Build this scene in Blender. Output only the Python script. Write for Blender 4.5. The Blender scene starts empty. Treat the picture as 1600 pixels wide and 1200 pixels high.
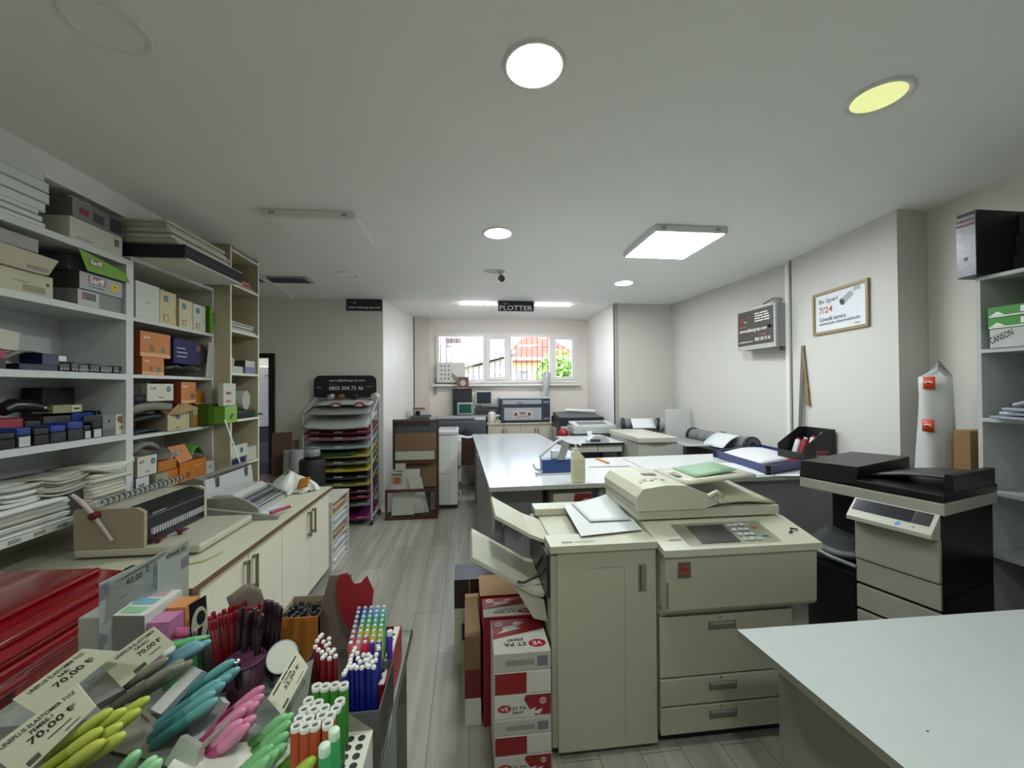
import bpy, bmesh, math, random
from mathutils import Matrix, Vector
V = Vector
random.seed(7)
SC = bpy.context.scene
COL = SC.collection
PI = math.pi

# ---------- camera ----------
F_PX = 630.0
TH, PH, RO, HC = math.atan(70/630), math.atan(6/630), 0.007, 1.65
cf = V((math.sin(TH)*math.cos(PH), math.cos(TH)*math.cos(PH), math.sin(PH)))
cr0 = V((math.cos(TH), -math.sin(TH), 0)); cu0 = cr0.cross(cf)
cr = cr0*math.cos(RO) - cu0*math.sin(RO)
cu = cu0*math.cos(RO) + cr0*math.sin(RO)
CAM = V((0, 0, HC))
cam_d = bpy.data.cameras.new('camera'); cam = bpy.data.objects.new('camera', cam_d); COL.objects.link(cam)
cam_d.sensor_width = 36.0; cam_d.lens = 36.0*F_PX/1600.0; cam_d.clip_start = 0.02; cam_d.clip_end = 300
mw = Matrix((cr, cu, -cf)).transposed().to_4x4(); mw.translation = CAM
cam.matrix_world = mw
SC.camera = cam

def at(px, py, x=None, y=None, z=None):
    """point of the room on the plane x=, y= or z= that the photograph shows at (px, py)"""
    d = cf + cr*((px-800)/F_PX) - cu*((py-600)/F_PX)
    i, v = (0, x) if x is not None else (1, y) if y is not None else (2, z)
    return CAM + d*((v-CAM[i])/d[i])

# ---------- materials ----------
def lin(h):
    h = h.lstrip('#'); o = []
    for k in (0, 2, 4):
        c = int(h[k:k+2], 16)/255
        o.append(c/12.92 if c <= .04045 else ((c+.055)/1.055)**2.4)
    return (*o, 1)
_mats = {}
def C(hexv, rough=.5, metal=0.0, spec=.5, var=.05, scale=30, alpha=1.0, coat=0, trans=0):
    key = (hexv, rough, metal, spec, var, scale, alpha, coat, trans)
    if key in _mats: return _mats[key]
    m = bpy.data.materials.new('surface_'+hexv.strip('#')); m.use_nodes = True
    nt = m.node_tree; b = nt.nodes['Principled BSDF']
    c = lin(hexv)
    b.inputs['Roughness'].default_value = rough; b.inputs['Metallic'].default_value = metal
    b.inputs['Specular IOR Level'].default_value = spec
    b.inputs['Coat Weight'].default_value = coat
    b.inputs['Coat Roughness'].default_value = .08
    b.inputs['Alpha'].default_value = alpha
    b.inputs['Transmission Weight'].default_value = trans
    if var > 0:
        tc = nt.nodes.new('ShaderNodeTexCoord'); no = nt.nodes.new('ShaderNodeTexNoise')
        no.inputs['Scale'].default_value = scale; no.inputs['Detail'].default_value = 3
        nt.links.new(tc.outputs['Object'], no.inputs['Vector'])
        mx = nt.nodes.new('ShaderNodeMix'); mx.data_type = 'RGBA'
        mx.inputs[6].default_value = tuple(max(0, v*(1-var)) for v in c[:3])+(1,)
        mx.inputs[7].default_value = tuple(min(1, v*(1+var)) for v in c[:3])+(1,)
        nt.links.new(no.outputs['Fac'], mx.inputs[0]); nt.links.new(mx.outputs[2], b.inputs['Base Color'])
    else:
        b.inputs['Base Color'].default_value = c
    _mats[key] = m
    return m
def emit(hexv, s):
    key = ('e', hexv, s)
    if key in _mats: return _mats[key]
    m = bpy.data.materials.new('lamp_'+hexv.strip('#')); m.use_nodes = True
    b = m.node_tree.nodes['Principled BSDF']
    b.inputs['Base Color'].default_value = lin(hexv)
    b.inputs['Emission Color'].default_value = lin(hexv); b.inputs['Emission Strength'].default_value = s
    _mats[key] = m
    return m
def clear(hexv='#ffffff', amt=.8, rough=.05):
    """thin clear plastic or glass: partly transparent, with a gloss"""
    key = ('g', hexv, amt, rough)
    if key in _mats: return _mats[key]
    m = bpy.data.materials.new('clear_'+hexv.strip('#')); m.use_nodes = True
    nt = m.node_tree; b = nt.nodes['Principled BSDF']; out = nt.nodes['Material Output']
    b.inputs['Base Color'].default_value = lin(hexv); b.inputs['Roughness'].default_value = rough
    tr = nt.nodes.new('ShaderNodeBsdfTransparent'); tr.inputs[0].default_value = lin(hexv)
    mx = nt.nodes.new('ShaderNodeMixShader'); mx.inputs[0].default_value = 1-amt
    nt.links.new(tr.outputs[0], mx.inputs[1]); nt.links.new(b.outputs[0], mx.inputs[2])
    nt.links.new(mx.outputs[0], out.inputs[0])
    _mats[key] = m
    return m
def glass_mat():
    m = bpy.data.materials.new('window_glass'); m.use_nodes = True
    nt = m.node_tree; out = nt.nodes['Material Output']; nt.nodes.remove(nt.nodes['Principled BSDF'])
    tr = nt.nodes.new('ShaderNodeBsdfTransparent'); gl = nt.nodes.new('ShaderNodeBsdfGlossy')
    gl.inputs['Roughness'].default_value = .02
    fr = nt.nodes.new('ShaderNodeFresnel'); fr.inputs[0].default_value = 1.3
    mx = nt.nodes.new('ShaderNodeMixShader')
    nt.links.new(fr.outputs[0], mx.inputs[0]); nt.links.new(tr.outputs[0], mx.inputs[1]); nt.links.new(gl.outputs[0], mx.inputs[2])
    nt.links.new(mx.outputs[0], out.inputs[0])
    return m
GLASS = glass_mat()

# ---------- mesh builder ----------
_txt = {}
def text_mesh(s):
    if s not in _txt:
        cv = bpy.data.curves.new('lettering', 'FONT'); cv.body = s; cv.resolution_u = 2; cv.offset = .014
        ob = bpy.data.objects.new('lettering', cv)
        me = bpy.data.meshes.new_from_object(ob)
        vs = [tuple(v.co) for v in me.vertices]; fs = [tuple(p.vertices) for p in me.polygons]
        bpy.data.objects.remove(ob); bpy.data.meshes.remove(me); bpy.data.curves.remove(cv)
        if vs:
            x0 = min(v[0] for v in vs); x1 = max(v[0] for v in vs); y0 = min(v[1] for v in vs); y1 = max(v[1] for v in vs)
            vs = [((v[0]-x0)/max(1e-6, x1-x0), (v[1]-y0)/max(1e-6, y1-y0)) for v in vs]
            asp = (x1-x0)/max(1e-6, (y1-y0))
        else: asp = 1
        _txt[s] = (vs, fs, asp)
    return _txt[s]
_box = {}
class B:
    def __init__(s, M=None): s.v = []; s.f = []; s.mi = []; s.sm = []; s.mats = []; s.M = M
    def add(s, vs, fs, mat, smooth=False):
        n = len(s.v)
        if mat not in s.mats: s.mats.append(mat)
        k = s.mats.index(mat)
        if s.M is not None: vs = [s.M @ V(v) for v in vs]
        s.v += [tuple(v) for v in vs]
        for f in fs: s.f.append(tuple(i+n for i in f)); s.mi.append(k); s.sm.append(smooth)
        return s
    def box(s, a, b, mat, bev=0, seg=2, M=None, faces=None):
        """axis box from corner a to corner b; faces: {'x-':mat ...} recolours plain faces"""
        a = V(a); b = V(b); a, b = V(map(min, a, b)), V(map(max, a, b))
        d = b-a; c = (a+b)/2
        if bev > 0:
            bev = min(bev, min(d)*.45)
            key = (round(d.x, 4), round(d.y, 4), round(d.z, 4), round(bev, 4), seg)
            if key not in _box:
                bm = bmesh.new(); bmesh.ops.create_cube(bm, size=1)
                bmesh.ops.scale(bm, vec=d, verts=bm.verts)
                bmesh.ops.bevel(bm, geom=bm.edges[:], offset=bev, segments=seg, profile=.5, affect='EDGES')
                bm.verts.index_update()
                _box[key] = ([v.co.copy() for v in bm.verts], [tuple(v.index for v in f.verts) for f in bm.faces]); bm.free()
            vs, fs = _box[key]
            vs = [v+c for v in vs]
            if M is not None: vs = [M @ v for v in vs]
            return s.add(vs, fs, mat)
        vs = [V((x, y, z)) for x in (a.x, b.x) for y in (a.y, b.y) for z in (a.z, b.z)]
        if M is not None: vs = [M @ v for v in vs]
        F = {'x-': (0, 1, 3, 2), 'x+': (4, 6, 7, 5), 'y-': (0, 4, 5, 1), 'y+': (2, 3, 7, 6), 'z-': (0, 2, 6, 4), 'z+': (1, 5, 7, 3)}
        for k, f in F.items():
            m = (faces or {}).get(k, mat)
            s.add([vs[i] for i in f], [(0, 1, 2, 3)], m)
        return s
    def cyl(s, p0, p1, r0, mat, r1=None, n=20, caps=True, smooth=True):
        p0 = V(p0); p1 = V(p1); r1 = r0 if r1 is None else r1
        z = (p1-p0).normalized(); x = z.orthogonal().normalized(); y = z.cross(x)
        vs = []
        for p, r in ((p0, r0), (p1, r1)):
            for i in range(n):
                t = 2*PI*i/n; vs.append(p+x*(r*math.cos(t))+y*(r*math.sin(t)))
        s.add(vs, [(i, (i+1) % n, n+(i+1) % n, n+i) for i in range(n)], mat, smooth)
        if caps: s.add(vs[:n], [tuple(range(n-1, -1, -1))], mat); s.add(vs[n:], [tuple(range(n))], mat)
        return s
    def tube(s, pts, r, mat, n=8, closed=False):
        pts = [V(p) for p in pts]; m = len(pts); vs = []; up = None
        for i, p in enumerate(pts):
            a = pts[i-1] if (i > 0 or closed) else p; b = pts[(i+1) % m] if (i < m-1 or closed) else p
            t = (b-a).normalized()
            if up is None: up = t.orthogonal().normalized()
            x = (up - t*up.dot(t)).normalized(); y = t.cross(x); up = x
            rr = r[i] if isinstance(r, (list, tuple)) else r
            for k in range(n):
                q = 2*PI*k/n; vs.append(p+x*(rr*math.cos(q))+y*(rr*math.sin(q)))
        fs = []
        for i in range(m if closed else m-1):
            j = (i+1) % m
            for k in range(n): fs.append((i*n+k, i*n+(k+1) % n, j*n+(k+1) % n, j*n+k))
        s.add(vs, fs, mat, True)
        if not closed: s.add(vs[:n], [tuple(range(n-1, -1, -1))], mat); s.add(vs[-n:], [tuple(range(n))], mat)
        return s
    def lathe(s, prof, mat, c=(0, 0, 0), n=24, M=None, smooth=True):
        """prof: (r, z) pairs turned about the z axis through c"""
        vs = []; c = V(c)
        for r, z in prof:
            for k in range(n):
                q = 2*PI*k/n; vs.append(V((r*math.cos(q), r*math.sin(q), z)))
        vs = [(M @ v if M is not None else v)+c for v in vs]
        m = len(prof)
        s.add(vs, [(i*n+k, i*n+(k+1) % n, (i+1)*n+(k+1) % n, (i+1)*n+k) for i in range(m-1) for k in range(n)], mat, smooth)
        s.add(vs[:n], [tuple(range(n-1, -1, -1))], mat); s.add(vs[-n:], [tuple(range(n))], mat)
        return s
    def prism(s, poly, ext, mat, side=None, smooth=False):
        """solid: 3D polygon pushed along ext"""
        p = [V(q) for q in poly]; e = V(ext); n = len(p)
        nn = V((0, 0, 0))
        for i in range(n): nn += p[i].cross(p[(i+1) % n])
        if nn.dot(e) < 0: p = p[::-1]
        q = [v+e for v in p]
        s.add(p, [tuple(range(n-1, -1, -1))], mat); s.add(q, [tuple(range(n))], mat)
        s.add(p+q, [(i, (i+1) % n, n+(i+1) % n, n+i) for i in range(n)], side or mat, smooth)
        return s
    def slab(s, quad, th, mat, side=None):
        """quad (counter-clockwise seen from its outer side) thickened inwards by th"""
        q = [V(p) for p in quad]; n = (q[1]-q[0]).cross(q[2]-q[0]).normalized()
        return s.prism(q, -n*th, mat, side)
    def disc(s, c, nrm, r, mat, n=20, ry=None, xd=None):
        c = V(c); z = V(nrm).normalized(); x = V(xd).normalized() if xd else z.orthogonal().normalized(); y = z.cross(x)
        ry = r if ry is None else ry
        return s.add([c+x*(r*math.cos(2*PI*i/n))+y*(ry*math.sin(2*PI*i/n)) for i in range(n)], [tuple(range(n))], mat)
    def ring(s, c, nrm, r0, r1, mat, n=24):
        c = V(c); z = V(nrm).normalized(); x = z.orthogonal().normalized(); y = z.cross(x); vs = []
        for r in (r0, r1):
            for i in range(n): vs.append(c+x*(r*math.cos(2*PI*i/n))+y*(r*math.sin(2*PI*i/n)))
        return s.add(vs, [(i, (i+1) % n, n+(i+1) % n, n+i) for i in range(n)], mat)
    def sheet(s, fn, mat, nu=8, nv=8, th=.0006, smooth=True):
        """curved leaf from fn(u,v); given a thickness along z-ish normal"""
        g = [[V(fn(i/nu, j/nv)) for j in range(nv+1)] for i in range(nu+1)]
        nr = (g[-1][0]-g[0][0]).cross(g[0][-1]-g[0][0]).normalized()*th
        W = nv+1; vs = [p for r in g for p in r]; n = len(vs); vs2 = [p-nr for p in vs]
        fs = [(i*W+j, (i+1)*W+j, (i+1)*W+j+1, i*W+j+1) for i in range(nu) for j in range(nv)]
        fs += [tuple(n+k for k in f[::-1]) for f in fs]
        rim = [(i*W) for i in range(nu+1)]+[nu*W+j for j in range(1, nv+1)]+[i*W+nv for i in range(nu-1, -1, -1)]+[j for j in range(nv-1, 0, -1)]
        for a, b in zip(rim, rim[1:]+rim[:1]): fs.append((a, n+a, n+b, b))
        return s.add(vs+vs2, fs, mat, smooth)
    def text(s, t, o, xd, yd, w, h, mat, lift=.0008):
        """lettering filling the rectangle o, o+xd*w, o+yd*h"""
        vs, fs, asp = text_mesh(t)
        if not vs: return s
        o = V(o); xd = V(xd).normalized(); yd = V(yd).normalized(); n = xd.cross(yd)*lift
        if w is None: w = asp*h
        return s.add([o+xd*(a*w)+yd*(b*h)+n for a, b in vs], fs, mat)
    def textq(s, t, q, u, v, w, h, mat, lift=.001):
        """lettering inside the card q = (top left, bottom left, bottom right, top right)"""
        vs, fs, asp = text_mesh(t); tl, bl, br, tr = q; n = (bl-tl).cross(br-bl).normalized()*lift
        def pt(a, b): return (bl*(1-a)+br*a)*(1-b)+(tl*(1-a)+tr*a)*b+n
        return s.add([pt(u+w*a, v+h*b) for a, b in vs], fs, mat)
    def rect(s, o, xd, yd, w, h, mat, lift=.0004):
        o = V(o); xd = V(xd).normalized(); yd = V(yd).normalized(); n = xd.cross(yd)*lift
        return s.add([o+n, o+xd*w+n, o+xd*w+yd*h+n, o+yd*h+n], [(0, 1, 2, 3)], mat)

# ---------- objects ----------
def _mesh(name, b, Minv=None):
    me = bpy.data.meshes.new(name)
    vs = b.v if Minv is None else [tuple(Minv @ V(v)) for v in b.v]
    me.from_pydata(vs, [], b.f)
    for m in b.mats: me.materials.append(m)
    for p, k, sm in zip(me.polygons, b.mi, b.sm): p.material_index = k; p.use_smooth = sm
    me.update()
    return me
_pm = {}
def tag(o, label, cat, group=None):
    if label: o['label'] = label
    if cat: o['category'] = cat
    if group: o['group'] = group
    return o
def T(name, label, cat, loc=(0, 0, 0), rz=0, group=None):
    o = bpy.data.objects.new(name, None); COL.objects.link(o); o.empty_display_size = .1
    o.location = loc; o.rotation_euler = (0, 0, rz)
    _pm[o.name] = (Matrix.Translation(V(loc)) @ Matrix.Rotation(rz, 4, 'Z')).inverted()
    return tag(o, label, cat, group)
def P(parent, name, b, label=None, stuff=False):
    Mi = _pm[parent.name]
    o = bpy.data.objects.new(name, _mesh(name, b, Mi)); COL.objects.link(o); o.parent = parent
    _pm[o.name] = Mi
    if label: o['label'] = label
    if stuff: o['kind'] = 'stuff'
    return o
def S(name, b, label, cat, group=None, origin=None):
    if origin is None:
        xs = [v[0] for v in b.v]; ys = [v[1] for v in b.v]; zs = [v[2] for v in b.v]
        origin = V(((min(xs)+max(xs))/2, (min(ys)+max(ys))/2, min(zs)))
    o = bpy.data.objects.new(name, _mesh(name, b, Matrix.Translation(-V(origin)))); COL.objects.link(o)
    o.location = origin; _pm[o.name] = Matrix.Translation(-V(origin))
    return tag(o, label, cat, group)
def ST(name, b, parent=None):
    o = bpy.data.objects.new(name, _mesh(name, b, _pm.get(parent.name) if parent else None)); COL.objects.link(o)
    _pm[o.name] = Matrix.Identity(4)
    if parent: o.parent = parent
    else: o['kind'] = 'structure'
    return o
def dup(o, loc=None, rot=None, label=None, group=None, parent=None, scale=None):
    """copy of a thing with copies of its parts and sub-parts"""
    c = o.copy(); COL.objects.link(c)
    if parent is not None: c.parent = parent
    if loc is not None: c.location = loc
    if rot is not None: c.rotation_euler = rot if not isinstance(rot, (int, float)) else (0, 0, rot)
    if scale is not None: c.scale = scale
    if label: c['label'] = label
    if group: c['group'] = group
    for ch in [k for k in COL.objects if k.parent == o]: dup(ch, parent=c)
    return c
X, Y, Z = V((1, 0, 0)), V((0, 1, 0)), V((0, 0, 1))

# common finishes
WHITE = C('#d9dad6', .5); PAPER = C('#dcdedb', .7, var=.03); CREAM = C('#cfcbb4', .5); BLACK = C('#131315', .4)
DARK = C('#232428', .45); GREY = C('#7d7f80', .5); CHROME = C('#c3c6c8', .22, 1.0); STEEL = C('#8e9194', .35, 1.0)
ORANGE = C('#b8642a', .5); RED = C('#8e1420', .4); BLUE = C('#1c2f7a', .4); GREEN = C('#5c8d1f', .5); KRAFT = C('#8d6f4a', .7)
INK = C('#17171a', .6, var=0); PRINTRED = C('#a11c26', .5, var=0); PRINTWHITE = C('#e6e6e2', .5, var=0); PRINTBLUE = C('#2f6f9a', .5, var=0)
# ================= the room =================
H = 2.85
FY, WY = 5.57, 7.0          # far wall, alcove window wall
def floor_mat():
    m = bpy.data.materials.new('grey_oak_planks'); m.use_nodes = True
    nt = m.node_tree; b = nt.nodes['Principled BSDF']; L = nt.links.new
    tc = nt.nodes.new('ShaderNodeTexCoord'); mp = nt.nodes.new('ShaderNodeMapping')
    mp.inputs['Rotation'].default_value = (0, 0, PI/2); L(tc.outputs['Object'], mp.inputs['Vector'])
    br = nt.nodes.new('ShaderNodeTexBrick'); br.inputs['Scale'].default_value = 1; br.offset = .37; br.squash = 1
    br.inputs['Brick Width'].default_value = 1.28; br.inputs['Row Height'].default_value = .192
    br.inputs['Mortar Size'].default_value = .0016; br.inputs['Bias'].default_value = 0
    br.inputs['Color1'].default_value = lin('#96948b'); br.inputs['Color2'].default_value = lin('#a9a79e'); br.inputs['Mortar'].default_value = lin('#4c4b47')
    L(mp.outputs[0], br.inputs['Vector'])
    m2 = nt.nodes.new('ShaderNodeMapping'); m2.inputs['Scale'].default_value = (9, .55, 1); L(tc.outputs['Object'], m2.inputs['Vector'])
    no = nt.nodes.new('ShaderNodeTexNoise'); no.inputs['Scale'].default_value = 1.6; no.inputs['Detail'].default_value = 6; no.inputs['Distortion'].default_value = .5
    L(m2.outputs[0], no.inputs['Vector'])
    rp = nt.nodes.new('ShaderNodeValToRGB'); rp.color_ramp.elements[0].position = .3; rp.color_ramp.elements[1].position = .75
    rp.color_ramp.elements[0].color = (.70, .70, .69, 1); rp.color_ramp.elements[1].color = (1.16, 1.16, 1.15, 1)
    L(no.outputs['Fac'], rp.inputs[0])
    mx = nt.nodes.new('ShaderNodeMix'); mx.data_type = 'RGBA'; mx.blend_type = 'MULTIPLY'; mx.inputs[0].default_value = 1
    L(br.outputs['Color'], mx.inputs[6]); L(rp.outputs[0], mx.inputs[7]); L(mx.outputs[2], b.inputs['Base Color'])
    b.inputs['Roughness'].default_value = .36; b.inputs['Specular IOR Level'].default_value = .5
    bp = nt.nodes.new('ShaderNodeBump'); bp.inputs['Strength'].default_value = .12; L(no.outputs['Fac'], bp.inputs['Height']); L(bp.outputs[0], b.inputs['Normal'])
    return m
WALL = C('#dad8d0', .75, var=.02, scale=3); CEIL = C('#e4e5e2', .8, var=.02, scale=3); ALC = C('#ebe8e4', .5, var=.02, scale=3)
WALLR = C('#c8c7c2', .7, var=.02, scale=3)
TRIM = C('#c9c8c4', .5)

b = B(); b.box((-4.2, -2.0, -.06), (3.4, 7.1, 0), floor_mat()); ST('floor', b)
b = B(); b.box((-4.2, -2.0, H), (3.4, FY, H+.1), CEIL); ST('ceiling', b)
b = B(); b.box((-1.3, FY, H), (2.35, WY+.1, H+.1), ALC); ST('ceiling', b)
b = B(); b.box((-2.52, -2.0, 0), (-2.42, 3.9, H), WALL); ST('wall_left', b)
b = B(); b.box((-3.6, 3.9, 0), (-3.5, FY, H), WALL); b.box((-3.5, 3.88, 0), (-2.42, 3.92, H), WALL); ST('wall_left', b)
b = B(); b.box((-2.42, -2.0, 2.725), (-2.1, 3.38, H), CEIL); ST('trim_1', b)            # boxed-in beam over the shelves
# far wall with the doorway
b = B()
b.box((-3.6, FY, 0), (-3.42, FY+.12, H), WALL); b.box((-3.42, FY, 2.12), (-2.5, FY+.12, H), WALL); b.box((-2.5, FY, 0), (-1.12, FY+.12, H), WALL)
ST('wall_back', b)
b = B(); b.box((2.13, FY, 0), (3.4, FY+.12, H), WALLR); ST('wall_back', b)
# alcove
b = B(); b.prism([(-1.12, FY, 0), (-.87, WY, 0), (-1.05, WY, 0), (-1.3, FY+.1, 0)], (0, 0, H), ALC); ST('wall_alcove_left', b)
b = B(); b.box((2.13, FY+.05, 0), (2.3, WY, H), ALC); ST('wall_alcove_right', b)
wa, wb = -.51, 1.93; wz0, wz1 = 1.76, 2.575
b = B(); AL2 = C('#e0dad2', .7, var=.02, scale=3)
b.box((-1.05, WY, 0), (2.3, WY+.12, wz0), AL2); b.box((-1.05, WY, wz1), (2.3, WY+.12, H), AL2)
b.box((-1.05, WY, wz0), (wa, WY+.12, wz1), AL2); b.box((wb, WY, wz0), (2.3, WY+.12, wz1), AL2); ST('wall_alcove_back', b)
b = B(); b.box((-.87, WY-.14, 0), (-.64, WY, H), C('#c9c2b8', .6)); ST('trim_2', b)      # pilaster in the alcove corner
b = B(); b.box((2.10, FY-.02, 0), (2.15, FY, H), C('#a3a29d', .5)); ST('trim_3', b)      # cable trunk on the corner
# right wall, pillar
b = B(); b.prism([(2.96, FY, 0), (3.15, 3.3, 0), (3.4, 3.3, 0), (3.4, FY, 0)], (0, 0, H), WALLR); ST('wall_right', b)
b = B(); b.prism([(3.08, 3.52, 0), (2.915, 2.43, 0), (3.4, 2.43, 0), (3.4, 3.52, 0)], (0, 0, H), WALLR); ST('wall_pillar', b)
b = B(); b.box((3.15, -2.0, 0), (3.4, 2.43, H), WALL); ST('wall_right', b)
b = B(); b.box((-4.2, -2.1, 0), (3.4, -2.0, H), WALL); ST('wall_front', b)
b = B(); b.box((3.055, 3.53, 0), (3.125, 3.57, H-.02), C('#d8d8d4', .4)); ST('trim_4', b)        # white cable trunk beside the pillar
b = B(); b.box((3.075, 3.521, 0), (3.092, 3.531, H), C('#6b675f', .5)); ST('trim_5', b)
p, q = at(409, 430, z=H), at(455, 463, z=H)
b = B(); d = (q-p); n = V((d.y, -d.x, 0)).normalized()*.03
b.prism([p-n, q-n, q+n, p+n], (0, 0, -.03), C('#dcdcd8', .4)); ST('trim_6', b)
b = B()
b.box((-2.5, FY-.012, 0), (-1.13, FY, .07), WHITE); ST('baseboard_back', b)
b = B(); b.box((2.15, FY-.012, 0), (2.95, FY, .07), WHITE); ST('baseboard_back', b)
# black door frame and the next room behind it
b = B(); DF = C('#101012', .35)
b.box((-2.56, FY-.03, 0), (-2.49, FY+.13, 2.12), DF); b.box((-3.43, FY-.03, 0), (-3.36, FY+.13, 2.12), DF); b.box((-3.36, FY-.03, 2.06), (-2.56, FY+.13, 2.12), DF)
ST('door_1', b)
b = B(); b.box((-4.2, 7.9, 0), (-1.4, 8.0, H), WALLR); b.box((-4.2, FY+.12, 0), (-4.1, 7.9, H), WALLR); b.box((-1.5, FY+.12, 0), (-1.4, 7.9, H), WALLR)
b.box((-4.2, FY+.12, H), (-1.4, 8, H+.1), CEIL); b.box((-4.2, 7.1, -.06), (-1.4, 8, 0), C('#8f8d86', .4)); ST('wall_next_room', b)
t = T('added_ceiling_lamp', 'added unseen lit ceiling lamp in the room behind the black door frame', 'lamp', (-2.9, 6.6, H))  # lamp added out of view to brighten the room beyond the doorway
b = B(); b.box((-3.1, 6.4, H-.05), (-2.7, 6.8, H), WHITE); P(t, 'housing', b)
b = B(); b.box((-3.08, 6.42, H-.055), (-2.72, 6.78, H-.05), emit('#ffffff', 14)); P(t, 'diffuser', b)

# ---------- window ----------
PVC = C('#e2e0dc', .3)
wt = bpy.data.objects.new('window_1', None); COL.objects.link(wt); wt['kind'] = 'structure'; wt.location = (.71, WY, wz0)
_pm[wt.name] = Matrix.Translation(V((-.71, -WY, -wz0)))
def rectframe(b, x0, x1, z0, z1, w, y0, y1, m):
    b.box((x0, y0, z0), (x0+w, y1, z1), m); b.box((x1-w, y0, z0), (x1, y1, z1), m)
    b.box((x0+w, y0, z0), (x1-w, y1, z0+w), m); b.box((x0+w, y0, z1-w), (x1-w, y1, z1), m)
b = B(); rectframe(b, wa-.02, wb+.02, wz0-.02, wz1+.02, .055, WY-.025, WY+.07, PVC)
xm = [at(757, 560, y=WY).x, at(795, 560, y=WY).x, at(861, 560, y=WY).x]
for xx in xm: b.box((xx-.03, WY-.02, wz0), (xx+.03, WY+.06, wz1), PVC)
P(wt, 'frame', b)
for x0, x1 in ((xm[0]+.03, xm[1]-.03), (xm[2]+.03, wb-.035)):
    b = B(); rectframe(b, x0, x1, wz0+.03, wz1-.03, .05, WY-.045, WY+.02, PVC); s = P(wt, 'sash', b)
    b = B(); b.box((x0+.05, WY-.005, wz0+.08), (x1-.05, WY+.001, wz1-.08), GLASS); P(s, 'pane', b)
for x0, x1 in ((wa+.03, xm[0]-.03), (xm[1]+.03, xm[2]-.03)):
    b = B(); b.box((x0, WY+.01, wz0+.03), (x1, WY+.016, wz1-.03), GLASS); P(wt, 'pane', b)
b = B(); b.box((wa-.06, WY-.1, wz0-.075), (wb+.06, WY+.01, wz0-.04), PVC); P(wt, 'sill', b)
h = B(); h.box((xm[2]-.125, WY-.07, wz0+.03), (xm[2]-.105, WY-.045, wz0+.17), DARK); P(wt, 'handle', h)
b = B(); IRON = C('#55585c', .5)
for i in range(27):
    xx = wa-.05+i*.096; b.box((xx-.006, WY+.2, wz0-.1), (xx+.006, WY+.212, wz1+.1), IRON)
    if i % 2 == 0 and i < 26:
        for zz in (wz0+.16, wz0+.62): b.box((xx, WY+.2, zz), (xx+.096, WY+.21, zz+.012), IRON)
P(wt, 'security_bars', b)

# ---------- ceiling fixtures ----------
def downlight(px, py, lit, label, hexv='#f7fff6', s=30, r=.105):
    c = at(px, py, z=H); t = T('recessed_light', label, 'ceiling light', (c.x, c.y, H), 0, 'round recessed ceiling lights')
    b = B(); b.lathe([(r-.012, 0), (r-.012, -.004), (r+.004, -.010), (r+.012, -.006), (r+.012, 0)], WHITE, c, 32); P(t, 'rim', b)
    b = B(); b.disc((c.x, c.y, H-.0035), (0, 0, -1), r-.010, emit(hexv, s) if lit else C('#e3e3df', .6), 32); P(t, 'diffuser', b)
downlight(835, 102, 1, 'bright round light nearest the middle of the ceiling', s=26)
downlight(778, 364, 1, 'lit round light between the two square ceiling panels', s=40)
downlight(975, 442, 1, 'lit round light behind the lit square panel near the far wall', s=32)
downlight(1372, 152, 1, 'dim yellow round light near the right wall', '#dfe39a', .14)
downlight(167, 40, 0, 'unlit round light over the left shelves')
downlight(543, 429, 0, 'unlit round light behind the unlit square panel')
for px_, lit_, nm in ((-1.19, 1, 'left'), (.25, 1, 'middle'), (1.71, 1, 'right')):  # unseen lights added behind the camera to brighten the room, continuing the grid
    c = V((px_, -.2, H)); t = T('recessed_light', 'added lit round ceiling light of the %s column behind the viewpoint' % nm, 'ceiling light', c, 0, 'round recessed ceiling lights')
    b = B(); b.lathe([(.093, 0), (.093, -.004), (.109, -.010), (.117, -.006), (.117, 0)], WHITE, c, 32); P(t, 'rim', b)
    b = B(); b.disc((c.x, c.y, H-.0035), (0, 0, -1), .095, emit('#f7fff6', 14 if nm == 'right' else 28), 32); P(t, 'diffuser', b)
def panel(x0, x1, y0, y1, lit, label):
    t = T('square_panel_light', label, 'ceiling light', ((x0+x1)/2, (y0+y1)/2, H), 0, 'square surface panel lights')
    b = B(); b.box((x0, y0, H-.05), (x1, y1, H), C('#d6d8d6', .4), bev=.004)
    for xx in (x0+.05, x1-.09):
        for k in range(3): b.box((xx+k*.012, y0-.0015, H-.035), (xx+k*.012+.005, y0, H-.015), DARK)
    P(t, 'housing', b)
    b = B(); b.box((x0+.018, y0+.018, H-.0525), (x1-.018, y1-.018, H-.05), emit('#f6fbff', 5.5) if lit else C('#e3e4e2', .6)); P(t, 'diffuser', b)
panel(1.385, 1.955, 2.82, 3.44, 1, 'lit square panel light on the ceiling')
panel(-1.35, -.745, 2.82, 3.38, 0, 'switched off square panel light on the ceiling')
c = at(442, 436, z=H)
t = T('ceiling_vent', 'grey air vent on the ceiling above the doorway', 'vent', (c.x, c.y, H))
b = B(); b.box((c.x-.28, c.y-.12, H-.015), (c.x+.28, c.y+.12, H), C('#8f918e', .5), bev=.003); P(t, 'frame', b)
b = B()
for k in range(7): b.box((c.x-.25, c.y-.095+k*.029, H-.021), (c.x+.25, c.y-.083+k*.029, H-.0155), C('#55575a', .5))
P(t, 'slats', b)
c = at(783, 424, z=H); d = at(783, 430, y=c.y-.07)
t = T('security_camera', 'small dark security camera hanging from the ceiling', 'camera', (c.x, c.y, H))
b = B(); b.lathe([(.045, 0), (.045, -.012), (.02, -.03), (.014, -.055)], C('#d4d4d0', .4), c, 20); P(t, 'mount', b)
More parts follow.
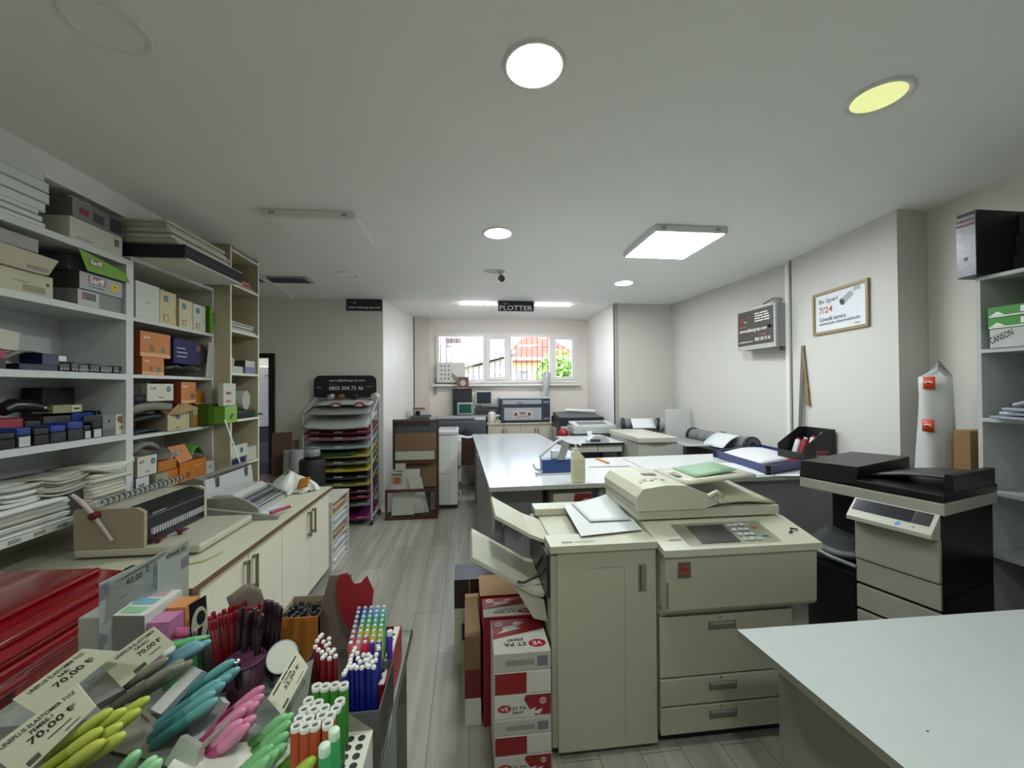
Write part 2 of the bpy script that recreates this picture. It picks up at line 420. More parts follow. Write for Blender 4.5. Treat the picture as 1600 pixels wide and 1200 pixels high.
b = B(); q = V((c.x, c.y, H-.075)); b.cyl(q+V((0, .05, .012)), q+V((0, -.055, -.014)), .034, C('#1b1c1f', .35)); b.cyl(q+V((0, -.055, -.014)), q+V((0, -.06, -.0155)), .026, C('#3a3d42', .1)); P(t, 'body', b)
b = B(); pts = [V((c.x-.03-.12*math.sin(a)*1.2, c.y-.02+.05*math.cos(a), H-.008)) for a in [k*PI/10 for k in range(11)]]
b.tube(pts, .005, WHITE); P(t, 'cable', b)
for xa, xb, nm in ((-.10, .42, 'left of'), (.98, 1.5, 'right of')):  # added to brighten the alcove, set along a thin bright line on its ceiling
    t = T('added_tube_light', 'added thin white tube light on the alcove ceiling %s the PLOTTER sign' % nm, 'tube light', ((xa+xb)/2, 5.72, H), 0, 'added tube lights of the alcove')
    P(t, 'base', B().box((xa, 5.695, H-.008), (xb, 5.745, H), WHITE)); P(t, 'tube', B().box((xa+.01, 5.70, H-.014), (xb-.01, 5.74, H-.0085), emit('#f6f9ff', 32)))
# signs at the top of the far wall
def hang_sign(x0, x1, z0, z1, y, label, words):
    t = T('hanging_sign', label, 'sign', ((x0+x1)/2, y, z0)); b = B()
    b.box((x0, y-.008, z0), (x1, y, z1), C('#23242a', .4)); P(t, 'board', b)
    b = B(); W_ = x1-x0; H_ = z1-z0
    for s, u, v, w, hh, m in words: b.text(s, (x0+u*W_, y-.008, z0+v*H_), X, Z, w*W_, hh*H_, m)
    P(t, 'lettering', b)
p0, p1 = at(541, 466, y=FY-.02), at(597, 486, y=FY-.02)
hang_sign(p0.x, p1.x, p1.z, p0.z-.01, FY-.012, 'dark sign with a web address at the top of the far wall',
          [('www.akkargrup.com', .05, .15, .9, .26, PRINTWHITE), ('Akkar', .06, .66, .14, .16, PRINTRED), ('grup', .2, .6, .08, .12, PRINTWHITE)])
p0, p1 = at(778, 465, y=FY-.05), at(834, 487, y=FY-.05)
hang_sign(p0.x, p1.x, p1.z, H, FY-.05, 'dark PLOTTER sign hanging in front of the alcove',
          [('PLOTTER', .04, .1, .92, .45, PRINTWHITE), ('Akkar', .06, .7, .12, .14, PRINTRED), ('grup', .17, .64, .09, .12, PRINTWHITE)])

# ---------- outside the window ----------
def gable(b, x0, x1, y0, y1, z0, z1, zr, wm, rm, over=.4):
    b.box((x0, y0, z0), (x1, y1, z1), wm)
t = T('house', 'cream house with a red tiled roof outside the window', 'building', (3.3, 21, 0))
b = B(); b.box((2.0, 19.4, -3), (5.4, 24, 3.1), C('#c9a882', .8)); P(t, 'walls', b)
b = B(); b.add([(1.7, 19, 3.05), (5.7, 19, 3.05), (5.7, 24.4, 3.05), (1.7, 24.4, 3.05), (3.0, 21.4, 4.35), (4.4, 21.4, 4.35)], [(0, 1, 5, 4), (1, 2, 5), (2, 3, 4, 5), (3, 0, 4), (3, 2, 1, 0)], C('#b8402c', .7)); P(t, 'roof', b)
b = B(); b.box((1.65, 18.9, 2.95), (5.75, 19.02, 3.1), C('#8c8a86', .6)); P(t, 'gutter', b)
for xx in (2.4, 3.3, 4.2):
    b = B(); b.box((xx, 19.33, 1.6), (xx+.5, 19.4, 2.5), C('#5c666d', .2)); P(t, 'window', b)
t = T('house', 'grey roofed low house outside, in front of the red roof', 'building', (.7, 16.5, 0))
b = B(); b.box((-.3, 15.6, -3), (1.75, 18, 2.5), C('#b7a893', .8)); P(t, 'walls', b)
b = B(); b.prism([(-.6, 15.3, 2.42), (1.9, 15.3, 3.1), (1.9, 15.3, 2.98), (-.6, 15.3, 2.3)], (0, 2.7, 0), C('#77777a', .7)); P(t, 'roof', b)
b = B(); b.prism([(.2, 15.58, 2.45), (1.75, 15.58, 2.9), (1.75, 15.58, 2.45)], (0, 2.3, 0), C('#a0958a', .8)); P(t, 'gable', b)
for xx in (.15, 1.0):
    b = B(); b.box((xx, 15.53, 1.3), (xx+.5, 15.6, 2.2), C('#6a747b', .2)); P(t, 'window', b)
t = T('apartment_building', 'pale pink apartment block outside at the left of the window', 'building', (-4, 24, 0))
b = B(); b.box((-9, 22, -3), (-1.15, 30, 9.0), C('#b9a2a8', .8)); P(t, 'walls', b)
for k in range(3):
    b = B(); b.box((-1.15, 22.3, 1.2+k*1.6), (-.35, 25, 1.35+k*1.6), C('#a9a5a6', .7)); b.box((-.4, 22.3, 1.35+k*1.6), (-.35, 25, 2.0+k*1.6), C('#93a2ad', .4)); P(t, 'balcony', b)
    for xx in (-3.2, -2.0):
        b = B(); b.box((xx, 21.94, 1.5+k*1.6), (xx+.6, 22, 2.4+k*1.6), C('#77828a', .2)); P(t, 'window', b)
t = T('tree', 'bright green leafy tree outside at the right of the window', 'tree', (2.95, 13, 0))
b = B(); b.tube([(2.95, 13, -3), (2.95, 13, 1), (3.0, 13, 2.2)], [.14, .12, .05], C('#4d4030', .8)); P(t, 'trunk', b)
b = B(); LF = [C('#6f9a3c', .6), C('#557f2c', .6), C('#88b04e', .6)]
for i in range(1500):
    a, r_ = random.uniform(0, 2*PI), random.random()**.4
    zc = random.uniform(-1, 1); rr = math.sqrt(1-zc*zc)
    c = V((2.98+.72*r_*rr*math.cos(a), 13+.9*r_*rr*math.sin(a), 1.85+1.05*r_*zc))
    u = V((random.uniform(-1, 1), random.uniform(-1, 1), random.uniform(-1, 1))).normalized(); w = u.orthogonal().normalized()
    b.add([c-u*.11, c+w*.06, c+u*.11, c-w*.06], [(0, 1, 2, 3)], LF[i % 3])
P(t, 'foliage', b)
b = B(); b.box((-40, 7.4, -3.2), (40, 60, -3.05), C('#8d8b85', .9)); ST('ground', b)

# ---------- light of day ----------
wd = bpy.data.worlds.new('day'); SC.world = wd; wd.use_nodes = True
nt = wd.node_tree; bg = nt.nodes['Background']
sk = nt.nodes.new('ShaderNodeTexSky'); sk.sky_type = 'NISHITA'; sk.sun_disc = False
sk.sun_elevation = math.radians(48); sk.sun_rotation = math.radians(200); sk.air_density = 1.2; sk.dust_density = 2.5
nt.links.new(sk.outputs[0], bg.inputs['Color']); bg.inputs['Strength'].default_value = .3
sl = bpy.data.lights.new('sun', 'SUN'); so = bpy.data.objects.new('sun', sl); COL.objects.link(so)
sl.energy = .45; sl.angle = math.radians(2); sl.color = (1, .95, .87); so.rotation_euler = (math.radians(50), 0, math.radians(-25))
SC.view_settings.view_transform = 'Standard'; SC.view_settings.look = 'None'; SC.view_settings.gamma = 1
SC.view_settings.exposure = 2.62; SC.view_settings.use_curve_mapping = False
SC.cycles.max_bounces = 8; SC.cycles.diffuse_bounces = 5; SC.cycles.transparent_max_bounces = 16
try: SC.cycles.use_denoising = True; SC.cycles.denoiser = 'OPENIMAGEDENOISE'; SC.cycles.sample_clamp_indirect = 6
except Exception: pass
# ================= left shelves =================
SX = -2.05
BOARD = C('#c3c6c6', .5, var=.02)
def shelving(name, label, x0, x1, y0, y1, zs, z0, z1, th, m, edge, back=True):
    t = T(name, label, 'shelving unit', ((x0+x1)/2, (y0+y1)/2, z0))
    for yy in (y0, y1-th):
        b = B(); b.box((x0, yy, z0), (x1, yy+th, z1), m, faces={'x+': edge}); P(t, 'side_panel', b)
    for zz in zs:
        b = B(); b.box((x0, y0+th, zz-th), (x1, y1-th, zz), m, faces={'x+': edge}); P(t, 'shelf_board', b)
    if back:
        b = B(); b.box((x0, y0, z0), (x0+.006, y1, z1), m); P(t, 'back_panel', b)
    return t
ZT, ZA, ZB, ZC, ZD = 2.447, 2.11, 1.75, 1.387, .985
shelving('shelving_unit', 'white shelving unit of stamps and paper stacks above the red bin', -2.41, SX, .9, 2.715, (ZT, ZA, ZB, ZC, ZD), .93, ZT, .034, C('#bfc2c2', .55), BOARD)
shelving('shelving_unit', 'white shelving unit of orange boxes between the stamp shelves and the tall cream unit', -2.41, SX-.004, 2.717, 3.535, (ZT+.03, ZA-.005, ZB, ZC-.02, .985), .93, ZT+.03, .022, C('#bab9ac', .55), BOARD)
shelving('tall_shelving_unit', 'tall cream shelving unit reaching the ceiling at the end of the shelves', -2.41, -1.93, 3.54, 4.0, (2.82, 2.537, 2.15, 1.792, 1.40, 1.014, .66, .3), 0, 2.845, .02, C('#b3aa8e', .55), C('#d9d5c4', .5))

def sbx(px0, px1, pyt, zb, depth, m, xf=SX-.02, faces=None, bev=0, z1=None, prints=(), b=None):
    """carton whose front shows between columns px0 and px1, standing on height zb"""
    y0, y1 = at(px0, 600, x=xf).y, at(px1, 600, x=xf).y
    if xf-depth < SX:
        if y0 < 2.68: y1 = min(y1, 2.677)
        elif y0 < 3.5: y0 = max(y0, 2.742); y1 = min(y1, 3.508)
    if z1 is None: z1 = at((px0+px1)/2, pyt, x=xf).z
    b = b or B(); b.box((xf-depth, y0, zb), (xf, y1, z1), m, bev=bev, faces=faces)
    for i_, p in enumerate(prints):
        if p[0] == 't': b.text(p[1], (xf, y0+p[2]*(y1-y0), zb+p[3]*(z1-zb)), Y, Z, p[4]*(y1-y0), p[5]*(z1-zb), p[6], .001+.0003*i_)
        if p[0] == 'r': b.rect((xf, y0+p[1]*(y1-y0), zb+p[2]*(z1-zb)), Y, Z, p[3]*(y1-y0), p[4]*(z1-zb), p[5], .0004+.0003*i_)
        if p[0] == 'd': b.disc((xf+.0006+.0003*i_, y0+p[1]*(y1-y0), zb+p[2]*(z1-zb)), X, p[3], p[4], 18)
    return b, y0, y1, z1
def carton(name, label, *a, group=None, cat='box', **k):
    b, y0, y1, z1 = sbx(*a, **k)
    return S(name, b, label, cat, group), y0, y1, z1
WB = C('#c2c1b4', .6); WB2 = C('#b4b3a4', .6); GB = C('#8c8d8b', .55)
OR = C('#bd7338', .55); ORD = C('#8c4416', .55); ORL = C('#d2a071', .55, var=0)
GRN = C('#6a9a24', .5); PUR = C('#26224f', .3)
def sarff(u, v, w, h): return [('t', 'Sarff', u, v, w, h, PRINTRED)]
eps = .002
# --- top board of the stamp unit
z = ZT+eps
ty0, ty1 = at(-60, 400, x=SX).y, at(75, 400, x=SX).y
for k in range(7):
    b = B(); dy = [0, -.02, -.045, .0, .012, .004, -.004][k]; th = [.024, .026, .024, .045, .05, .05, .055][k]
    b.box((SX-.36, ty0, z), (SX-.01+.006*(k % 3), ty1+dy, z+th), C('#b9bcbd', .6, var=.03), bev=.004)
    b.box((SX-.012+.006*(k % 3), ty0+.01, z+.004), (SX-.008+.006*(k % 3), ty1+dy-.01, z+th-.004), C('#cfd2d3', .6))
    S('foam_board', b, ['thick white board at the bottom of the stack above the stamp shelves', 'white board second from the bottom of the stack under the ceiling beam', 'white board third from the bottom of the stack under the ceiling beam', 'white board in the middle of the stack under the ceiling beam', 'white board third from the top of the stack under the ceiling beam', 'white board second from the top of the stack under the ceiling beam', 'topmost white board of the stack under the ceiling beam'][k], 'board', 'white boards stacked on the top shelf')
    z += th+.001
o, y0, y1, z1 = carton('cream_carton', 'long cream carton on the top shelf under the dark printed box', 108, 200, 352, ZT+eps, .3, WB, z1=ZT+.125, prints=[('r', .83, .45, .1, .35, C('#6b6b66', .6)), ('r', .1, .15, .3, .08, C('#9c9b90', .6))])
o, y0, y1, z1 = carton('printed_box', 'flat grey and dark printed box lying on the long cream carton', 112, 196, 330, z1+eps, .27, C('#6d6b62', .5), z1=z1+.105, faces={'x+': C('#7d7d80', .4)}, prints=[('r', .12, .3, .18, .35, C('#8c3038', .4, var=0)), ('r', .38, .2, .22, .5, C('#4c4e55', .4)), ('r', .72, .1, .26, .8, C('#3a3c42', .4))])
b = B(); zc = z1+.012
for s in (-1, 1):
    pts = [V((-2.12+.028*math.cos(a), y0+.08+s*.035+.03*math.sin(a), zc)) for a in [k*2*PI/12 for k in range(12)]]
    b.tube(pts, .007, CHROME, closed=True)
b.tube([(-2.14, y0+.06, zc), (-2.2, y0+.15, zc-.002), (-2.25, y0+.2, zc-.005)], .006, DARK); S('ring_clip', b, 'shiny metal ring clip lying on the dark printed box under the beam', 'clip')
# --- board A
z = ZA+eps
b, y0, y1, z1 = sbx(-60, 82, 440, z, .3, C('#b6b29c', .6), z1=z+.105, prints=[('r', .62, .12, .28, .3, C('#8e8c70', .6)), ('d', .93, .6, .008, INK), ('r', .5, .5, .2, .04, C('#77755f', .6, var=0))])
S('flat_carton', b, 'cream flat carton at the bottom of the pile beside the green box', 'box')
b = B(); ya, yb = at(-60, 0, x=SX).y, at(84, 0, x=SX).y
b.prism([(SX-.3, ya, z1+.002), (SX-.3, yb-.02, z1+.002), (SX-.3, yb+.03, z1+.09), (SX-.3, ya, z1+.1)], (.30, 0, 0), C('#aba68f', .6))
b.rect((SX, yb-.12, z1+.012), Y, V((0, .0, 1)), .1, .02, C('#84807a', .6))
S('flat_carton', b, 'cream carton with slanted end on top of the bottom flat carton', 'box')
b = B(); b.box((SX-.32, ya, z1+.104), (SX-.02, yb-.045, z1+.168), C('#989791', .6), bev=.003); S('flat_carton', b, 'grey carton topmost of the pile left of the green box', 'box')
o, y0, y1, z1 = carton('flat_box', 'grey box with a white torn label under the green lidded box', 121, 206, 460, z, .3, C('#7c7e7d', .5), z1=z+.09, prints=[('r', 0, .05, .45, .9, C('#b6b7b0', .6)), ('r', .08, .4, .3, .45, C('#5d5f66', .6)), ('r', .08, .45, .08, .3, C('#a0575a', .6))])
y1 -= .012
t = T('open_box', 'open grey box with a green lid flap and yellow sticker', 'box', (SX-.15, (y0+y1)/2, z1+eps))
b = B(); zz = z1+eps
b.box((SX-.31, y0, zz), (SX-.012, y1+.005, zz+.092), C('#3a3d33', .5), faces={'x+': C('#9a9ca0', .4)})
b.text('Sarff', (SX-.012, y0+.06, zz+.042), Y, Z, .09, .036, PRINTWHITE); b.rect((SX-.012, y0+.05, zz+.036), Y, Z, .11, .046, C('#85666a', .5, var=0), .0002)
b.rect((SX-.012, y0+.05, zz+.018), Y, Z, .1, .008, C('#6d6f72', .5)); b.disc((SX-.0112, y1-.05, zz+.05), X, .027, C('#c9b21c', .5, var=0)); b.disc((SX-.0106, y1-.05, zz+.053), X, .006, INK)
P(t, 'body', b)
b = B(); b.prism([(SX+.01, y0-.03, zz+.20), (SX+.01, y0+.02, zz+.096), (SX+.01, y1+.03, zz+.10), (SX+.01, y1, zz+.15), (SX+.01, y1-.06, zz+.165)], (-.003, 0, .003), GRN)
b.rect((SX+.0075, y0+.03, zz+.135), V((0, 1, -.05)), V((-.02, 0, 1)), .085, .036, C('#7d6a52', .5, var=0), .004); b.text('Sarff', (SX+.0075, y0+.036, zz+.14), V((0, 1, -.05)), V((-.02, 0, 1)), .07, .026, PRINTWHITE, .005)
P(t, 'lid', b, 'green lid flap')
b = B(); b.box((SX-.33, y0-.02, zz+.094), (SX-.05, y1-.1, zz+.17), C('#3b3d3f', .6)); S('dark_box', b, 'dark grey box behind the green lid on the upper left shelf', 'box')
# --- board B : small things laid along the board
z = ZB+eps
o, y0, y1, z1 = carton('red_black_box', 'small red and black box at the left end of the flat stamps', -30, 9, 560, z, .1, BLACK, z1=z+.085, prints=[('r', .0, .55, 1, .42, C('#9c2740', .4, var=0))])
b = B(); ya, yb = at(-30, 0, x=SX-.06).y, at(34, 0, x=SX-.06).y
b.prism([(SX-.06, ya, z1+.012), (SX-.06, yb-.01, z1+.004), (SX-.06, yb, z1+.09), (SX-.06, ya, z1+.11)], (-.18, 0, 0), C('#b9b8a8', .6)); S('white_box', b, 'pale box resting on the red and black box at the left frame edge', 'box')
b = B(); b.sheet(lambda u, v: (SX-.03-.2*u, .05+2.02+.25*v, z+.005+(.085*math.sin(PI*(.15+.75*v))+.01*math.sin(7*u))*(1-.3*u)), clear('#c9ccc8', .55, .25), 8, 10, .001); S('clear_bag', b, 'crumpled clear plastic bag on the shelf left of the blue stamp box', 'bag')
o, y0, y1, z1 = carton('stamp_box', 'dark blue stamp box with a bright white end on the third shelf', 66, 92, 560, z+.03, .1, C('#161a44', .35), z1=z+.085)
b = B(); b.box((SX-.10, y1-.005, z+.05), (SX-.015, y1+.035, z+.078), C('#d5d8d6', .5), bev=.003); P(o, 'label_end', b, 'white label end')
o, y0, y1, z1 = carton('flat_case', 'flat navy case under the blue stamp box', 30, 90, 570, z, .14, C('#12142c', .4), z1=z+.028, xf=SX-.015)
i = 0
for px0, px1, hh, c, m in [(92, 110, .045, 'first', '#111216'), (111, 124, .05, 'second', '#2c2d30'), (125, 139, .042, 'third', '#55565a'), (140, 156, .048, 'fourth', '#15161a'), (157, 176, .04, 'fifth', '#3d3f43'), (177, 194, .044, 'last', '#101014')]:
    b, y0, y1, z1 = sbx(px0, px1, 0, z, .09, C(m, .3), z1=z+hh, bev=.006)
    for k in range(3): b.box((SX-.0195, y0+.006+k*.018, z+.008), (SX-.0185, y0+.016+k*.018, z+.016), C('#8f9296', .3))
    S('hand_stamp', b, '%s dark hand stamp after the blue stamp box on the third shelf' % c, 'stamp', 'flat hand stamps on the third shelf')
# --- board C : stamp boxes
z = ZC+eps
def stampbox(px0, px1, zb, hh, body, top, label, xf=SX-.02, dep=.1, white=None):
    t_, = (T('stamp', label, 'stamp', (xf-dep/2, (at(px0, 0, x=xf).y+at(px1, 0, x=xf).y)/2, zb), 0, 'boxed stamps on the fourth shelf'),)
    b, y0, y1, z1 = sbx(px0, px1, 0, zb, dep, body, xf=xf, z1=zb+hh*.58, bev=.004); P(t_, 'body', b)
    b, y0, y1, z1 = sbx(px0, px1, 0, zb+hh*.585, dep, top, xf=xf, z1=zb+hh, bev=.008); P(t_, 'cap', b)
    if white:
        b = B(); b.rect((xf, y0+.12*(y1-y0), zb+.02*hh), Y, Z, .76*(y1-y0), white*hh, C('#b9bdbd', .6), .001); P(t_, 'label', b)
    return t_
KB, NB, RB, SB = C('#0d0d0f', .4), C('#1d3684', .4), C('#8d1c2c', .4), C('#1e1f22', .45)
stampbox(27, 50, z, 0.0900, KB, NB, 'blue topped stamp with a white front at the left of the fourth shelf', white=.5)
stampbox(54, 78, z, 0.0792, KB, SB, 'grey black stamp between two blue topped stamps on the fourth shelf')
stampbox(80, 104, z, 0.0864, SB, NB, 'blue topped stamp in front of the black flat case')
stampbox(107, 131, z, 0.0972, SB, NB, 'tall blue stamp beside the narrow white tag')
stampbox(132, 143, z, 0.0720, C('#1a2350', .4), KB, 'narrow navy stamp with a white tag', white=.55)
stampbox(145, 160, z, 0.0864, KB, KB, 'black stamp with a white face left of the photo box', white=.5)
stampbox(-20, 25, z, 0.0720, KB, SB, 'dark stamp at the left edge of the fourth shelf')
stampbox(-20, 38, z+.002, 0.1292, C('#5c1822', .4), RB, 'large red stamp box behind the dark stamp', xf=SX-.13)
stampbox(40, 66, z, 0.1122, SB, SB, 'grey stamp box behind the blue and white stamp', xf=SX-.13)
stampbox(68, 112, z, 0.1292, KB, C('#2e2c28', .4), 'wide dark brown stamp box behind the middle stamps', xf=SX-.13)
stampbox(114, 148, z, 0.1360, C('#131c50', .4), NB, 'deep blue ribbed stamp box behind the narrow navy stamp', xf=SX-.13)
stampbox(150, 176, z, 0.1428, KB, KB, 'tall black box behind the photo box', xf=SX-.13)
b, y0, y1, z1 = sbx(161, 180, 0, z, .1, C('#77787a', .5), z1=z+.118); b.disc((SX-.0194, (y0+y1)/2, z+.085), X, .008, INK); b.rect((SX-.02, y0, z), Y, Z, y1-y0, .04, C('#5d5f61', .5)); S('grey_box', b, 'small grey box with a round hole beside the photo box', 'box')
b, y0, y1, z1 = sbx(181, 203, 0, z, .1, C('#c9c5bb', .5), z1=z+.118)
b.disc((SX-.0192, y0+.03, z+.088), X, .02, C('#7a5a48', .5), ry=.026); b.disc((SX-.0190, y0+.035, z+.04), X, .017, C('#b9a59a', .5)); b.rect((SX-.02, y0+.06, z+.07), Y, Z, .03, .012, C('#8f8c85', .5)); b.disc((SX-.0188, y0+.04, z+.04), X, .007, INK)
S('photo_box', b, 'white box with a printed photo at the right end of the fourth shelf', 'box')
z2 = z+.2
o, y0, y1, z1 = carton('black_case', 'large black case standing at the back of the fourth shelf', 66, 116, 0, z, .1, C('#08080a', .5), xf=SX-.235, z1=z+.28)
b, y0, y1, z1 = sbx(83, 129, 0, z+.143, .1, C('#8a8a62', .5), xf=SX-.12, z1=z+.185); b.rect((SX-.12, y1-.06, z+.147), Y, Z, .05, .034, C('#c9c9b0', .5)); b.rect((SX-.12, y1-.052, z+.158), Y, Z, .034, .01, INK, .001); S('long_box', b, 'long pale box lying on top of the dark stamp boxes', 'box')
b = B(); pts = [at(2, 640, x=SX-.12), at(18, 632, x=SX-.12), at(45, 640, x=SX-.1), at(75, 652, x=SX-.08)]
zz = z+.135
pts = [V((p.x, p.y, zz+.03+.03*k0)) for p, k0 in zip(pts, (.2, .9, .8, .1))]
b.tube(pts, [.03, .035, .03, .014], C('#0e0e10', .3), 10); b.cyl(pts[3]+V((.012, -.03, .01)), pts[3]+V((.016, -.03, .01)), .006, CHROME); S('black_stapler', b, 'black long stapler lying across the stamp boxes', 'stapler')
stampbox(130, 160, z, .235, KB, C('#a02a44', .4), 'pinkish red topped stamp high at the back of the fourth shelf', xf=SX-.235)
stampbox(157, 180, z, .265, KB, C('#1d2f70', .4), 'tall blue topped black stamp at the back right of the fourth shelf', xf=SX-.236)
# --- board D : paper stacks
def leafpile(n, px0, px1, zb, th, dep, lab, seed, spread=.02, m=None, bend=.0, xf=SX, grp='loose paper stacks on the lowest shelf', folds=True):
    rr = random.Random(seed); y0, y1 = at(px0, 0, x=xf).y, at(px1, 0, x=xf).y; z = zb
    for k in range(n):
        t_ = th*rr.uniform(.6, 1.4); dx = rr.uniform(-spread, spread); dy = rr.uniform(-spread, spread)
        b = B(); x1 = xf+dx; x0 = xf-dep+dx; mm = m or C(['#c2c4c1', '#b4b5ae', '#d0d2d0', '#a6a69b'][rr.randrange(4)], .7)
        bb = bend*rr.uniform(.5, 1.2)
        b.sheet(lambda u, v: (x0+(x1-x0)*u, y0+dy+(y1-y0)*v, z+t_+bb*((v-.5)**2)*4*u), mm, 3, 8, t_)
        S('paper_bundle', b, lab % ['bottom', 'second', 'third', 'fourth', 'fifth', 'sixth', 'seventh', 'eighth', 'ninth', 'tenth', 'eleventh'][k] , 'paper', grp)
        z += t_+.0012
    return z
z = ZD+eps
leafpile(9, -30, 108, z, .012, .3, '%s paper bundle from the shelf up in the left white stack', 1, .018, xf=SX-.015)
leafpile(7, 0, 66, z+.125, .012, .26, '%s folded bundle up in the raised pile at the back left of the lowest shelf', 2, .025, xf=SX-.06, bend=.008)
leafpile(8, 69, 138, z+.125, .012, .24, '%s rolled white bundle up in the middle pile of the lowest shelf', 3, .022, xf=SX-.03, bend=.022)
leafpile(10, 146, 206, z, .0175, .28, '%s cream bundle up in the right hand stack of the lowest shelf', 4, .008, xf=SX-.005, m=C('#bfbfae', .7))
leafpile(3, 147, 208, z+.19, .011, .25, '%s curled booklet up on top of the cream stack', 5, .012, xf=SX+.005, m=C('#cccdc2', .7), bend=.035)
b, y0, y1, z1 = sbx(106, 144, 0, z, .2, C('#3c3d37', .6), xf=SX-.05, z1=z+.12); S('dark_box', b, 'dark box between the white and cream paper stacks', 'box')
for k, (a_, c_) in enumerate([(16, 36), (56, 74), (92, 108), (126, 140)]):
    b = B(); y0, y1 = at(a_, 0, x=SX).y, at(c_, 0, x=SX).y; b.box((SX, y0, ZD-.026), (SX+.0015, y1, ZD-.008), C('#8d8f80', .6)); S('shelf_tag', b, ['leftmost', 'second', 'third', 'rightmost'][k]+' small price tag on the edge of the lowest shelf', 'tag', 'price tags on the shelf edge')
# ================= second unit : boxes =================
X2 = SX-.01
zt = ZT+.03+eps
# boards overhanging the top
oy0, oy1 = 2.73, 3.39
def bigboard(x1, y0, y1, z0, th, m, label, grp, j=0):
    b = B(); b.box((-2.4, y0, z0), (x1, y1, z0+th), m); S('sheet_board', b, label, 'board', grp)
zz = zt
bigboard(-1.76, 2.76, 3.395, zz, .007, C('#cfd0c9', .6), 'white sheet board at the bottom of the overhanging stack', 'boards stacked on the second unit'); zz += .008
for k in range(6):
    bigboard(-1.765+.004*(k % 3), 2.74, 3.39+.004*(k % 2), zz, .0125, C('#16171a', .6), '%s black sheet board from the bottom of the overhanging stack' % ['first', 'second', 'third', 'fourth', 'fifth', 'sixth'][k], 'black boards stacked on the second unit'); zz += .0132
bigboard(-1.762, 2.75, 3.395, zz, .006, C('#d6d7d2', .6), 'white sheet board lying directly on the black boards', 'boards stacked on the second unit'); zz += .007
for k in range(9):
    bigboard(-1.80-.008*(k % 4)-.012*k*.6, 2.73+.01*(k % 2), 3.36-.012*(k % 3), zz, .0155, C(['#a9a795', '#b7b5a5', '#c3c2b4'][k % 3], .6), '%s cream foam board above the black boards' % ['first', 'second', 'third', 'fourth', 'fifth', 'sixth', 'seventh', 'eighth', 'topmost'][k], 'cream boards stacked on the second unit'); zz += .0162
# board A2
z = ZA-.005+eps
carton('white_carton', 'large plain white carton at the left of the boxes under the black boards', 212, 249, 437, z, .25, C('#c3c5c0', .6), xf=X2, z1=z+.235, prints=[('r', .4, .45, .2, .06, C('#a3a49c', .6))])
def slim(px0, px1, m, label, hh):
    carton('slim_carton', label, px0, px1, 0, z, .25, m, xf=X2, z1=z+hh, group='slim cartons with blue discs', prints=[('d', .35, .77, .022, C('#2d6079', .5, var=0)), ('d', .35, .77, .012, C('#5d93ab', .5, var=0)), ('r', .2, .08, .3, .2, C('#95543c', .5, var=0)), ('r', .27, .1, .18, .15, C('#c3b795', .5, var=0)), ('r', .88, .35, .04, .2, C('#8e8667', .5, var=0))])
slim(250, 275, C('#b9af86', .5), 'cream slim carton beside the plain white carton', .225)
slim(280, 301, C('#c2ba98', .5), 'cream slim carton in the middle of the blue disc cartons', .205)
slim(302, 321, C('#bfc0b6', .5), 'pale slim carton next to the green box', .20)
b, y0, y1, z1 = sbx(328, 345, 0, z, .25, C('#3f7a10', .5), xf=X2+.015, z1=z+.215, faces={'x+': GRN})
b.disc((X2+.016, y0+.05, z+.16), X, .012, C('#7e2f18', .5, var=0)); b.disc((X2+.016, y0+.09, z+.1), X, .022, C('#3d6b20', .5, var=0), ry=.04); b.rect((X2+.015, y0+.03, z+.02), Y, Z, .012, .12, C('#3f6a1c', .5, var=0))
S('slim_carton', b, 'bright green slim carton at the right end of the row', 'box')
# board B2
z = ZB+eps
ob = [('t', 'Sarff', .1, .72, .2, .1, PRINTWHITE), ('r', 0, .0, 1, .16, ORL), ('d', .74, .32, .02, C('#6d6458', .5, var=0)), ('r', .3, .22, .16, .25, C('#8a5a2e', .5, var=0))]
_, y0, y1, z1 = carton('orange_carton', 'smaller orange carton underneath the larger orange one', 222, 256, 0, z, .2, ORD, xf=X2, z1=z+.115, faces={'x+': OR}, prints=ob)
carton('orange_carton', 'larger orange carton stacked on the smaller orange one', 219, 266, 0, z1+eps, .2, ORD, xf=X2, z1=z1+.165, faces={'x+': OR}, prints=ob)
b = B(); ya, yb = at(272, 0, x=X2).y, at(322, 0, x=X2).y
b.sheet(lambda u, v: (X2-.03-.2*u+.012*math.sin(9*v), ya+(yb-ya)*v, z+.003+(.07+.012*math.sin(11*v+u*3))*math.sin(PI*(.12+.8*v))**.4), clear('#8d918c', .25, .3), 5, 12, .002); S('clear_bag', b, 'crumpled grey plastic bag under the dark purple bag', 'bag')
b = B(); za = z+.092; yc = ya+(yb-ya)*.7; yr = yb+.03
b.prism([(X2, ya, za), (X2, yc, za-.004), (X2, yc, za+.172), (X2, ya+.02, za+.18), (X2, ya, za+.165)], (-.17, 0, 0), C('#2a2658', .6, spec=.25))
b.prism([(X2, yc, za-.004)]+[(X2, yc+(yr-yc)*math.cos(a), za+.084+.088*math.sin(a)) for a in [k*PI/10-PI/2 for k in range(11)]]+[(X2, yc, za+.172)], (-.17, 0, 0), C('#0f0d16', .45, spec=.3), smooth=False)
for k, w in enumerate((.09, .11, .10)): b.rect((X2, ya+.03, za+.105-k*.03), Y, Z, w, .009, C('#8b86a8', .4, var=0), .001)
b.disc((X2+.0012, yc+.01, za+.125), X, .026, C('#5d1c38', .4, var=0))
S('purple_pack', b, 'dark purple glossy pack with rounded right end beside the orange cartons', 'pack')
b = B(); ya, yb = at(322, 0, x=X2+.01).y, at(342, 0, x=X2+.01).y
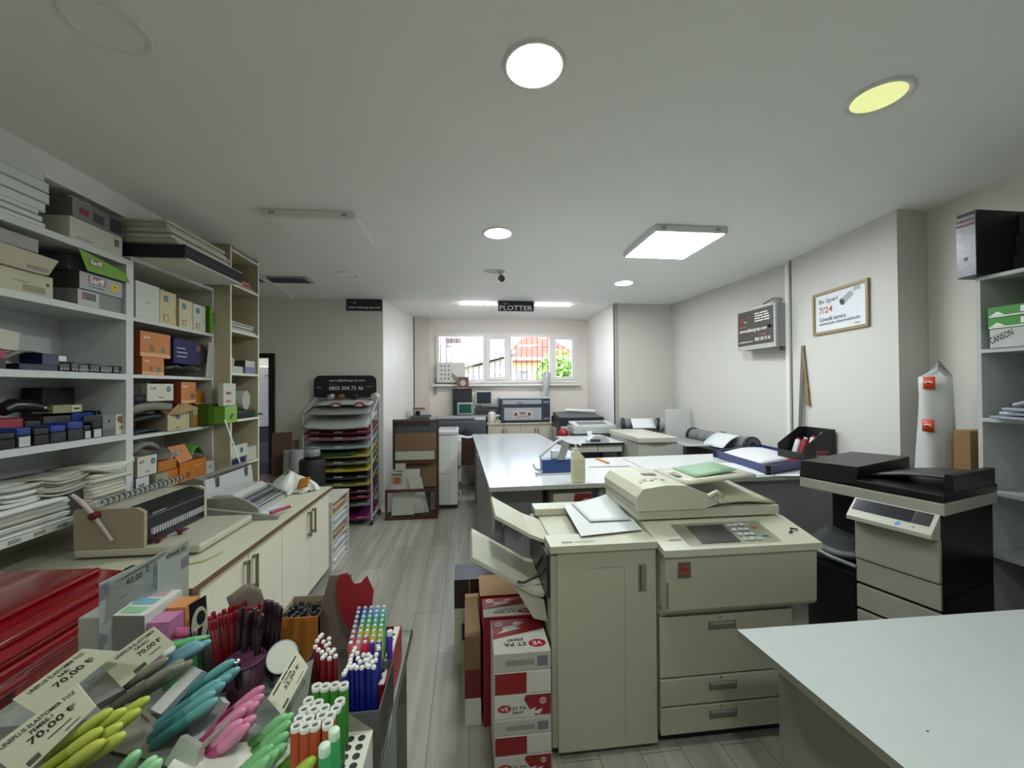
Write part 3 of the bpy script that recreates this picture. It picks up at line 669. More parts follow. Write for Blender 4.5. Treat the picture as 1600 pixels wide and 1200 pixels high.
b.prism([(X2+.004, ya, ZB+.004), (X2+.004, yb, ZB+.004), (X2+.004, yb-.01, ZB+.17), (X2+.004, yb+.02, ZB+.27), (X2+.004, ya+.04, ZB+.285)], (.004, 0, 0), C('#b2b2aa', .6))
for k in range(3): b.rect((X2+.008, ya+.05, ZB+.16-.03*k), Y, Z, .04, .005, C('#8b8b86', .6), .001)
S('paper_tag', b, 'tall white paper tag leaning at the right end of the purple pack', 'tag')
# board C2
z = ZC-.02+eps
b = B(); b.sheet(lambda u, v: (X2-.02-.25*u, at(208, 0, x=X2).y+.35*v, z+.002+.015*u+.05*v*(1-v)), C('#3d4254', .5), 4, 6, .004); S('blue_grey_folder', b, 'blue grey folder sheet sticking out at the bottom of the crowded shelf', 'folder')
def wsarff(px0, px1, zb, hh, label, m=WB):
    return carton('white_carton', label, px0, px1, 0, zb, .2, C('#8d8b75', .6), xf=X2+.01, z1=zb+hh, faces={'x+': m}, prints=[('t', 'Sarff', .1, .66, .22, .16, PRINTRED), ('d', .8, .68, .02, C('#2b5f78', .5, var=0)), ('d', .8, .68, .01, C('#5f97ac', .5, var=0)), ('r', .4, .16, .2, .08, C('#77756a', .5, var=0))])
b = B(); ya, yb = at(209, 0, x=X2).y, at(270, 0, x=X2).y
for k, (m_, zz, tt) in enumerate([('#1d1e20', .06, .02), ('#77766a', .085, .05), ('#141518', .14, .05)]):
    b = B(); b.sheet(lambda u, v: (X2+.0-.24*u, ya+(yb-ya)*v, z+zz+tt+.018*math.sin(PI*v)*(1-u)), C(m_, .6), 3, 6, tt); S('flat_pack', b, ['black flat pack lowest under the white carton of the crowded shelf', 'grey ribbed flat pack between two black packs', 'black flat pack directly under the white carton'][k], 'pack', 'flat packs on the crowded shelf')
wsarff(230, 271, z+.21, .115, 'white carton with blue disc high on the crowded shelf')
b = B(); b.box((X2-.2, ya+.0, z+.21), (X2-.03, at(229, 0, x=X2).y-.004, z+.30), C('#3b3b32', .6)); S('dark_stack', b, 'dark folder stack at the left end of the crowded shelf', 'folder')
ob3 = [('t', 'Sarff', .1, .74, .3, .1, PRINTWHITE), ('r', 0, .0, 1, .14, ORL), ('d', .74, .32, .022, C('#54607a', .5, var=0))]
ya = at(282, 0, x=X2).y
b, y0, y1, z1 = sbx(262, 296, 0, z, .2, C('#8a7f62', .6), xf=X2+.02, z1=z+.115, faces={'x+': C('#b3a985', .6)}, prints=[('d', .45, .85, .022, C('#2b4f6d', .5, var=0)), ('r', .35, .1, .2, .08, C('#5d5848', .5))])
t = S('open_carton', b, 'open cream carton with a kraft flap on the crowded shelf', 'box')
b = B(); b.slab([(X2+.02, y0, z1), (X2+.06, y0+.06, z1+.0), (X2+.07, y1+.02, z1+.03), (X2-.02, y1-.02, z1+.09)][::1], .003, C('#a58a63', .7)); P(t, 'flap', b, 'kraft cardboard flap')
b = B(); b.slab([(X2+.02, y0-.01, z1+.0), (X2+.0, y1-.06, z1+.0), (X2-.06, y1-.08, z1+.07), (X2-.05, y0-.02, z1+.06)], .003, C('#6a4a2a', .7)); P(t, 'flap', b)
carton('orange_carton', 'orange carton with white stripe beside the white carton of the crowded shelf', 283, 306, 0, z+.185, .2, ORD, xf=X2+.01, z1=z+.34, faces={'x+': OR}, prints=ob3)
carton('orange_carton', 'small orange carton at the back right of the crowded shelf', 305, 320, 0, z+.165, .15, ORD, xf=X2-.04, z1=z+.27, faces={'x+': C('#b3702a', .5)}, prints=ob3[1:2])
carton('pale_green_carton', 'pale green and orange carton under the small orange one', 297, 322, 0, z, .2, C('#77714c', .6), xf=X2-.02, z1=z+.16, prints=[('r', .2, .55, .7, .4, C('#a9ab72', .5)), ('r', .2, .02, .7, .5, C('#b96c22', .5))])
b, y0, y1, z1 = sbx(326, 342, 0, z+.01, .2, C('#3c5a08', .5), xf=X2+.06, z1=z+.17); S('green_box', b, 'dark green box side on the crowded shelf next to the tall unit', 'box')
# board D2 (behind the laminators)
z = .985+eps
_, y0, y1, z1 = carton('purple_white_carton', 'white and plum carton under the white carton by the binding machine', 208, 233, 0, z, .18, C('#5d4756', .5), xf=X2+.02, z1=z+.115, faces={'x+': C('#bfc2c4', .6)}, prints=[('r', 0, 0, 1, .22, C('#634a5e', .5, var=0)), ('t', 'Sarff', .2, .5, .4, .18, INK)])
wsarff(215, 245, z1+eps, .125, 'white carton with red lettering above the binding machine')
b = B(); b.sheet(lambda u, v: (X2-.0-.2*u, 2.76+.2*v, z+.26+.04*math.sin(PI*v)+.015*u), C('#6e6d68', .5), 4, 6, .03); S('grey_pad', b, 'crumpled grey pad on the white carton above the binding machine', 'pad')
carton('orange_carton', 'orange carton behind the small green card by the laminator', 246, 280, 0, z, .2, ORD, xf=X2+.01, z1=z+.11, faces={'x+': C('#b56a1c', .5)}, prints=ob3)
carton('orange_carton', 'orange open carton at the left of the heap behind the laminator', 247, 279, 0, z+.113, .2, ORD, xf=X2, z1=z+.18, faces={'x+': C('#b0691f', .5)})
t, y0, y1, z1 = carton('orange_carton', 'wide orange carton in front of the heap behind the laminator', 281, 322, 0, z, .2, ORD, xf=X2+.02, z1=z+.14, faces={'x+': C('#b56d1d', .5)}, prints=[('d', .3, .3, .025, C('#73502d', .5, var=0)), ('t', 'Sarff', .55, .6, .3, .14, C('#d8a368', .5, var=0))])
b = B(); b.slab([(X2+.02, y0, z1), (X2+.05, y0+.09, z1+.02), (X2-.0, y0+.08, z1+.13), (X2-.05, y0-.02, z1+.12)], .003, OR); P(t, 'flap', b)
carton('small_white_carton', 'small white carton at the right end of the heap behind the laminator', 323, 336, 0, z, .12, C('#b8bbb3', .6), xf=X2+.03, z1=z+.1, prints=[('d', .4, .55, .02, C('#8d9490', .5, var=0))])
b = B(); b.sheet(lambda u, v: (X2+.01-.2*u, 3.06+.2*v, z+.145+.09*math.sin(PI*(.1+.8*v))*math.sin(PI*(.3+.5*u))+.012*math.sin(17*v+9*u)), clear('#b7b4ac', .3, .2), 8, 12, .002); S('clear_bag', b, 'crinkled clear bag lying in the orange heap', 'bag')
b = B(); b.sheet(lambda u, v: (X2+.03-.2*u, 3.24+.13*v, z+.15+.1*math.sin(PI*(.1+.8*v))*math.sin(PI*(.3+.5*u))), C('#4f8f3c', .25), 8, 10, .002); S('green_bag', b, 'glossy green bag at the right of the orange heap', 'bag')
b = B(); b.box((X2-.01, at(246, 0, x=X2+.04).y, z), (X2+.035, at(265, 0, x=X2+.04).y, z+.11), C('#8b8f74', .5)); b.rect((X2+.035, at(248, 0, x=X2+.04).y, z+.05), Y, Z, .05, .03, C('#5d7350', .5), .001); S('card_pack', b, 'small olive card pack in front of the orange carton by the laminator', 'pack')
# tall unit contents
X3 = -1.94
def y3(px): return at(px, 0, x=X3).y
z = 2.537+eps
for k, m_ in enumerate(['#9a9a90', '#8e2b1d', '#a8501c', '#b98a3c']):
    b = B(); b.box((X3-.3, 3.57, z), (X3-.01*k, y3(398)-.012*k, z+.018), C(m_, .5)); S('file_folder', b, ['grey folder lowest', 'red folder second', 'rust folder third', 'yellow folder topmost'][k]+' on the upper shelf of the tall cream unit', 'folder', 'folders on the tall unit'); z += .019
z = 2.15+eps
for k in range(4):
    b = B(); b.box((X3-.3, 3.57, z), (X3-.012*((k*2) % 3), y3(399)-.01*k, z+.017), C(['#b5b5ae', '#9c9c94', '#c0c0ba', '#a4a49c'][k], .5), bev=.003); S('plastic_pack', b, ['bottom', 'second', 'third', 'top'][k]+' white pack on the second shelf of the tall cream unit', 'pack', 'white packs on the tall unit'); z += .019
z = 1.792+eps
b = B(); b.box((X3-.2, 3.57, z), (X3-.005, y3(380), z+.055), C('#b4b4a8', .6)); S('tape_box', b, 'white box beside the small lilac box on the tall unit', 'box')
b = B(); b.cyl((X3-.02, y3(363)+.03, z+.092), (X3-.09, y3(363)+.03, z+.092), .035, C('#6c7066', .4)); b.ring((X3-.0195, y3(363)+.03, z+.092), X, .022, .033, C('#b9bab2', .5)); S('tape_roll', b, 'tape roll standing on the white box of the tall unit', 'tape')
_, = (S('lilac_box', B().box((X3-.1, y3(384), z), (X3-.005, y3(401)-.01, z+.055), C('#77739a', .5)), 'small lilac box on the tall unit shelf', 'box'),)
S('card_box', B().box((X3-.1, y3(384)+.005, z+.057), (X3-.008, y3(401)-.02, z+.115), C('#3c3d3a', .5), faces={'x+': C('#b4b4aa', .5)}), 'small white faced box stacked on the lilac box', 'box')
z = 1.40+eps
b = B(); b.cyl((X3-.3, 3.78, z+.16), (X3-.01, 3.82, z+.155), .085, clear('#dcdcd4', .35, .25)); b.sheet(lambda u, v: (X3-.2+.12*u, 3.66+.2*v, z+.25+.03*math.sin(PI*v)), clear('#dcdcd4', .3, .25), 4, 6, .001); S('plastic_roll', b, 'roll of clear plastic film lying on the tall unit', 'roll')
S('black_folder', B().box((X3-.3, y3(372), z), (X3-.002, y3(402)-.03, z+.065), C('#1c1d1f', .35), bev=.01), 'black bundle under the roll of clear film', 'folder')
b = B(); b.sheet(lambda u, v: (X3+.03-.06*u, 3.9+.13*v, z+.01+.02*math.sin(PI*v)), C('#2f7a45', .3), 3, 6, .006); S('green_sleeve', b, 'bright green sleeve sticking out beside the black bundle', 'sleeve')
b = B(); b.box((X3-.02, y3(347)-.02, z+.12), (X3+.02, y3(366)-.02, z+.30), C('#bdbdb2', .6)); 
for zz, hh in ((.21, .022), (.15, .012)): b.rect((X3+.02, y3(351)-.02, z+zz), Y, Z, .07, hh, C('#93413c', .5, var=0), .001)
t = S('white_card', b, 'white hanging card box with red bars at the front edge of the tall unit', 'box')
b = B(); b.box((X3-.1, y3(349)-.02, z-.02), (X3+.022, y3(368)-.02, z+.115), C('#6c9a35', .4), faces={'x+': C('#7cab41', .4)}); b.disc((X3+.0226, y3(358)-.01, z+.03), X, .03, C('#3d3a1d', .5, var=0), ry=.014); S('green_carton', b, 'light green carton below the white card box with red bars', 'box')
z = 1.014+eps
S('white_carton', B().box((X3-.2, y3(386), z), (X3-.005, y3(405)-.01, z+.12), C('#b9b8aa', .6)), 'plain white carton at the right of the lowest visible tall unit shelf', 'box')
S('navy_pack', B().box((X3-.2, y3(362), z), (X3-.005, y3(384), z+.055), C('#20224a', .4), bev=.01), 'navy pack under the cream cube box', 'pack')
b = B(); b.box((X3-.14, y3(362), z+.058), (X3-.0, y3(386), z+.165), C('#8d8a70', .6), faces={'x+': C('#c0c0b2', .6)}); b.disc((X3+.0006, y3(377), z+.115), X, .025, C('#3a6880', .5, var=0)); S('cube_box', b, 'cream cube box with a blue disc on the navy pack', 'box')
# ================= counter along the shelves =================
CW = C('#dad7c4', .45, var=.02); CT = C('#c6c6b2', .4, var=.02); BRN = C('#6b4f3a', .55)
HND = C('#8c8470', .3, .8); CZ = .79; CX = -1.2
t = T('counter_cabinet', 'cream counter cabinet with brown edged worktop under the laminators', 'cabinet', (-1.6, 2.85, 0))
b = B(); b.box((-2.4, 1.98, .08), (-1.232, 3.53, CZ-.028), C('#aeab97', .5)); b.box((-1.92, 3.53, .08), (-1.232, 3.70, CZ-.028), C('#aeab97', .5)); b.box((-2.4, 2.0, 0), (-1.3, 3.53, .08), DARK); P(t, 'body', b)
b = B(); b.box((-2.4, 1.915, 0), (-1.215, 1.975, CZ-.03), CW, faces={'x+': BRN, 'y-': C('#a9a694', .5)}); P(t, 'end_panel', b)
b = B(); b.box((-2.4, 1.9, CZ-.028), (CX+.012, 3.53, CZ), CT, faces={'x+': BRN, 'y-': BRN}); b.box((-1.92, 3.53, CZ-.028), (CX+.012, 3.735, CZ), CT, faces={'x+': BRN}); P(t, 'worktop', b)
ys = [1.985, at(392, 900, x=CX).y, at(444, 860, x=CX).y, at(487, 830, x=CX).y, 3.70]
for k in range(4):
    b = B(); b.box((-1.231, ys[k]+.003, .09), (-1.212, ys[k+1]-.003, CZ-.032), CW, bev=.002); dr = P(t, 'door', b)
    yh = ys[k+1]-.045 if k % 2 == 0 else ys[k]+.045
    b = B(); b.box((-1.195, yh-.007, .53), (-1.183, yh+.007, .72), HND)
    for zz in (.535, .70): b.box((-1.212, yh-.009, zz), (-1.183, yh+.009, zz+.016), HND)
    P(dr, 'handle', b)
# open paper shelf at the end of the counter
t = T('paper_shelf', 'low white open shelf of paper at the far end of the counter', 'shelf unit', (-1.6, 4.0, 0))
PZ = .625
for yy in (3.745, 4.245):
    b = B(); b.box((-1.92, yy, 0), (-1.2, yy+.016, PZ), C('#c9c9bf', .5)); P(t, 'side_panel', b)
b = B(); b.box((-1.92, 3.745, PZ), (-1.195, 4.262, PZ+.016), C('#c6c7bd', .45)); P(t, 'top_panel', b)
sz = [.02, .145, .27, .385, .5]
for zz in sz:
    b = B(); b.box((-1.92, 3.762, zz-.012), (-1.205, 4.244, zz), C('#b9bab2', .5)); P(t, 'shelf_board', b)
for k, (zz, m_, hh, lb) in enumerate(zip(sz, ['#c3c4c2', '#aeb2b5', '#8d745a', '#b0b6bc', '#9a805c'], (.07, .06, .05, .065, .06), ('white', 'pale grey', 'brown kraft', 'blue grey', 'tan'))):
    b = B(); b.box((-1.9, 3.79, zz+.0015), (-1.225, 4.22, zz+hh), C(m_, .6))
    b.sheet(lambda u, v: (-1.85+.66*u, 3.80+.38*v, zz+hh+.002+.018*v*(1-v)+.01*u), C(m_, .6), 3, 5, .002)
    S('paper_ream', b, '%s paper stack on the %s shelf of the low open unit' % (lb, ['lowest', 'second', 'middle', 'fourth', 'highest'][k]), 'paper', 'papers in the low open shelf')
# --- comb binding machine
BM = C('#b5b3a0', .45); t = T('binding_machine', 'cream comb binding machine with black front on the counter', 'binding machine', (-1.7, 2.5, CZ))
b = B(); b.box((-1.98, 2.27, CZ+.012), (-1.385, 2.79, CZ+.055), BM, bev=.012)
for xx in (-1.9, -1.44):
    for yy in (2.33, 2.72): b.cyl((xx, yy, CZ), (xx, yy, CZ+.014), .018, BLACK)
P(t, 'base', b)
b = B(); b.prism([(-1.98, 2.275, CZ+.056), (-1.655, 2.275, CZ+.056), (-1.655, 2.275, CZ+.235), (-1.69, 2.275, CZ+.255), (-1.98, 2.275, CZ+.255)], (0, .022, 0), C('#998d78', .4)); P(t, 'end_cover', b)  # near cover in darker tan: shade and reflection put into its colour
b = B(); b.prism([(-1.98, 2.755, CZ+.056), (-1.655, 2.755, CZ+.056), (-1.655, 2.755, CZ+.235), (-1.69, 2.755, CZ+.255), (-1.98, 2.755, CZ+.255)], (0, .022, 0), BM); P(t, 'end_cover', b)
b = B(); b.prism([(-1.97, 2.299, CZ+.056), (-1.665, 2.299, CZ+.056), (-1.665, 2.299, CZ+.225), (-1.72, 2.299, CZ+.25), (-1.97, 2.299, CZ+.25)], (0, .454, 0), BM); P(t, 'body', b)
b = B(); b.prism([(-1.664, 2.3, CZ+.06), (-1.655, 2.3, CZ+.06), (-1.655, 2.3, CZ+.226), (-1.735, 2.3, CZ+.258), (-1.735, 2.3, CZ+.252), (-1.664, 2.3, CZ+.222)], (0, .452, 0), C('#161619', .3))
b.box((-1.655, 2.3, CZ+.195), (-1.6535, 2.752, CZ+.2), C('#5d5f62', .4)); b.rect((-1.656, 2.33, CZ+.207), Y, Z, .10, .007, C('#8d8f92', .5, var=0), .002); P(t, 'front_panel', b)
b = B()
for k in range(22): b.box((-1.654, 2.32+k*.0192, CZ+.105), (-1.638, 2.327+k*.0192, CZ+.135), C('#b9babb', .35))
P(t, 'comb_teeth', b, stuff=False)
b = B(); b.tube([(-1.97, 2.255, CZ+.34), (-1.93, 2.26, CZ+.30), (-1.87, 2.262, CZ+.22), (-1.79, 2.26, CZ+.10)], [.008, .012, .011, .009], C('#b9aaa8', .25)); b.cyl((-1.87, 2.275, CZ+.23), (-1.87, 2.24, CZ+.23), .018, C('#5c1620', .4)); P(t, 'lever', b)
for (xx, yy) in ((-1.63, 2.33), (-1.6, 2.45)):
    b = B(); b.cyl((xx, yy, CZ+.056), (xx, yy, CZ+.075), .01, C('#5c1422', .4)); b.box((xx-.01, yy-.02, CZ+.073), (xx+.03, yy+.03, CZ+.082), C('#5c1422', .4), bev=.003); P(t, 'clamp_knob', b)
b = B()
for k in range(34):
    yy = 2.3+k*.0175
    pts = [V((-1.87+.016*math.cos(a), yy, CZ+.284+.016*math.sin(a))) for a in [q*PI/5-1.2 for q in range(9)]]; b.tube(pts, .003, C('#4d4e50' if k % 2 else '#b9baba', .4), 5)
b.box((-1.905, 2.29, CZ+.262), (-1.89, 2.90, CZ+.285), C('#c3c4c2', .4))
S('binding_comb', b, 'long white plastic binding comb lying on the cream binding machine', 'binding comb')
# --- big grey laminator
GM = C('#7f8079', .5); t = T('laminator', 'large grey laminator with silver front at the back of the counter', 'laminator', (-1.93, 3.3, CZ))
b = B(); b.prism([(-2.04, 3.0, CZ+.03), (-1.81, 3.0, CZ+.03), (-1.79, 3.0, CZ+.07), (-1.81, 3.0, CZ+.235), (-1.87, 3.0, CZ+.255), (-2.04, 3.0, CZ+.20)], (0, .62, 0), GM, smooth=False); P(t, 'body', b)
b = B(); b.slab([(-1.786, 3.01, CZ+.075), (-1.786, 3.61, CZ+.075), (-1.806, 3.61, CZ+.233), (-1.806, 3.01, CZ+.233)], .004, C('#b9bbb8', .35)); P(t, 'front_cover', b)
b = B(); b.box((-1.815, 3.06, CZ+.240), (-1.803, 3.59, CZ+.250), CHROME); b.box((-1.808, 3.1, CZ+.2335), (-1.80, 3.56, CZ+.238), DARK); P(t, 'silver_rail', b)
for yy in (3.12, 3.14, 3.5, 3.52):
    b = B(); b.box((-1.802, yy, CZ+.16), (-1.79, yy+.008, CZ+.228), C('#5e6062', .4)); P(t, 'latch', b)
b = B(); b.box((-2.04, 2.98, CZ), (-1.785, 3.6, CZ+.03), C('#b4b5ae', .4), bev=.005); P(t, 'base_tray', b)
# white angled sheet beside the tall unit
b = B(); p = at(350, 656, x=-1.87); q = at(374, 722, x=-1.86); q.z = 1.047; b.slab([p, p+V((-.02, .05, 0)), q+V((-.02, .05, 0)), q], .004, C('#e4e4de', .4)); S('acrylic_sheet', b, 'thin white edged sheet leaning above the grey laminator', 'sheet')
# --- silver roll laminator in front
t = T('roll_laminator', 'silver roll laminator with chrome rails at the front of the counter', 'laminator', (-1.6, 3.15, CZ))
b = B(); b.prism([(-1.77, 2.93, CZ+.012), (-1.42, 2.93, CZ+.012), (-1.42, 2.93, CZ+.05), (-1.49, 2.93, CZ+.1), (-1.56, 2.93, CZ+.13), (-1.75, 2.93, CZ+.125), (-1.77, 2.93, CZ+.1)], (0, .02, 0), C('#8f9088', .45))
b.box((-1.77, 2.95, CZ), (-1.43, 3.36, CZ+.05), C('#a6a89f', .45)); b.prism([(-1.77, 3.36, CZ+.012), (-1.42, 3.36, CZ+.012), (-1.42, 3.36, CZ+.05), (-1.56, 3.36, CZ+.13), (-1.77, 3.36, CZ+.11)], (0, .02, 0), C('#8f9088', .45)); P(t, 'body', b)
b = B(); b.prism([(-1.74, 2.95, CZ+.06), (-1.57, 2.95, CZ+.06), (-1.56, 2.95, CZ+.12), (-1.60, 2.95, CZ+.145), (-1.72, 2.95, CZ+.14)], (0, .41, 0), C('#b6b8b4', .3), smooth=False); P(t, 'top_cover', b)
b = B(); b.cyl((-1.53, 2.955, CZ+.085), (-1.53, 3.355, CZ+.085), .026, C('#47494b', .35)); P(t, 'roller', b)
b = B(); b.box((-1.475, 2.94, CZ+.06), (-1.465, 3.37, CZ+.07), CHROME); b.box((-1.44, 2.94, CZ+.04), (-1.425, 3.38, CZ+.05), CHROME); P(t, 'chrome_rail', b)
t = T('paper_trimmer', 'grey guillotine trimmer arm with a pink ended handle on the counter', 'trimmer', (-1.5, 2.85, CZ))
b = B(); b.prism([(-1.80, 2.83, CZ+.10), (-1.30, 2.83, CZ+.028), (-1.25, 2.83, CZ+.022), (-1.25, 2.83, CZ+.002), (-1.72, 2.83, CZ+.002), (-1.80, 2.83, CZ+.04)], (0, .03, 0), C('#8b8d84', .5)); P(t, 'arm', b)
b = B(); b.cyl((-1.31, 2.86, CZ+.036), (-1.24, 2.99, CZ+.04), .011, C('#a02a55', .3)); b.cyl((-1.24, 2.99, CZ+.04), (-1.235, 3.0, CZ+.04), .009, C('#d8b4c0', .4)); P(t, 'handle', b, 'pink ended handle')
b = B(); b.prism([at(398, 806, z=CZ+.001), at(418, 792, z=CZ+.001), at(446, 789, z=CZ+.001), at(430, 803, z=CZ+.001)], (0, 0, .0015), C('#cfd3d8', .5)); b.rect(at(420, 799, z=CZ+.0026), V((.6, .8, 0)), V((-.8, .6, 0)), .12, .02, C('#8095b3', .5, var=0)); S('paper_slip', b, 'white printed slip lying by the pink handle on the counter', 'paper')
b = B(); p, q = at(452, 770, z=CZ+.006), at(485, 767, z=CZ+.006); d = (q-p).normalized(); n = V((-d.y, d.x, 0))
b.prism([p, p+d*.1-n*.006, q-n*.02, q-d*.01+n*.02, p+d*.1+n*.008], (0, 0, .01), C('#4a1216', .35)); b.tube([q-d*.05+n*.004, q-d*.02+n*.022, q+n*.012, q-d*.01-n*.01], .008, C('#6a1519', .35)); S('scissors', b, 'dark red closed scissors at the far end of the counter', 'scissors')
b = B(); b.tube([at(262, 888, z=CZ+.006), at(290, 882, z=CZ+.006), at(318, 876, z=CZ+.006), at(338, 867, z=CZ+.006), at(347, 862, z=CZ+.006)], .005, C('#a7a878', .5)); S('cable', b, 'pale yellow green cable lying along the near end of the counter', 'cable')
# crumpled white carrier bag
c = at(460, 768, z=CZ+.002); t = T('carrier_bag', 'crumpled white carrier bag with an orange patch at the end of the counter', 'bag', c)
b = B()
def bagf(u, v):
    a = 2*PI*u; r_ = (.15+.03*math.sin(3*a+1)+.02*math.sin(7*a))*(1-.75*v**2)
    return c+V((r_*1.15*math.cos(a)-.03, r_*.8*math.sin(a), .003+.15*v*(1-.18*math.sin(2*a+.6))+.01*math.sin(9*a)*v))
b.sheet(bagf, C('#d4d5d2', .35), 30, 8, .001); P(t, 'bag', b)
b = B(); b.sheet(lambda u, v: (c.x+.06+.09*u, c.y-.105-.012*u+.06*v, CZ+.045+.07*v+.02*u), C('#b87422', .4), 4, 4, .002); P(t, 'print', b)
# ================= far left corner =================
t = T('side_table', 'brown wooden side table against the far wall by the doorway', 'table', (-2.2, 4.85, 0))
b = B(); b.box((-2.36, 4.55, .64), (-1.72, 5.0, .665), C('#5c4433', .5)); P(t, 'table_top', b)
for xx in (-2.35, -1.79):
    for yy in (4.58, 4.94): P(t, 'leg', B().box((xx, yy, 0), (xx+.045, yy+.045, .64), C('#4a3528', .5)))
p, q = at(424, 677, y=4.9), at(441, 677, y=4.9); S('cardboard_sheet', B().prism([(p.x, 4.9, .667), (q.x+.05, 5.0, .667), (q.x+.05, 5.02, p.z), (p.x, 4.92, p.z)], (0, .02, 0), C('#4f3a29', .7)), 'brown cardboard sheet standing on the side table', 'cardboard')
for k, (pa, pb, pt, y_) in enumerate([(444, 457, 704, 4.86), (455, 470, 703, 4.8)]):
    p, q = at(pa, pt, y=y_), at(pb, pt, y=y_); b = B(); r_ = (q.x-p.x)/2+.012; b.cyl(((p.x+q.x)/2, y_, .667), ((p.x+q.x)/2+.01, y_, p.z), r_, C('#a2a3a4', .6)); b.disc(((p.x+q.x)/2+.01, y_, p.z+.001), Z, r_*.45, C('#5a5a5a', .6)); S('paper_roll', b, ['white paper roll next to the cardboard on the side table', 'white paper roll next to the coloured paper rack'][k], 'roll', 'upright white rolls on the side table')
p = at(462, 688, y=5.3); b = B(); b.cyl((p.x, 5.3, 0), (p.x, 5.3, p.z), .035, C('#7f807e', .6)); S('cardboard_tube', b, 'thin grey tube standing behind the white rolls', 'tube')
p = at(488, 717, y=4.45); t = T('drum_stool', 'black drum stool in front of the coloured paper rack', 'stool', (p.x, 4.45, 0))
b = B(); b.lathe([(.15, 0), (.14, .03), (.12, .4), (.13, p.z-.03), (.12, p.z-.002)], C('#121214', .5), (p.x, 4.45, 0)); P(t, 'body', b)
b = B(); b.lathe([(.075, 0), (.078, .01), (.078, .03)], C('#17181a', .3), (p.x, 4.45, p.z)); t2 = T('tape_dispenser', 'dark glassy tape dispenser standing on the black drum stool', 'dispenser', (p.x, 4.45, p.z)); P(t2, 'base', b)
b = B(); b.lathe([(.07, .031), (.08, .06), (.075, .095), (.05, .105)], clear('#9aa09c', .3, .1), (p.x, 4.45, p.z)); P(t2, 'cup', b)
b = B()
for k in range(5): b.cyl((p.x-.05+k*.024, 4.40, p.z+.04), (p.x-.05+k*.024, 4.40, p.z+.085), .009, C('#b9bbba', .3))
P(t2, 'rollers', b)
# office chair just visible past the shelf
t = T('office_chair', 'black office chair half hidden behind the tall shelves', 'chair', (-2.62, 4.75, 0))
b = B(); b.box((-2.83, 4.35, .44), (-2.42, 4.75, .52), BLACK, bev=.03); P(t, 'seat', b)
b = B(); b.box((-2.84, 4.3, .62), (-2.44, 4.36, 1.08), BLACK, bev=.025); P(t, 'backrest', b)
b = B(); b.tube([(-2.42, 4.4, .5), (-2.38, 4.4, .72), (-2.38, 4.62, .74), (-2.42, 4.7, .5)], .014, STEEL); P(t, 'armrest', b)
b = B(); b.cyl((-2.62, 4.55, .08), (-2.62, 4.55, .44), .03, DARK)
for k in range(5): b.tube([(-2.62, 4.55, .1), (-2.62+.28*math.cos(k*1.257), 4.55+.28*math.sin(k*1.257), .06)], .018, DARK); b.cyl((-2.62+.28*math.cos(k*1.257), 4.55+.28*math.sin(k*1.257), 0), (-2.62+.28*math.cos(k*1.257), 4.55+.28*math.sin(k*1.257), .06), .022, DARK)
P(t, 'base', b)
# the white machine seen through the doorway
t = T('white_machine', 'white tall machine seen through the black doorway', 'machine', (-3.0, 6.4, 0))
b = B(); b.box((-3.35, 6.1, 1.12), (-2.72, 6.6, 1.98), C('#c9cccf', .35), bev=.02); P(t, 'cabinet', b)
b = B(); b.box((-2.86, 6.085, 1.84), (-2.74, 6.1, 1.86), GREY); b.box((-2.76, 6.08, 1.2), (-2.735, 6.1, 1.85), C('#9a9ea2', .3)); P(t, 'hinge', b)
b = B(); b.box((-3.35, 6.1, 0), (-2.72, 6.6, 1.1), C('#3b3f45', .4), bev=.01); b.box((-3.33, 6.08, .62), (-2.74, 6.1, .9), C('#55595f', .4)); P(t, 'base', b)

# ================= rack of coloured card =================
RX0, RX1, RY0, RY1 = -1.95, -1.16, 5.06, 5.5
TUBE = C('#b4b6b4', .4)
t = T('paper_rack', 'tall white wire rack of coloured card sheets with a black header', 'rack', ((RX0+RX1)/2, 5.3, 0))
for xx in (RX0, RX1):
    P(t, 'front_post', B().cyl((xx, RY0, .06), (xx, RY0, 1.36), .011, TUBE)); P(t, 'back_post', B().cyl((xx, RY1, .06), (xx, RY1, 1.56), .011, TUBE))
    b = B(); b.tube([(xx, RY0, 1.35), (xx, RY1, 1.55)], .01, TUBE); b.tube([(xx, RY0, .1), (xx, RY1, .1)], .01, TUBE); P(t, 'side_rail', b)
    for yy in (RY0, RY1): P(t, 'caster', B().cyl((xx-.012, yy, .03), (xx+.012, yy, .03), .03, DARK).box((xx-.008, yy-.01, .045), (xx+.008, yy+.01, .07), STEEL))
b = B()
hx0, hx1, hz0, hz1 = RX0-.02, RX1-.03, 1.54, 1.825
hp = [(hx0, 5.47, hz0), (hx1, 5.47, hz0), (hx1, 5.47, hz1-.07)]+[(hx1-.07+.07*math.cos(a), 5.47, hz1-.07+.07*math.sin(a)) for a in [k*PI/10 for k in range(1, 6)]]+[(hx0+.07-.07*math.sin(a), 5.47, hz1-.07+.07*math.cos(a)) for a in [k*PI/10 for k in range(0, 6)]]
b.prism(hp, (0, .012, 0), C('#1b1c1f', .4))
b.text('siparis@akkargrup.com', (hx0+.185, 5.47, hz1-.085), X, Z, .45, .04, C('#c9c9c6', .5, var=0)); b.rect((hx0+.185, 5.47, hz1-.118), X, Z, .11, .012, C('#8a3b3f', .5, var=0))
b.text('0850 304 75 46', (hx0+.185, 5.47, hz1-.19), X, Z, .43, .052, C('#d6d6d2', .5, var=0)); b.text('Akkar', (hx0+.03, 5.47, hz1-.16), X, Z, .07, .02, C('#a3a3a0', .5, var=0)); b.text('Akkar', (hx1-.12, 5.47, hz1-.155), X, Z, .08, .02, C('#a3a3a0', .5, var=0))
P(t, 'header', b, 'black rounded header sign with an email and phone number')
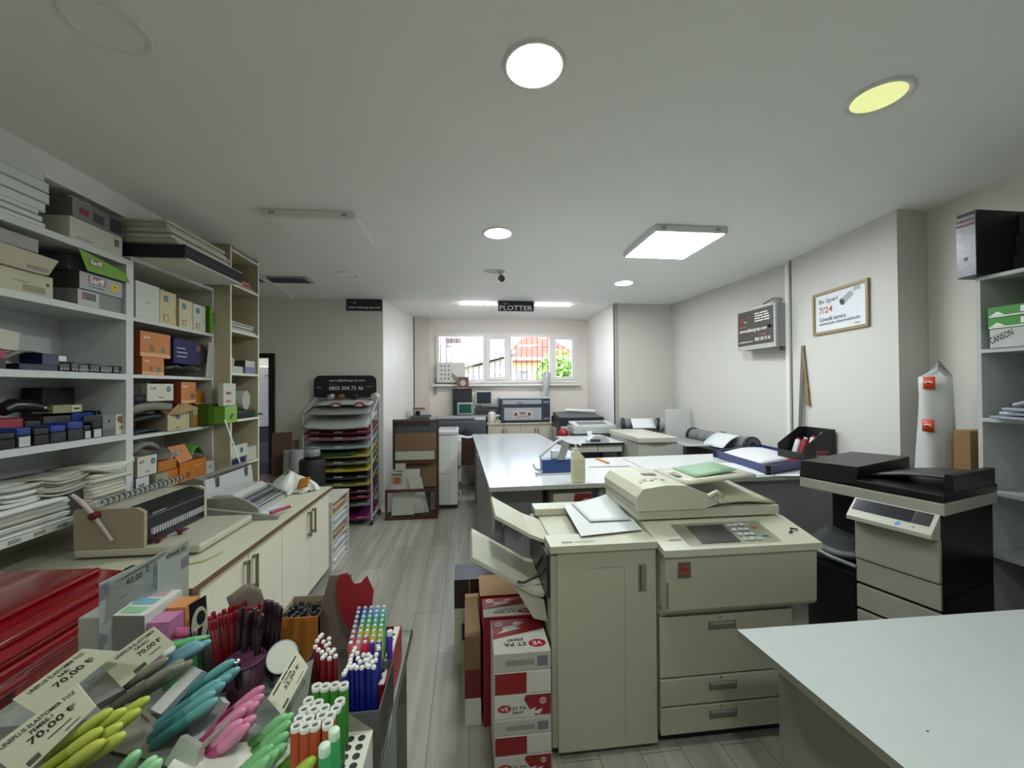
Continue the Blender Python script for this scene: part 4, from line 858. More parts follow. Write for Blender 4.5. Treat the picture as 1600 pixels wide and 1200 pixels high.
cols = [('#8f9190', 'pale grey', 1.36), ('#b2b4b2', 'white', 1.245), ('#5e1226', 'burgundy', 1.125), ('#8e5a68', 'dusty pink', 1.055), ('#86979b', 'pale blue', .95), ('#97873a', 'mustard and green', .845), ('#67684f', 'olive grey', .76), ('#a8961a', 'yellow', .675), ('#2f2a30', 'charcoal', .585), ('#7d7c34', 'olive', .50), ('#4a1522', 'maroon', .41), ('#6a1420', 'red', .345), ('#606468', 'slate', .255), ('#6a1150', 'magenta', .09)]
for k, (hx, nm, z0) in enumerate(cols):
    if k > 1:
        b = B(); b.slab([(RX0+.01, RY0+.005, z0-.014), (RX1-.01, RY0+.005, z0-.014), (RX1-.01, RY1-.02, z0+.10), (RX0+.01, RY1-.02, z0+.10)], .003, C('#26272a', .5))
        for xx in (RX0+.13, RX0+.4, RX1-.12): b.box((xx-.05, RY0+.0, z0-.014), (xx+.05, RY0+.006, z0+.012), TUBE)
        P(t, 'tray', b)
    sag = .02 if k == 1 else .012
    b = B(); ov = .05 if k == 1 else .0
    b.sheet(lambda u, v: (RX0+.02+(RX1-RX0-.04)*u, RY0-.03-ov+(RY1-RY0-.0+ov)*v, z0+.0+.112*v-sag*math.sin(PI*u)*(1-v)-(.03*(1-v)**6 if k == 1 else 0)), C(hx, .55), 14, 8, .012 if k != 1 else .03)
    if nm == 'mustard and green': b.sheet(lambda u, v: (RX0+.10+(RX1-RX0-.30)*u, RY0-.033+.3*v, z0+.018+.07*v-sag*math.sin(PI*u)*(1-v)+.012*u), C('#1f4a2c', .55), 10, 4, .008)
    S('card_stack', b, '%s card sheets in the tall wire rack' % nm, 'card stack', 'coloured card in the wire rack')
b = B(); b.sheet(lambda u, v: (RX0+.07+.68*u, RY0+.12+.3*v, 1.46+.05*v+.012*math.sin(PI*u)), C('#b9b9b8', .5), 10, 4, .02)
for cx_ in (.34, .62): 
    for rr, m_ in ((.07, C('#861a2a', .5, var=0)), (.045, C('#b9b9b8', .5))): b.add([(RX0+cx_+rr*math.cos(a), RY0+.118+.001*(rr < .05)*-1, 1.435+rr*.75*math.sin(a)) for a in [k*PI/12 for k in range(13)]], [tuple(range(13))], m_)
S('poster_stack', b, 'white printed posters with red arcs on top of the wire rack', 'poster')
for xx, m_, lb in ((RX0+.2, '#b5b5b3', 'white'), (RX0+.32, '#7a5a35', 'brown'), (RX0+.5, '#1d1d1f', 'black'), (RX1-.04, '#bbbab6', 'large white')):
    b = B(); b.cyl((xx, RY0+.32, 1.545), (xx+.02, RY1-.05, 1.56), .032 if 'large' not in lb else .045, C(m_, .5)); S('poster_roll', b, '%s rolled poster end on top of the wire rack' % lb, 'roll', 'rolled posters on the wire rack')

# ================= wooden brochure rack =================
MAH = C('#4a2420', .4); HB = C('#6d5138', .6)
wx0, wx1 = -.98, -.385; fy, by = 5.2, 5.5
t = T('brochure_rack', 'mahogany tiered brochure rack with brown panels beside the alcove', 'rack', ((wx0+wx1)/2, 5.3, 0))
for xx in (wx0, wx1-.03): P(t, 'post', B().prism([(xx, by-.03, 0), (xx+.03, by-.03, 0), (xx+.03, by+.02, 1.22), (xx, by+.02, 1.22)], (0, .03, 0), MAH))
for zz in (1.19, .62): P(t, 'cross_rail', B().box((wx0+.03, by-.02, zz), (wx1-.03, by+.012, zz+.035), MAH))
def slope(z0, z1, y0, y1): return [(wx0+.03, y0, z0), (wx1-.03, y0, z0), (wx1-.03, y1, z1), (wx0+.03, y1, z1)]
b = B(); b.slab(slope(.72, 1.06, by-.10, by-.025), .006, HB); P(t, 'panel', b)
b = B(); b.slab(slope(.36, .70, by-.10, by-.03), .006, C('#62482f', .6)); P(t, 'panel', b)
b = B(); b.box((wx0+.03, fy+.03, .03), (wx1-.03, by-.03, .04), C('#3a2520', .5)); b.box((wx0-.05, fy, 0), (wx1, fy+.025, .03), MAH)
P(t, 'base', b)
for xx in (wx0-.05, wx1-.025): P(t, 'front_post', B().box((xx, fy, .03), (xx+.025, fy+.025, .345), MAH)); P(t, 'base_rail', B().box((xx, fy+.026, 0), (xx+.025, by-.035, .03), MAH))
P(t, 'front_rail', B().box((wx0-.05, fy, .345), (wx1, fy+.025, .38), MAH))
P(t, 'front_rail', B().box((wx0+.03, by-.12, .67), (wx1-.03, by-.105, .72), MAH))
b = B(); b.slab([(wx0+.045, by-.125, .722), (wx1-.05, by-.125, .722), (wx1-.05, by-.112, .83), (wx0+.045, by-.112, .83)], .004, C('#a5a794', .6)); S('paper_strip', b, 'long pale paper strip in the middle pocket of the brochure rack', 'paper')
def leaf(x0, x1, z0, z1, y0, y1, m, label, sk=0):
    b = B(); b.slab([(x0, y0, z0), (x1, y0, z0), (x1+sk, y1, z1), (x0+sk, y1, z1)], .003, m); return S('brochure_sheet', b, label, 'paper', 'sheets in the brochure rack'), b
leaf(-.96, -.68, .05, .33, fy+.035, fy+.075, C('#a9aaa2', .6), 'white blank sheet at the left of the lowest pocket of the brochure rack', .02)
leaf(-.73, -.56, .055, .36, fy+.082, fy+.11, C('#b5b6ae', .6), 'narrow white sheet at the centre of the lowest pocket of the brochure rack', -.02)
leaf(-.68, -.50, .05, .50, fy+.118, fy+.155, C('#b2b3ab', .6), 'tall white leaning sheet in the lowest pocket of the brochure rack', -.1)
o, bb = leaf(-.99, -.62, .33, .60, fy+.165, fy+.185, C('#b6b7b0', .6), 'white tilted sheet with an orange advert in the lowest pocket', .0)
b = B(); b.rect((-.985, fy+.17, .40), X, V((0, .074, 1)), .14, .15, C('#94938c', .6, var=0)); b.rect((-.955, fy+.1715, .42), X, V((0, .074, 1)), .085, .075, C('#a3512a', .5, var=0), .001); b.rect((-.965, fy+.175, .53), X, V((0, .074, 1)), .11, .012, C('#3a3a3a', .5, var=0), .001); P(o, 'advert', b, 'small orange advert')
S('business_card', B().slab([(-.93, by-.145, .59), (-.80, by-.145, .59), (-.80, by-.13, .68), (-.93, by-.13, .68)], .003, C('#a9aa98', .6)), 'pale card above the white tilted sheet in the brochure rack', 'card')

S('grey_board', B().box((-1.0, 5.56, 0), (-.5, 5.575, 1.235), C('#4f5455', .5)), 'dark grey board standing behind the brochure rack', 'board')
# ================= alcove =================
t = T('white_copier', 'narrow white copier standing at the mouth of the alcove', 'copier', (-.25, 5.85, 0))
b = B(); b.box((-.41, 5.6, .05), (-.135, 6.15, 1.0), C('#e3e5e4', .4), bev=.012); b.box((-.39, 5.62, 0), (-.15, 6.1, .05), DARK); P(t, 'body', b)
b = B(); b.box((-.415, 5.59, 1.003), (-.13, 6.16, 1.07), C('#d2d3d4', .35), bev=.02); b.box((-.38, 5.68, 1.07), (-.16, 6.08, 1.073), C('#b3b5bf', .3)); P(t, 'lid', b)
for z0, z1 in ((.06, .46), (.47, .99)): P(t, 'front_door', B().box((-.405, 5.592, z0), (-.23, 5.6, z1), C('#dcdedd', .4), bev=.003))
for z0, z1 in ((.34, .52), (.56, .93)): P(t, 'side_unit', B().box((-.134, 5.68, z0), (-.09, 6.02, z1), C('#cccecf', .35), bev=.015))
P(t, 'side_grip', B().tube([(-.13, 5.63, .24), (-.10, 5.63, .22), (-.10, 5.63, .14), (-.13, 5.63, .12)], .012, C('#cfd0d0', .3)))
t = T('chair', 'brown wooden chair with chrome legs between the white copier and the table', 'chair', (-.02, 6.4, 0))
b = B(); b.box((-.21, 6.2, .455), (.16, 6.6, .475), C('#8a6648', .45), bev=.008); P(t, 'seat', b)
b = B(); b.slab([(-.2, 6.17, .56), (.15, 6.17, .56), (.15, 6.14, .9), (-.2, 6.14, .9)], .018, C('#4c352c', .5)); P(t, 'backrest', b)
for xx in (-.12, .12): 
    P(t, 'leg', B().tube([(xx, 6.22, .455), (xx, 6.2, .0)], .016, CHROME)); P(t, 'leg', B().tube([(xx, 6.58, .455), (xx, 6.6, .0)], .016, CHROME)); P(t, 'back_support', B().tube([(xx, 6.22, .45), (xx, 6.17, .7)], .012, CHROME))
b = B(); b.sheet(lambda u, v: (-.16+.33*u, 6.2+.05*v-.02*math.sin(PI*u), .56+.5*v*math.sin(PI*(.15+.7*u))), C('#141620', .6), 10, 8, .04); S('black_jacket', b, 'black jacket heaped over the back of the brown chair', 'jacket')
b = B(); b.sheet(lambda u, v: (-.17+.34*u, 6.11+.02*v, .905+.012*math.sin(9*u)+.03*v), C('#d0d1d2', .5), 8, 3, .008); S('white_cloth', b, 'white crumpled cloth along the top of the chair back', 'cloth')
PG = C('#4b4f56', .45); t = T('wide_plotter', 'wide dark grey plotter with a pale top behind the brochure rack', 'plotter', (-.4, 6.5, 0))
b = B(); b.box((-.865, 6.3, .80), (.29, 6.68, 1.14), PG, bev=.02); P(t, 'body', b)
b = B(); b.box((-.6, 6.31, 1.142), (.29, 6.66, 1.20), C('#8d9294', .4), bev=.02); b.box((.12, 6.305, 1.15), (.285, 6.31, 1.2), C('#c3c6c6', .4)); b.box((-.5, 6.304, 1.165), (.1, 6.31, 1.178), DARK); P(t, 'top_cover', b)
b = B(); b.box((-.868, 6.28, 1.1), (-.58, 6.68, 1.225), C('#454a4a', .5), bev=.015); P(t, 'control_end', b)
for xx in (-.84, .2): P(t, 'leg', B().box((xx, 6.4, .05), (xx+.06, 6.5, .8), DARK)); P(t, 'foot', B().box((xx-.01, 6.25, 0), (xx+.07, 6.66, .05), DARK, bev=.01))
S('paper_cup', B().cyl((-.78, 6.5, 1.226), (-.78, 6.5, 1.30), .035, BLACK), 'black holder on the end of the wide plotter', 'holder')
b = B(); b.box((-.84, 6.38, 1.302), (-.66, 6.6, 1.325), C('#a49f98', .5)); b.box((-.84, 6.39, 1.327), (-.67, 6.6, 1.345), C('#7d4a45', .5)); S('magazine_stack', b, 'small magazine pile on the black holder by the alcove wall', 'magazine')
t = T('monitor_shelf', 'dark stand of computer screens under the alcove window', 'stand', (.1, 6.82, 0))
P(t, 'shelf_board', B().box((-.3, 6.68, 1.17), (.52, 6.97, 1.2), C('#86898a', .5)))
for xx, z_ in ((-.29, 0), (.49, 1.087)): P(t, 'side_panel', B().box((xx, 6.74, z_), (xx+.02, 6.96, 1.17), C('#6a6d6f', .5)))
P(t, 'shelf_board', B().box((.12, 6.74, 1.29), (.52, 6.96, 1.31), C('#3d4043', .5))); P(t, 'side_panel', B().box((.12, 6.76, 1.2), (.135, 6.95, 1.29), C('#6a6d6f', .5)))
t = T('crt_monitor', 'small grey green old tube monitor under the window', 'monitor', (-.05, 6.8, 1.2)); b = B()
b.box((-.17, 6.70, 1.202), (.1, 6.76, 1.412), C('#8e9b96', .45), bev=.02); b.prism([(-.14, 6.76, 1.22), (.07, 6.76, 1.22), (.07, 6.76, 1.4), (-.14, 6.76, 1.4)], (0, .055, 0), C('#7b8782', .5)); P(t, 'housing', b)
P(t, 'screen', B().box((-.135, 6.695, 1.24), (.065, 6.70, 1.385), C('#1d4f4d', .15)))
t = T('lcd_monitor', 'white framed flat monitor left of the laser cutter', 'monitor', (.28, 6.88, 1.31)); P(t, 'bezel', B().box((.14, 6.86, 1.36), (.42, 6.9, 1.60), C('#b9bcbc', .4), bev=.008)); P(t, 'screen', B().box((.16, 6.855, 1.385), (.40, 6.86, 1.58), C('#2a2f3c', .12))); P(t, 'foot', B().box((.24, 6.85, 1.312), (.32, 6.93, 1.36), GREY))
S('keyboard', B().box((.2, 6.745, 1.312), (.5, 6.83, 1.33), C('#2b2c2f', .5), bev=.004), 'dark keyboard in front of the white flat monitor', 'keyboard')
t = T('computer_case', 'black computer case standing behind the tube monitor', 'computer', (-.1, 6.92, 1.2)); P(t, 'case', B().box((-.24, 6.82, 1.201), (.08, 6.975, 1.64), C('#20242b', .4), bev=.006)); P(t, 'top_edge', B().box((-.25, 6.79, 1.642), (.07, 6.975, 1.655), C('#a08e88', .5)))
t = T('open_carton', 'small open cardboard carton on top of the black computer case', 'box', (-.06, 6.83, 1.657)); b = B()
for f in (((-.17, 6.795), (.03, 6.7953)), ((-.17, 6.865), (.03, 6.868)), ((-.17, 6.795), (-.167, 6.868)), ((.027, 6.795), (.03, 6.868))): b.box((*f[0], 1.657), (*f[1], 1.84), C('#8a7767', .6))
b.box((-.17, 6.795, 1.657), (.03, 6.868, 1.66), KRAFT); b.slab([(-.17, 6.795, 1.84), (-.17, 6.868, 1.84), (-.24, 6.868, 1.91), (-.24, 6.795, 1.91)], .003, C('#b9b4a4', .6)); P(t, 'body', b)
b = B(); b.rect((-.15, 6.795, 1.665), X, Z, .16, .16, C('#55423a', .6)); b.disc((-.07, 6.7942, 1.74), -Y, .05, C('#b6aaa0', .5)); P(t, 'print', b)
p0, p1 = at(682, 566, y=6.88), at(727, 598, y=6.88)
t = T('perforated_cabinet', 'white wall cabinet with twelve black holes at the window corner', 'cabinet', ((p0.x+p1.x)/2, 6.9, p1.z)); b = B(); b.box((p0.x, 6.885, p1.z), (p1.x, 6.985, p0.z), C('#c6c5c0', .4)); P(t, 'body', b)
w = p1.x-p0.x; b = B(); b.box((p0.x+.01, 6.875, p1.z+.01), (p0.x+w*.53, 6.885, p0.z-.01), C('#cccac4', .4))
for i in range(3):
    for j in range(4): b.disc((p0.x+w*(.17+.125*i), 6.8745, p1.z+(p0.z-p1.z)*(.2+.205*j)), -Y, .0125, INK, 14)
P(t, 'door', b, 'door with twelve black holes'); P(t, 'door', B().box((p0.x+w*.545, 6.875, p1.z+.01), (p1.x-.005, 6.885, p0.z-.01), C('#cfcdc6', .4))); P(t, 'conduit', B().cyl((p0.x-.02, 6.96, p1.z-.2), (p0.x-.02, 6.96, p1.z+.08), .012, GREY))
# laser cutter on its cabinet
t = T('low_cabinet', 'cream low cabinet under the laser cutter', 'cabinet', (.85, 6.72, 0)); b = B(); b.box((.325, 6.5, .05), (1.385, 6.96, 1.06), C('#b9b4a3', .5)); b.box((.35, 6.53, 0), (1.36, 6.94, .05), DARK); P(t, 'body', b); P(t, 'worktop', B().box((.31, 6.47, 1.06), (1.4, 6.97, 1.085), C('#c3bfb2', .45)))
for k in range(4): 
    d_ = P(t, 'door', B().box((.33+k*.262, 6.485, .07), (.585+k*.262, 6.5, 1.05), C('#bfb9a6', .45), bev=.003)); hx = .56+k*.262 if k % 2 == 0 else .355+k*.262; P(d_, 'handle', B().box((hx, 6.47, .85), (hx+.012, 6.485, .99), STEEL))
LN = C('#2c3444', .4); t = T('laser_cutter', 'grey and navy laser cutter with a warning label on the low cabinet', 'laser cutter', (.93, 6.7, 1.085)); b = B(); b.box((.53, 6.49, 1.1), (1.345, 6.95, 1.47), LN, bev=.008)
for xx in (.56, 1.3): b.box((xx, 6.52, 1.085), (xx+.03, 6.55, 1.1), BLACK); b.box((xx, 6.9, 1.085), (xx+.03, 6.93, 1.1), BLACK)
P(t, 'body', b); P(t, 'lid', B().box((.515, 6.48, 1.472), (1.35, 6.955, 1.495), C('#bfc3c6', .35), bev=.004)); P(t, 'upper_panel', B().box((.565, 6.483, 1.385), (1.2, 6.49, 1.455), C('#9a9ea3', .35)).box((.8, 6.481, 1.4), (.9, 6.483, 1.412), DARK))
b = B(); b.box((.59, 6.483, 1.125), (1.2, 6.49, 1.325), C('#a2a6aa', .35)); b.rect((.73, 6.4825, 1.16), X, Z, .32, .125, C('#b9b4ae', .5, var=0))
for cx_ in (.78, 1.0): b.add([(cx_-.035, 6.4815, 1.2), (cx_+.035, 6.4815, 1.2), (cx_, 6.4815, 1.262)], [(0, 1, 2)], C('#55302c', .5, var=0))
b.rect((.835, 6.482, 1.235), X, Z, .11, .016, INK); b.rect((.845, 6.482, 1.208), X, Z, .09, .012, PRINTRED); b.rect((.78, 6.482, 1.176), X, Z, .23, .01, PRINTRED); P(t, 'front_door', b, 'front door with a warning label')
for zz in (1.13, 1.40): P(t, 'label_plate', B().box((1.235, 6.486, zz), (1.325, 6.49, zz+.03), C('#7d8694', .4)))
p0 = at(853, 586, y=6.85); b = B(); b.tube([(p0.x-.035, 6.86, 1.497), (p0.x-.015, 6.86, 1.56), (p0.x, 6.86, 1.68), (p0.x+.01, 6.87, 1.82), (p0.x+.03, 6.9, 1.9)], [.045, .05, .062, .07, .06], C('#aeb0b2', .35), 14); S('exhaust_hose', b, 'silver grey exhaust hose rising from the laser cutter', 'hose')
t = T('electric_kettle', 'small white kettle beside the laser cutter', 'kettle', (.40, 6.6, 1.086)); P(t, 'body', B().lathe([(.075, 0), (.078, .02), (.07, .13), (.05, .17), (.02, .18)], C('#c9c5bc', .35), (.40, 6.6, 1.086))); P(t, 'handle', B().tube([(.46, 6.6, 1.22), (.5, 6.59, 1.2), (.5, 6.59, 1.13), (.47, 6.59, 1.11)], .01, WHITE))
b = B()
for k in range(3): b.tube([V((.5+.05*math.cos(a), 6.52+.0*k, 1.15+.05*math.sin(a)+.006*k)) for a in [q*PI/7 for q in range(14)]], .008, C('#b9b9b6', .4), 6, closed=True)
S('cable_coil', b, 'coiled pale cable between the white kettle and the laser cutter', 'cable')
S('yellow_note_box', B().box((.45, 6.485, 1.087), (.53, 6.5, 1.135), C('#b5b183', .5)), 'pale yellow note box at the foot of the cable coil', 'box')
# ================= the long white table =================
TZ = .98
TW = C('#c9ccce', .17, var=0, spec=.7); TE = C('#a9aba9', .45)
t = T('work_table', 'long white glossy L-shaped work table in the middle of the room', 'table', (1.2, 3.3, 0))
A0, A1, A2, A3, A4, A5 = (.145, 2.72), (2.98, 2.78), (2.98, 3.80), (1.10, 3.715), (1.02, 5.86), (.07, 5.90)
b = B(); b.prism([(*q, TZ-.03) for q in (A0, A1, A2, A3, A4, A5)], (0, 0, .03), TW, side=TE); P(t, 'table_top', b)
GP = C('#8e9092', .4, var=.03)
b = B(); b.prism([(.165, 2.80, 0), (.185, 2.80, 0), (.115, 4.35, 0), (.095, 4.35, 0)], (0, 0, TZ-.03), GP); P(t, 'side_panel', b)
b = B(); b.box((.19, 2.95, 0), (.55, 2.97, TZ-.03), GP); P(t, 'front_panel', b)
b = B(); b.box((1.2, 2.84, 0), (2.95, 2.86, TZ-.03), GP); P(t, 'front_panel', b)
b = B(); b.box((.9, 2.96, 0), (.92, 3.7, TZ-.03), GP); P(t, 'partition', b)
b = B(); b.box((.12, 4.33, 0), (1.0, 4.35, TZ-.03), GP); P(t, 'back_panel', b)
for xx, yy in ((.1, 5.78), (.96, 5.76)): P(t, 'leg', B().box((xx, yy, 0), (xx+.05, yy+.05, TZ-.03), GP))
b = B(); b.box((.58, 2.80, .64), (.898, 3.68, .655), GP); P(t, 'shelf_board', b)
# seams of the top
b = B(); b.prism([at(972, 716, z=TZ+.0004), at(1010, 734, z=TZ+.0004), at(1012, 734, z=TZ+.0004), at(974, 716, z=TZ+.0004)], (0, 0, .0006), C('#5f6162', .5)); P(t, 'seam', b)
b = B(); b.prism([at(920, 729, z=TZ+.0004), at(986, 728, z=TZ+.0004), at(986, 729.5, z=TZ+.0004), at(920, 730.5, z=TZ+.0004)], (0, 0, .0006), C('#6f7172', .5)); P(t, 'seam', b)
# paper boxes
PB = C('#c9c8c2', .5); PR = C('#86161f', .45)
def paperbox_print(b, o, xd, yd, w, h, inv=False):
    """red and white ream print on a face"""
    xd = V(xd); yd = V(yd); o = V(o)
    if inv: o = o+xd*w+yd*h; xd = -xd; yd = -yd
    b.rect(o, xd, yd, w, h, PB)
    n = xd.cross(yd)
    def pt(u, v, l=.0009): return o+xd*(u*w)+yd*(v*h)+n*l
    if inv:    # printed the other way up: the lettering lies along the front edge
        b.add([pt(0, 0), pt(1, 0), pt(1, .62), pt(0, .38)], [(0, 1, 2, 3)], PR)
        b.add([pt(.92, .47, .0013), pt(.45, .33, .0013), pt(.55, .28, .0013), pt(.42, .2, .0013), pt(.8, .26, .0013), pt(.78, .36, .0013)], [(0, 1, 2, 3, 4, 5)], PB)
        b.add([pt(.55, .12, .0013), pt(.35, .16, .0013), pt(.6, .2, .0013)], [(0, 1, 2)], PB); b.disc(pt(.86, .16, .0013), n, w*.08, C('#b9a6a2', .5, var=0)); b.text('80', pt(.82, .13, .0014), xd, yd, w*.08, h*.06, PRINTRED)
        b.disc(pt(.2, .80, .0013), n, w*.16, PRINTRED, 24, ry=h*.11, xd=xd); b.text('VE', pt(.11, .75, .0014), xd, yd, w*.18, h*.1, PRINTWHITE); b.text('ST PA', pt(.4, .75, .0014), xd, yd, w*.42, h*.1, C('#3a2f38', .5, var=0)); b.text('paper', pt(.45, .62, .0014), xd, yd, w*.3, h*.09, C('#5a4a50', .5, var=0))
        return
    b.add([pt(.55, 1), pt(.52, .8), pt(.62, .35), pt(.72, .06), pt(1, .06), pt(1, 1)][::-1], [(0, 1, 2, 3, 4, 5)], PR)
    b.add([pt(.56, .3, .0013), pt(.74, .42, .0013), pt(.70, .25, .0013), pt(.86, .36, .0013), pt(.80, .1, .0013), pt(.66, .16, .0013)][::-1], [(0, 1, 2, 3, 4, 5)], PB)
    b.disc(pt(.86, .70, .0013), n, min(w, h)*.16, C('#b9a6a2', .5, var=0)); b.text('80', pt(.825, .66, .0014), xd, yd, w*.07, h*.08, PRINTRED)
    b.disc(pt(.17, .45, .0013), n, w*.12, PRINTRED, 24, ry=h*.17, xd=xd)
    b.text('VE', pt(.1, .37, .0014), xd, yd, w*.14, h*.16, PRINTWHITE); b.text('ST PA', pt(.31, .37, .0014), xd, yd, w*.25, h*.15, C('#3a2f38', .5, var=0)); b.text('paper', pt(.32, .17, .0014), xd, yd, w*.2, h*.14, C('#5a4a50', .5, var=0))
def ream(x0, x1, y0, y1, z0, h, label, front='print', top=None, group='paper reams on the floor'):
    t = T('paper_ream', label, 'paper ream', ((x0+x1)/2, (y0+y1)/2, z0), 0, group)
    b = B(); b.box((x0, y0, z0), (x1, y1, z0+h), PB if front != 'red' else PR, bev=.004)
    if front == 'print': paperbox_print(b, (x0+.003, y0-.0002, z0+.003), X, Z, x1-x0-.006, h-.006)
    if front == 'split': b.rect((x0+.004, y0, z0+.004), X, Z, (x1-x0)*.55, h-.008, PR)
    if front == 'wrap':
        b.rect((x0+.004, y0, z0+.004), X, Z, x1-x0-.008, h-.008, C('#b3b1aa', .3)); b.rect((x0+.05, y0-.0004, z0+h*.3), X, Z, (x1-x0)*.5, h*.3, C('#8c8b86', .5, var=0)); b.rect((x1-.06, y0-.0004, z0+h*.2), X, Z, .045, h*.55, C('#77767a', .5, var=0))
    if top == 'print': paperbox_print(b, (x0+.003, y0+.003, z0+h+.0002), X, Y, x1-x0-.006, y1-y0-.006, inv=True)
    P(t, 'wrapper', b); return t
# stack at the copier: front column and one behind
fx0, fx1 = .105, .352; fy0, fy1 = 1.72, 1.975
zz = 0
hs = [('print', .083), ('split', .083), ('wrap', .068), ('print', .10), ('split', .096), ('wrap', .08)]
names = ['lowest white ream end with red oval print of the front column', 'red and white ream end second from the floor of the front column', 'clear wrapped ream end third from the floor of the front column', 'white ream end with red oval print in the middle of the front column', 'red and white ream end under the topmost ream of the front column', 'topmost wrapped ream of the front column with upside down lettering on its top']
for (f, h), nm in zip(hs, names):
    ream(fx0, fx1, fy0, fy1, zz, h, nm, f, top='print' if 'topmost wrapped' in nm else None); zz += h+.002
zz = 0
for k in range(4):
    t = ream(.07, .345, 1.98, 2.16, zz, .131, ['lowest', 'second', 'third', 'topmost'][k]+' dark red ream of the column behind the front one', 'red', top='print' if k == 3 else None); zz += .133
b = B(); b.box((.06, 2.165, zz-.2), (.35, 2.4, zz+.01), C('#7a2028', .5), faces={'z+': KRAFT, 'y-': PR}); b.box((.06, 2.165, 0), (.35, 2.4, zz-.2), PR); S('red_carton', b, 'red carton with brown top behind the ream columns', 'box')
b = B(); b.box((-.02, 2.0, 0), (.058, 2.42, .13), PB); b.box((-.02, 2.0, .13), (.058, 2.42, .43), C('#6a1820', .5), faces={'z+': KRAFT}); b.box((-.018, 1.998, .27), (.056, 2.0, .429), C('#7d6145', .6)); S('slim_red_carton', b, 'slim red and kraft carton at the left of the ream columns', 'box')
b = B(); b.box((-.085, 2.45, 0), (.34, 2.66, .33), C('#b3b1a0', .6)); b.box((-.085, 2.45, .33), (.34, 2.66, .50), C('#2a1f1d', .4)); b.box((-.04, 2.448, .14), (-.01, 2.45, .24), C('#20233a', .5)); b.box((.005, 2.445, .36), (.008, 2.45, .50), C('#c9c6c0', .5)); S('dark_topped_box', b, 'tall box with dark top half behind the reams next to the walkway', 'box')
# boxes and bags under the table
t = ream(.60, .88, 2.80, 3.4, .657, .243, 'white and red paper box on the shelf under the table behind the copier trays', 'print', group='paper boxes under the table')
ream(.62, .89, 2.99, 3.5, .02, .26, 'lower white and red paper box on the floor under the table', 'print', group='paper boxes under the table')
ream(.62, .89, 2.99, 3.5, .3, .26, 'upper white and red paper box standing right under the table shelf', 'print', group='paper boxes under the table')
b = B(); b.sheet(lambda u, v: (.26+.30*u, 2.9+.03*math.sin(9*u)-.02*math.sin(7*v), .28+.45*v+.03*math.sin(8*u)), clear('#b9bcc2', .5, .15), 10, 12, .01); b.sheet(lambda u, v: (.24+.36*u, 2.86+.015*math.sin(17*u+3*v), .66+.07*v+.02*math.sin(13*u)), clear('#c9ccd2', .45, .08), 14, 4, .008); S('clear_sacks', b, 'clear plastic sacking hanging at the front panel of the work table', 'plastic')
b = B(); 
for k in range(3): b.cyl((.98+.075*k, 2.88, .62), (.98+.075*k, 2.88, .86), .036, clear('#c3c5c7', .4, .1)); b.lathe([(.036, 0), (.03, .03), (.012, .045)], clear('#d3d5d7', .35, .1), (.98+.075*k, 2.88, .86))
b.box((.93, 2.875, .585), (1.18, 3.05, .615), GP); S('wrapped_rolls', b, 'clear wrapped rolls on a ledge under the table beside the paper box', 'roll')
# items on the table
c = at(868, 742, z=TZ); c = V((c.x, c.y+.06, TZ))
t = T('hole_punch', 'heavy blue hole punch with silver lever arms on the white table', 'hole punch', c)
BL = C('#223f7c', .35)
b = B(); b.box((c.x-.10, c.y-.05, TZ+.012), (c.x+.14, c.y+.06, TZ+.115), BL, bev=.006); b.box((c.x-.12, c.y-.07, TZ), (c.x+.16, c.y+.08, TZ+.012), C('#b7babd', .3)); P(t, 'base', b)
b = B(); b.tube([(c.x-.12, c.y-.02, TZ+.13), (c.x+.02, c.y-.02, TZ+.25), (c.x+.06, c.y-.02, TZ+.265), (c.x+.11, c.y-.02, TZ+.235)], .011, C('#b9bcbe', .25)); b.box((c.x-.02, c.y-.03, TZ+.115), (c.x+.03, c.y+.03, TZ+.18), C('#d3d5d6', .3), bev=.006); P(t, 'lever', b)
b = B(); b.slab([(c.x+.02, c.y-.05, TZ+.1), (c.x+.07, c.y-.05, TZ+.1), (c.x+.12, c.y-.05, TZ+.24), (c.x+.07, c.y-.05, TZ+.255)], .035, C('#8d9194', .3)); P(t, 'arm', b)
b = B(); b.tube([(c.x-.10, c.y-.05, TZ+.03), (c.x-.16, c.y-.06, TZ+.05), (c.x-.175, c.y-.06, TZ+.09)], .009, CHROME); b.cyl((c.x-.14, c.y-.07, TZ+.012), (c.x-.14, c.y-.01, TZ+.012), .012, CHROME); P(t, 'gauge', b)
c = at(906, 755, z=TZ); c = V((c.x, c.y+.035, TZ))
t = T('pump_bottle', 'pale yellow translucent pump bottle on the white table', 'bottle', c); b = B()
b.box((c.x-.05, c.y-.032, TZ), (c.x+.045, c.y+.035, TZ+.175), C('#d3d2b4', .35), bev=.012); b.prism([(c.x-.045, c.y-.03, TZ+.172), (c.x+.04, c.y-.03, TZ+.172), (c.x+.005, c.y-.02, TZ+.215), (c.x-.04, c.y-.02, TZ+.215)], (0, .055, 0), C('#d3d2b4', .35)); P(t, 'body', b)
b = B(); b.cyl((c.x-.018, c.y, TZ+.215), (c.x-.018, c.y, TZ+.24), .016, WHITE); b.cyl((c.x-.018, c.y, TZ+.24), (c.x-.018, c.y, TZ+.268), .006, WHITE); b.tube([(c.x-.035, c.y, TZ+.27), (c.x+.0, c.y, TZ+.272), (c.x+.018, c.y-.01, TZ+.262)], .007, WHITE); P(t, 'pump', b)
p, q = at(933, 715, z=TZ+.012), at(949, 722, z=TZ+.012); t = T('utility_knife', 'orange utility knife lying on the white table', 'knife', (p+q)/2-V((0, 0, .012))); b = B(); d = (q-p); n = V((-d.y, d.x, 0)).normalized()*.016
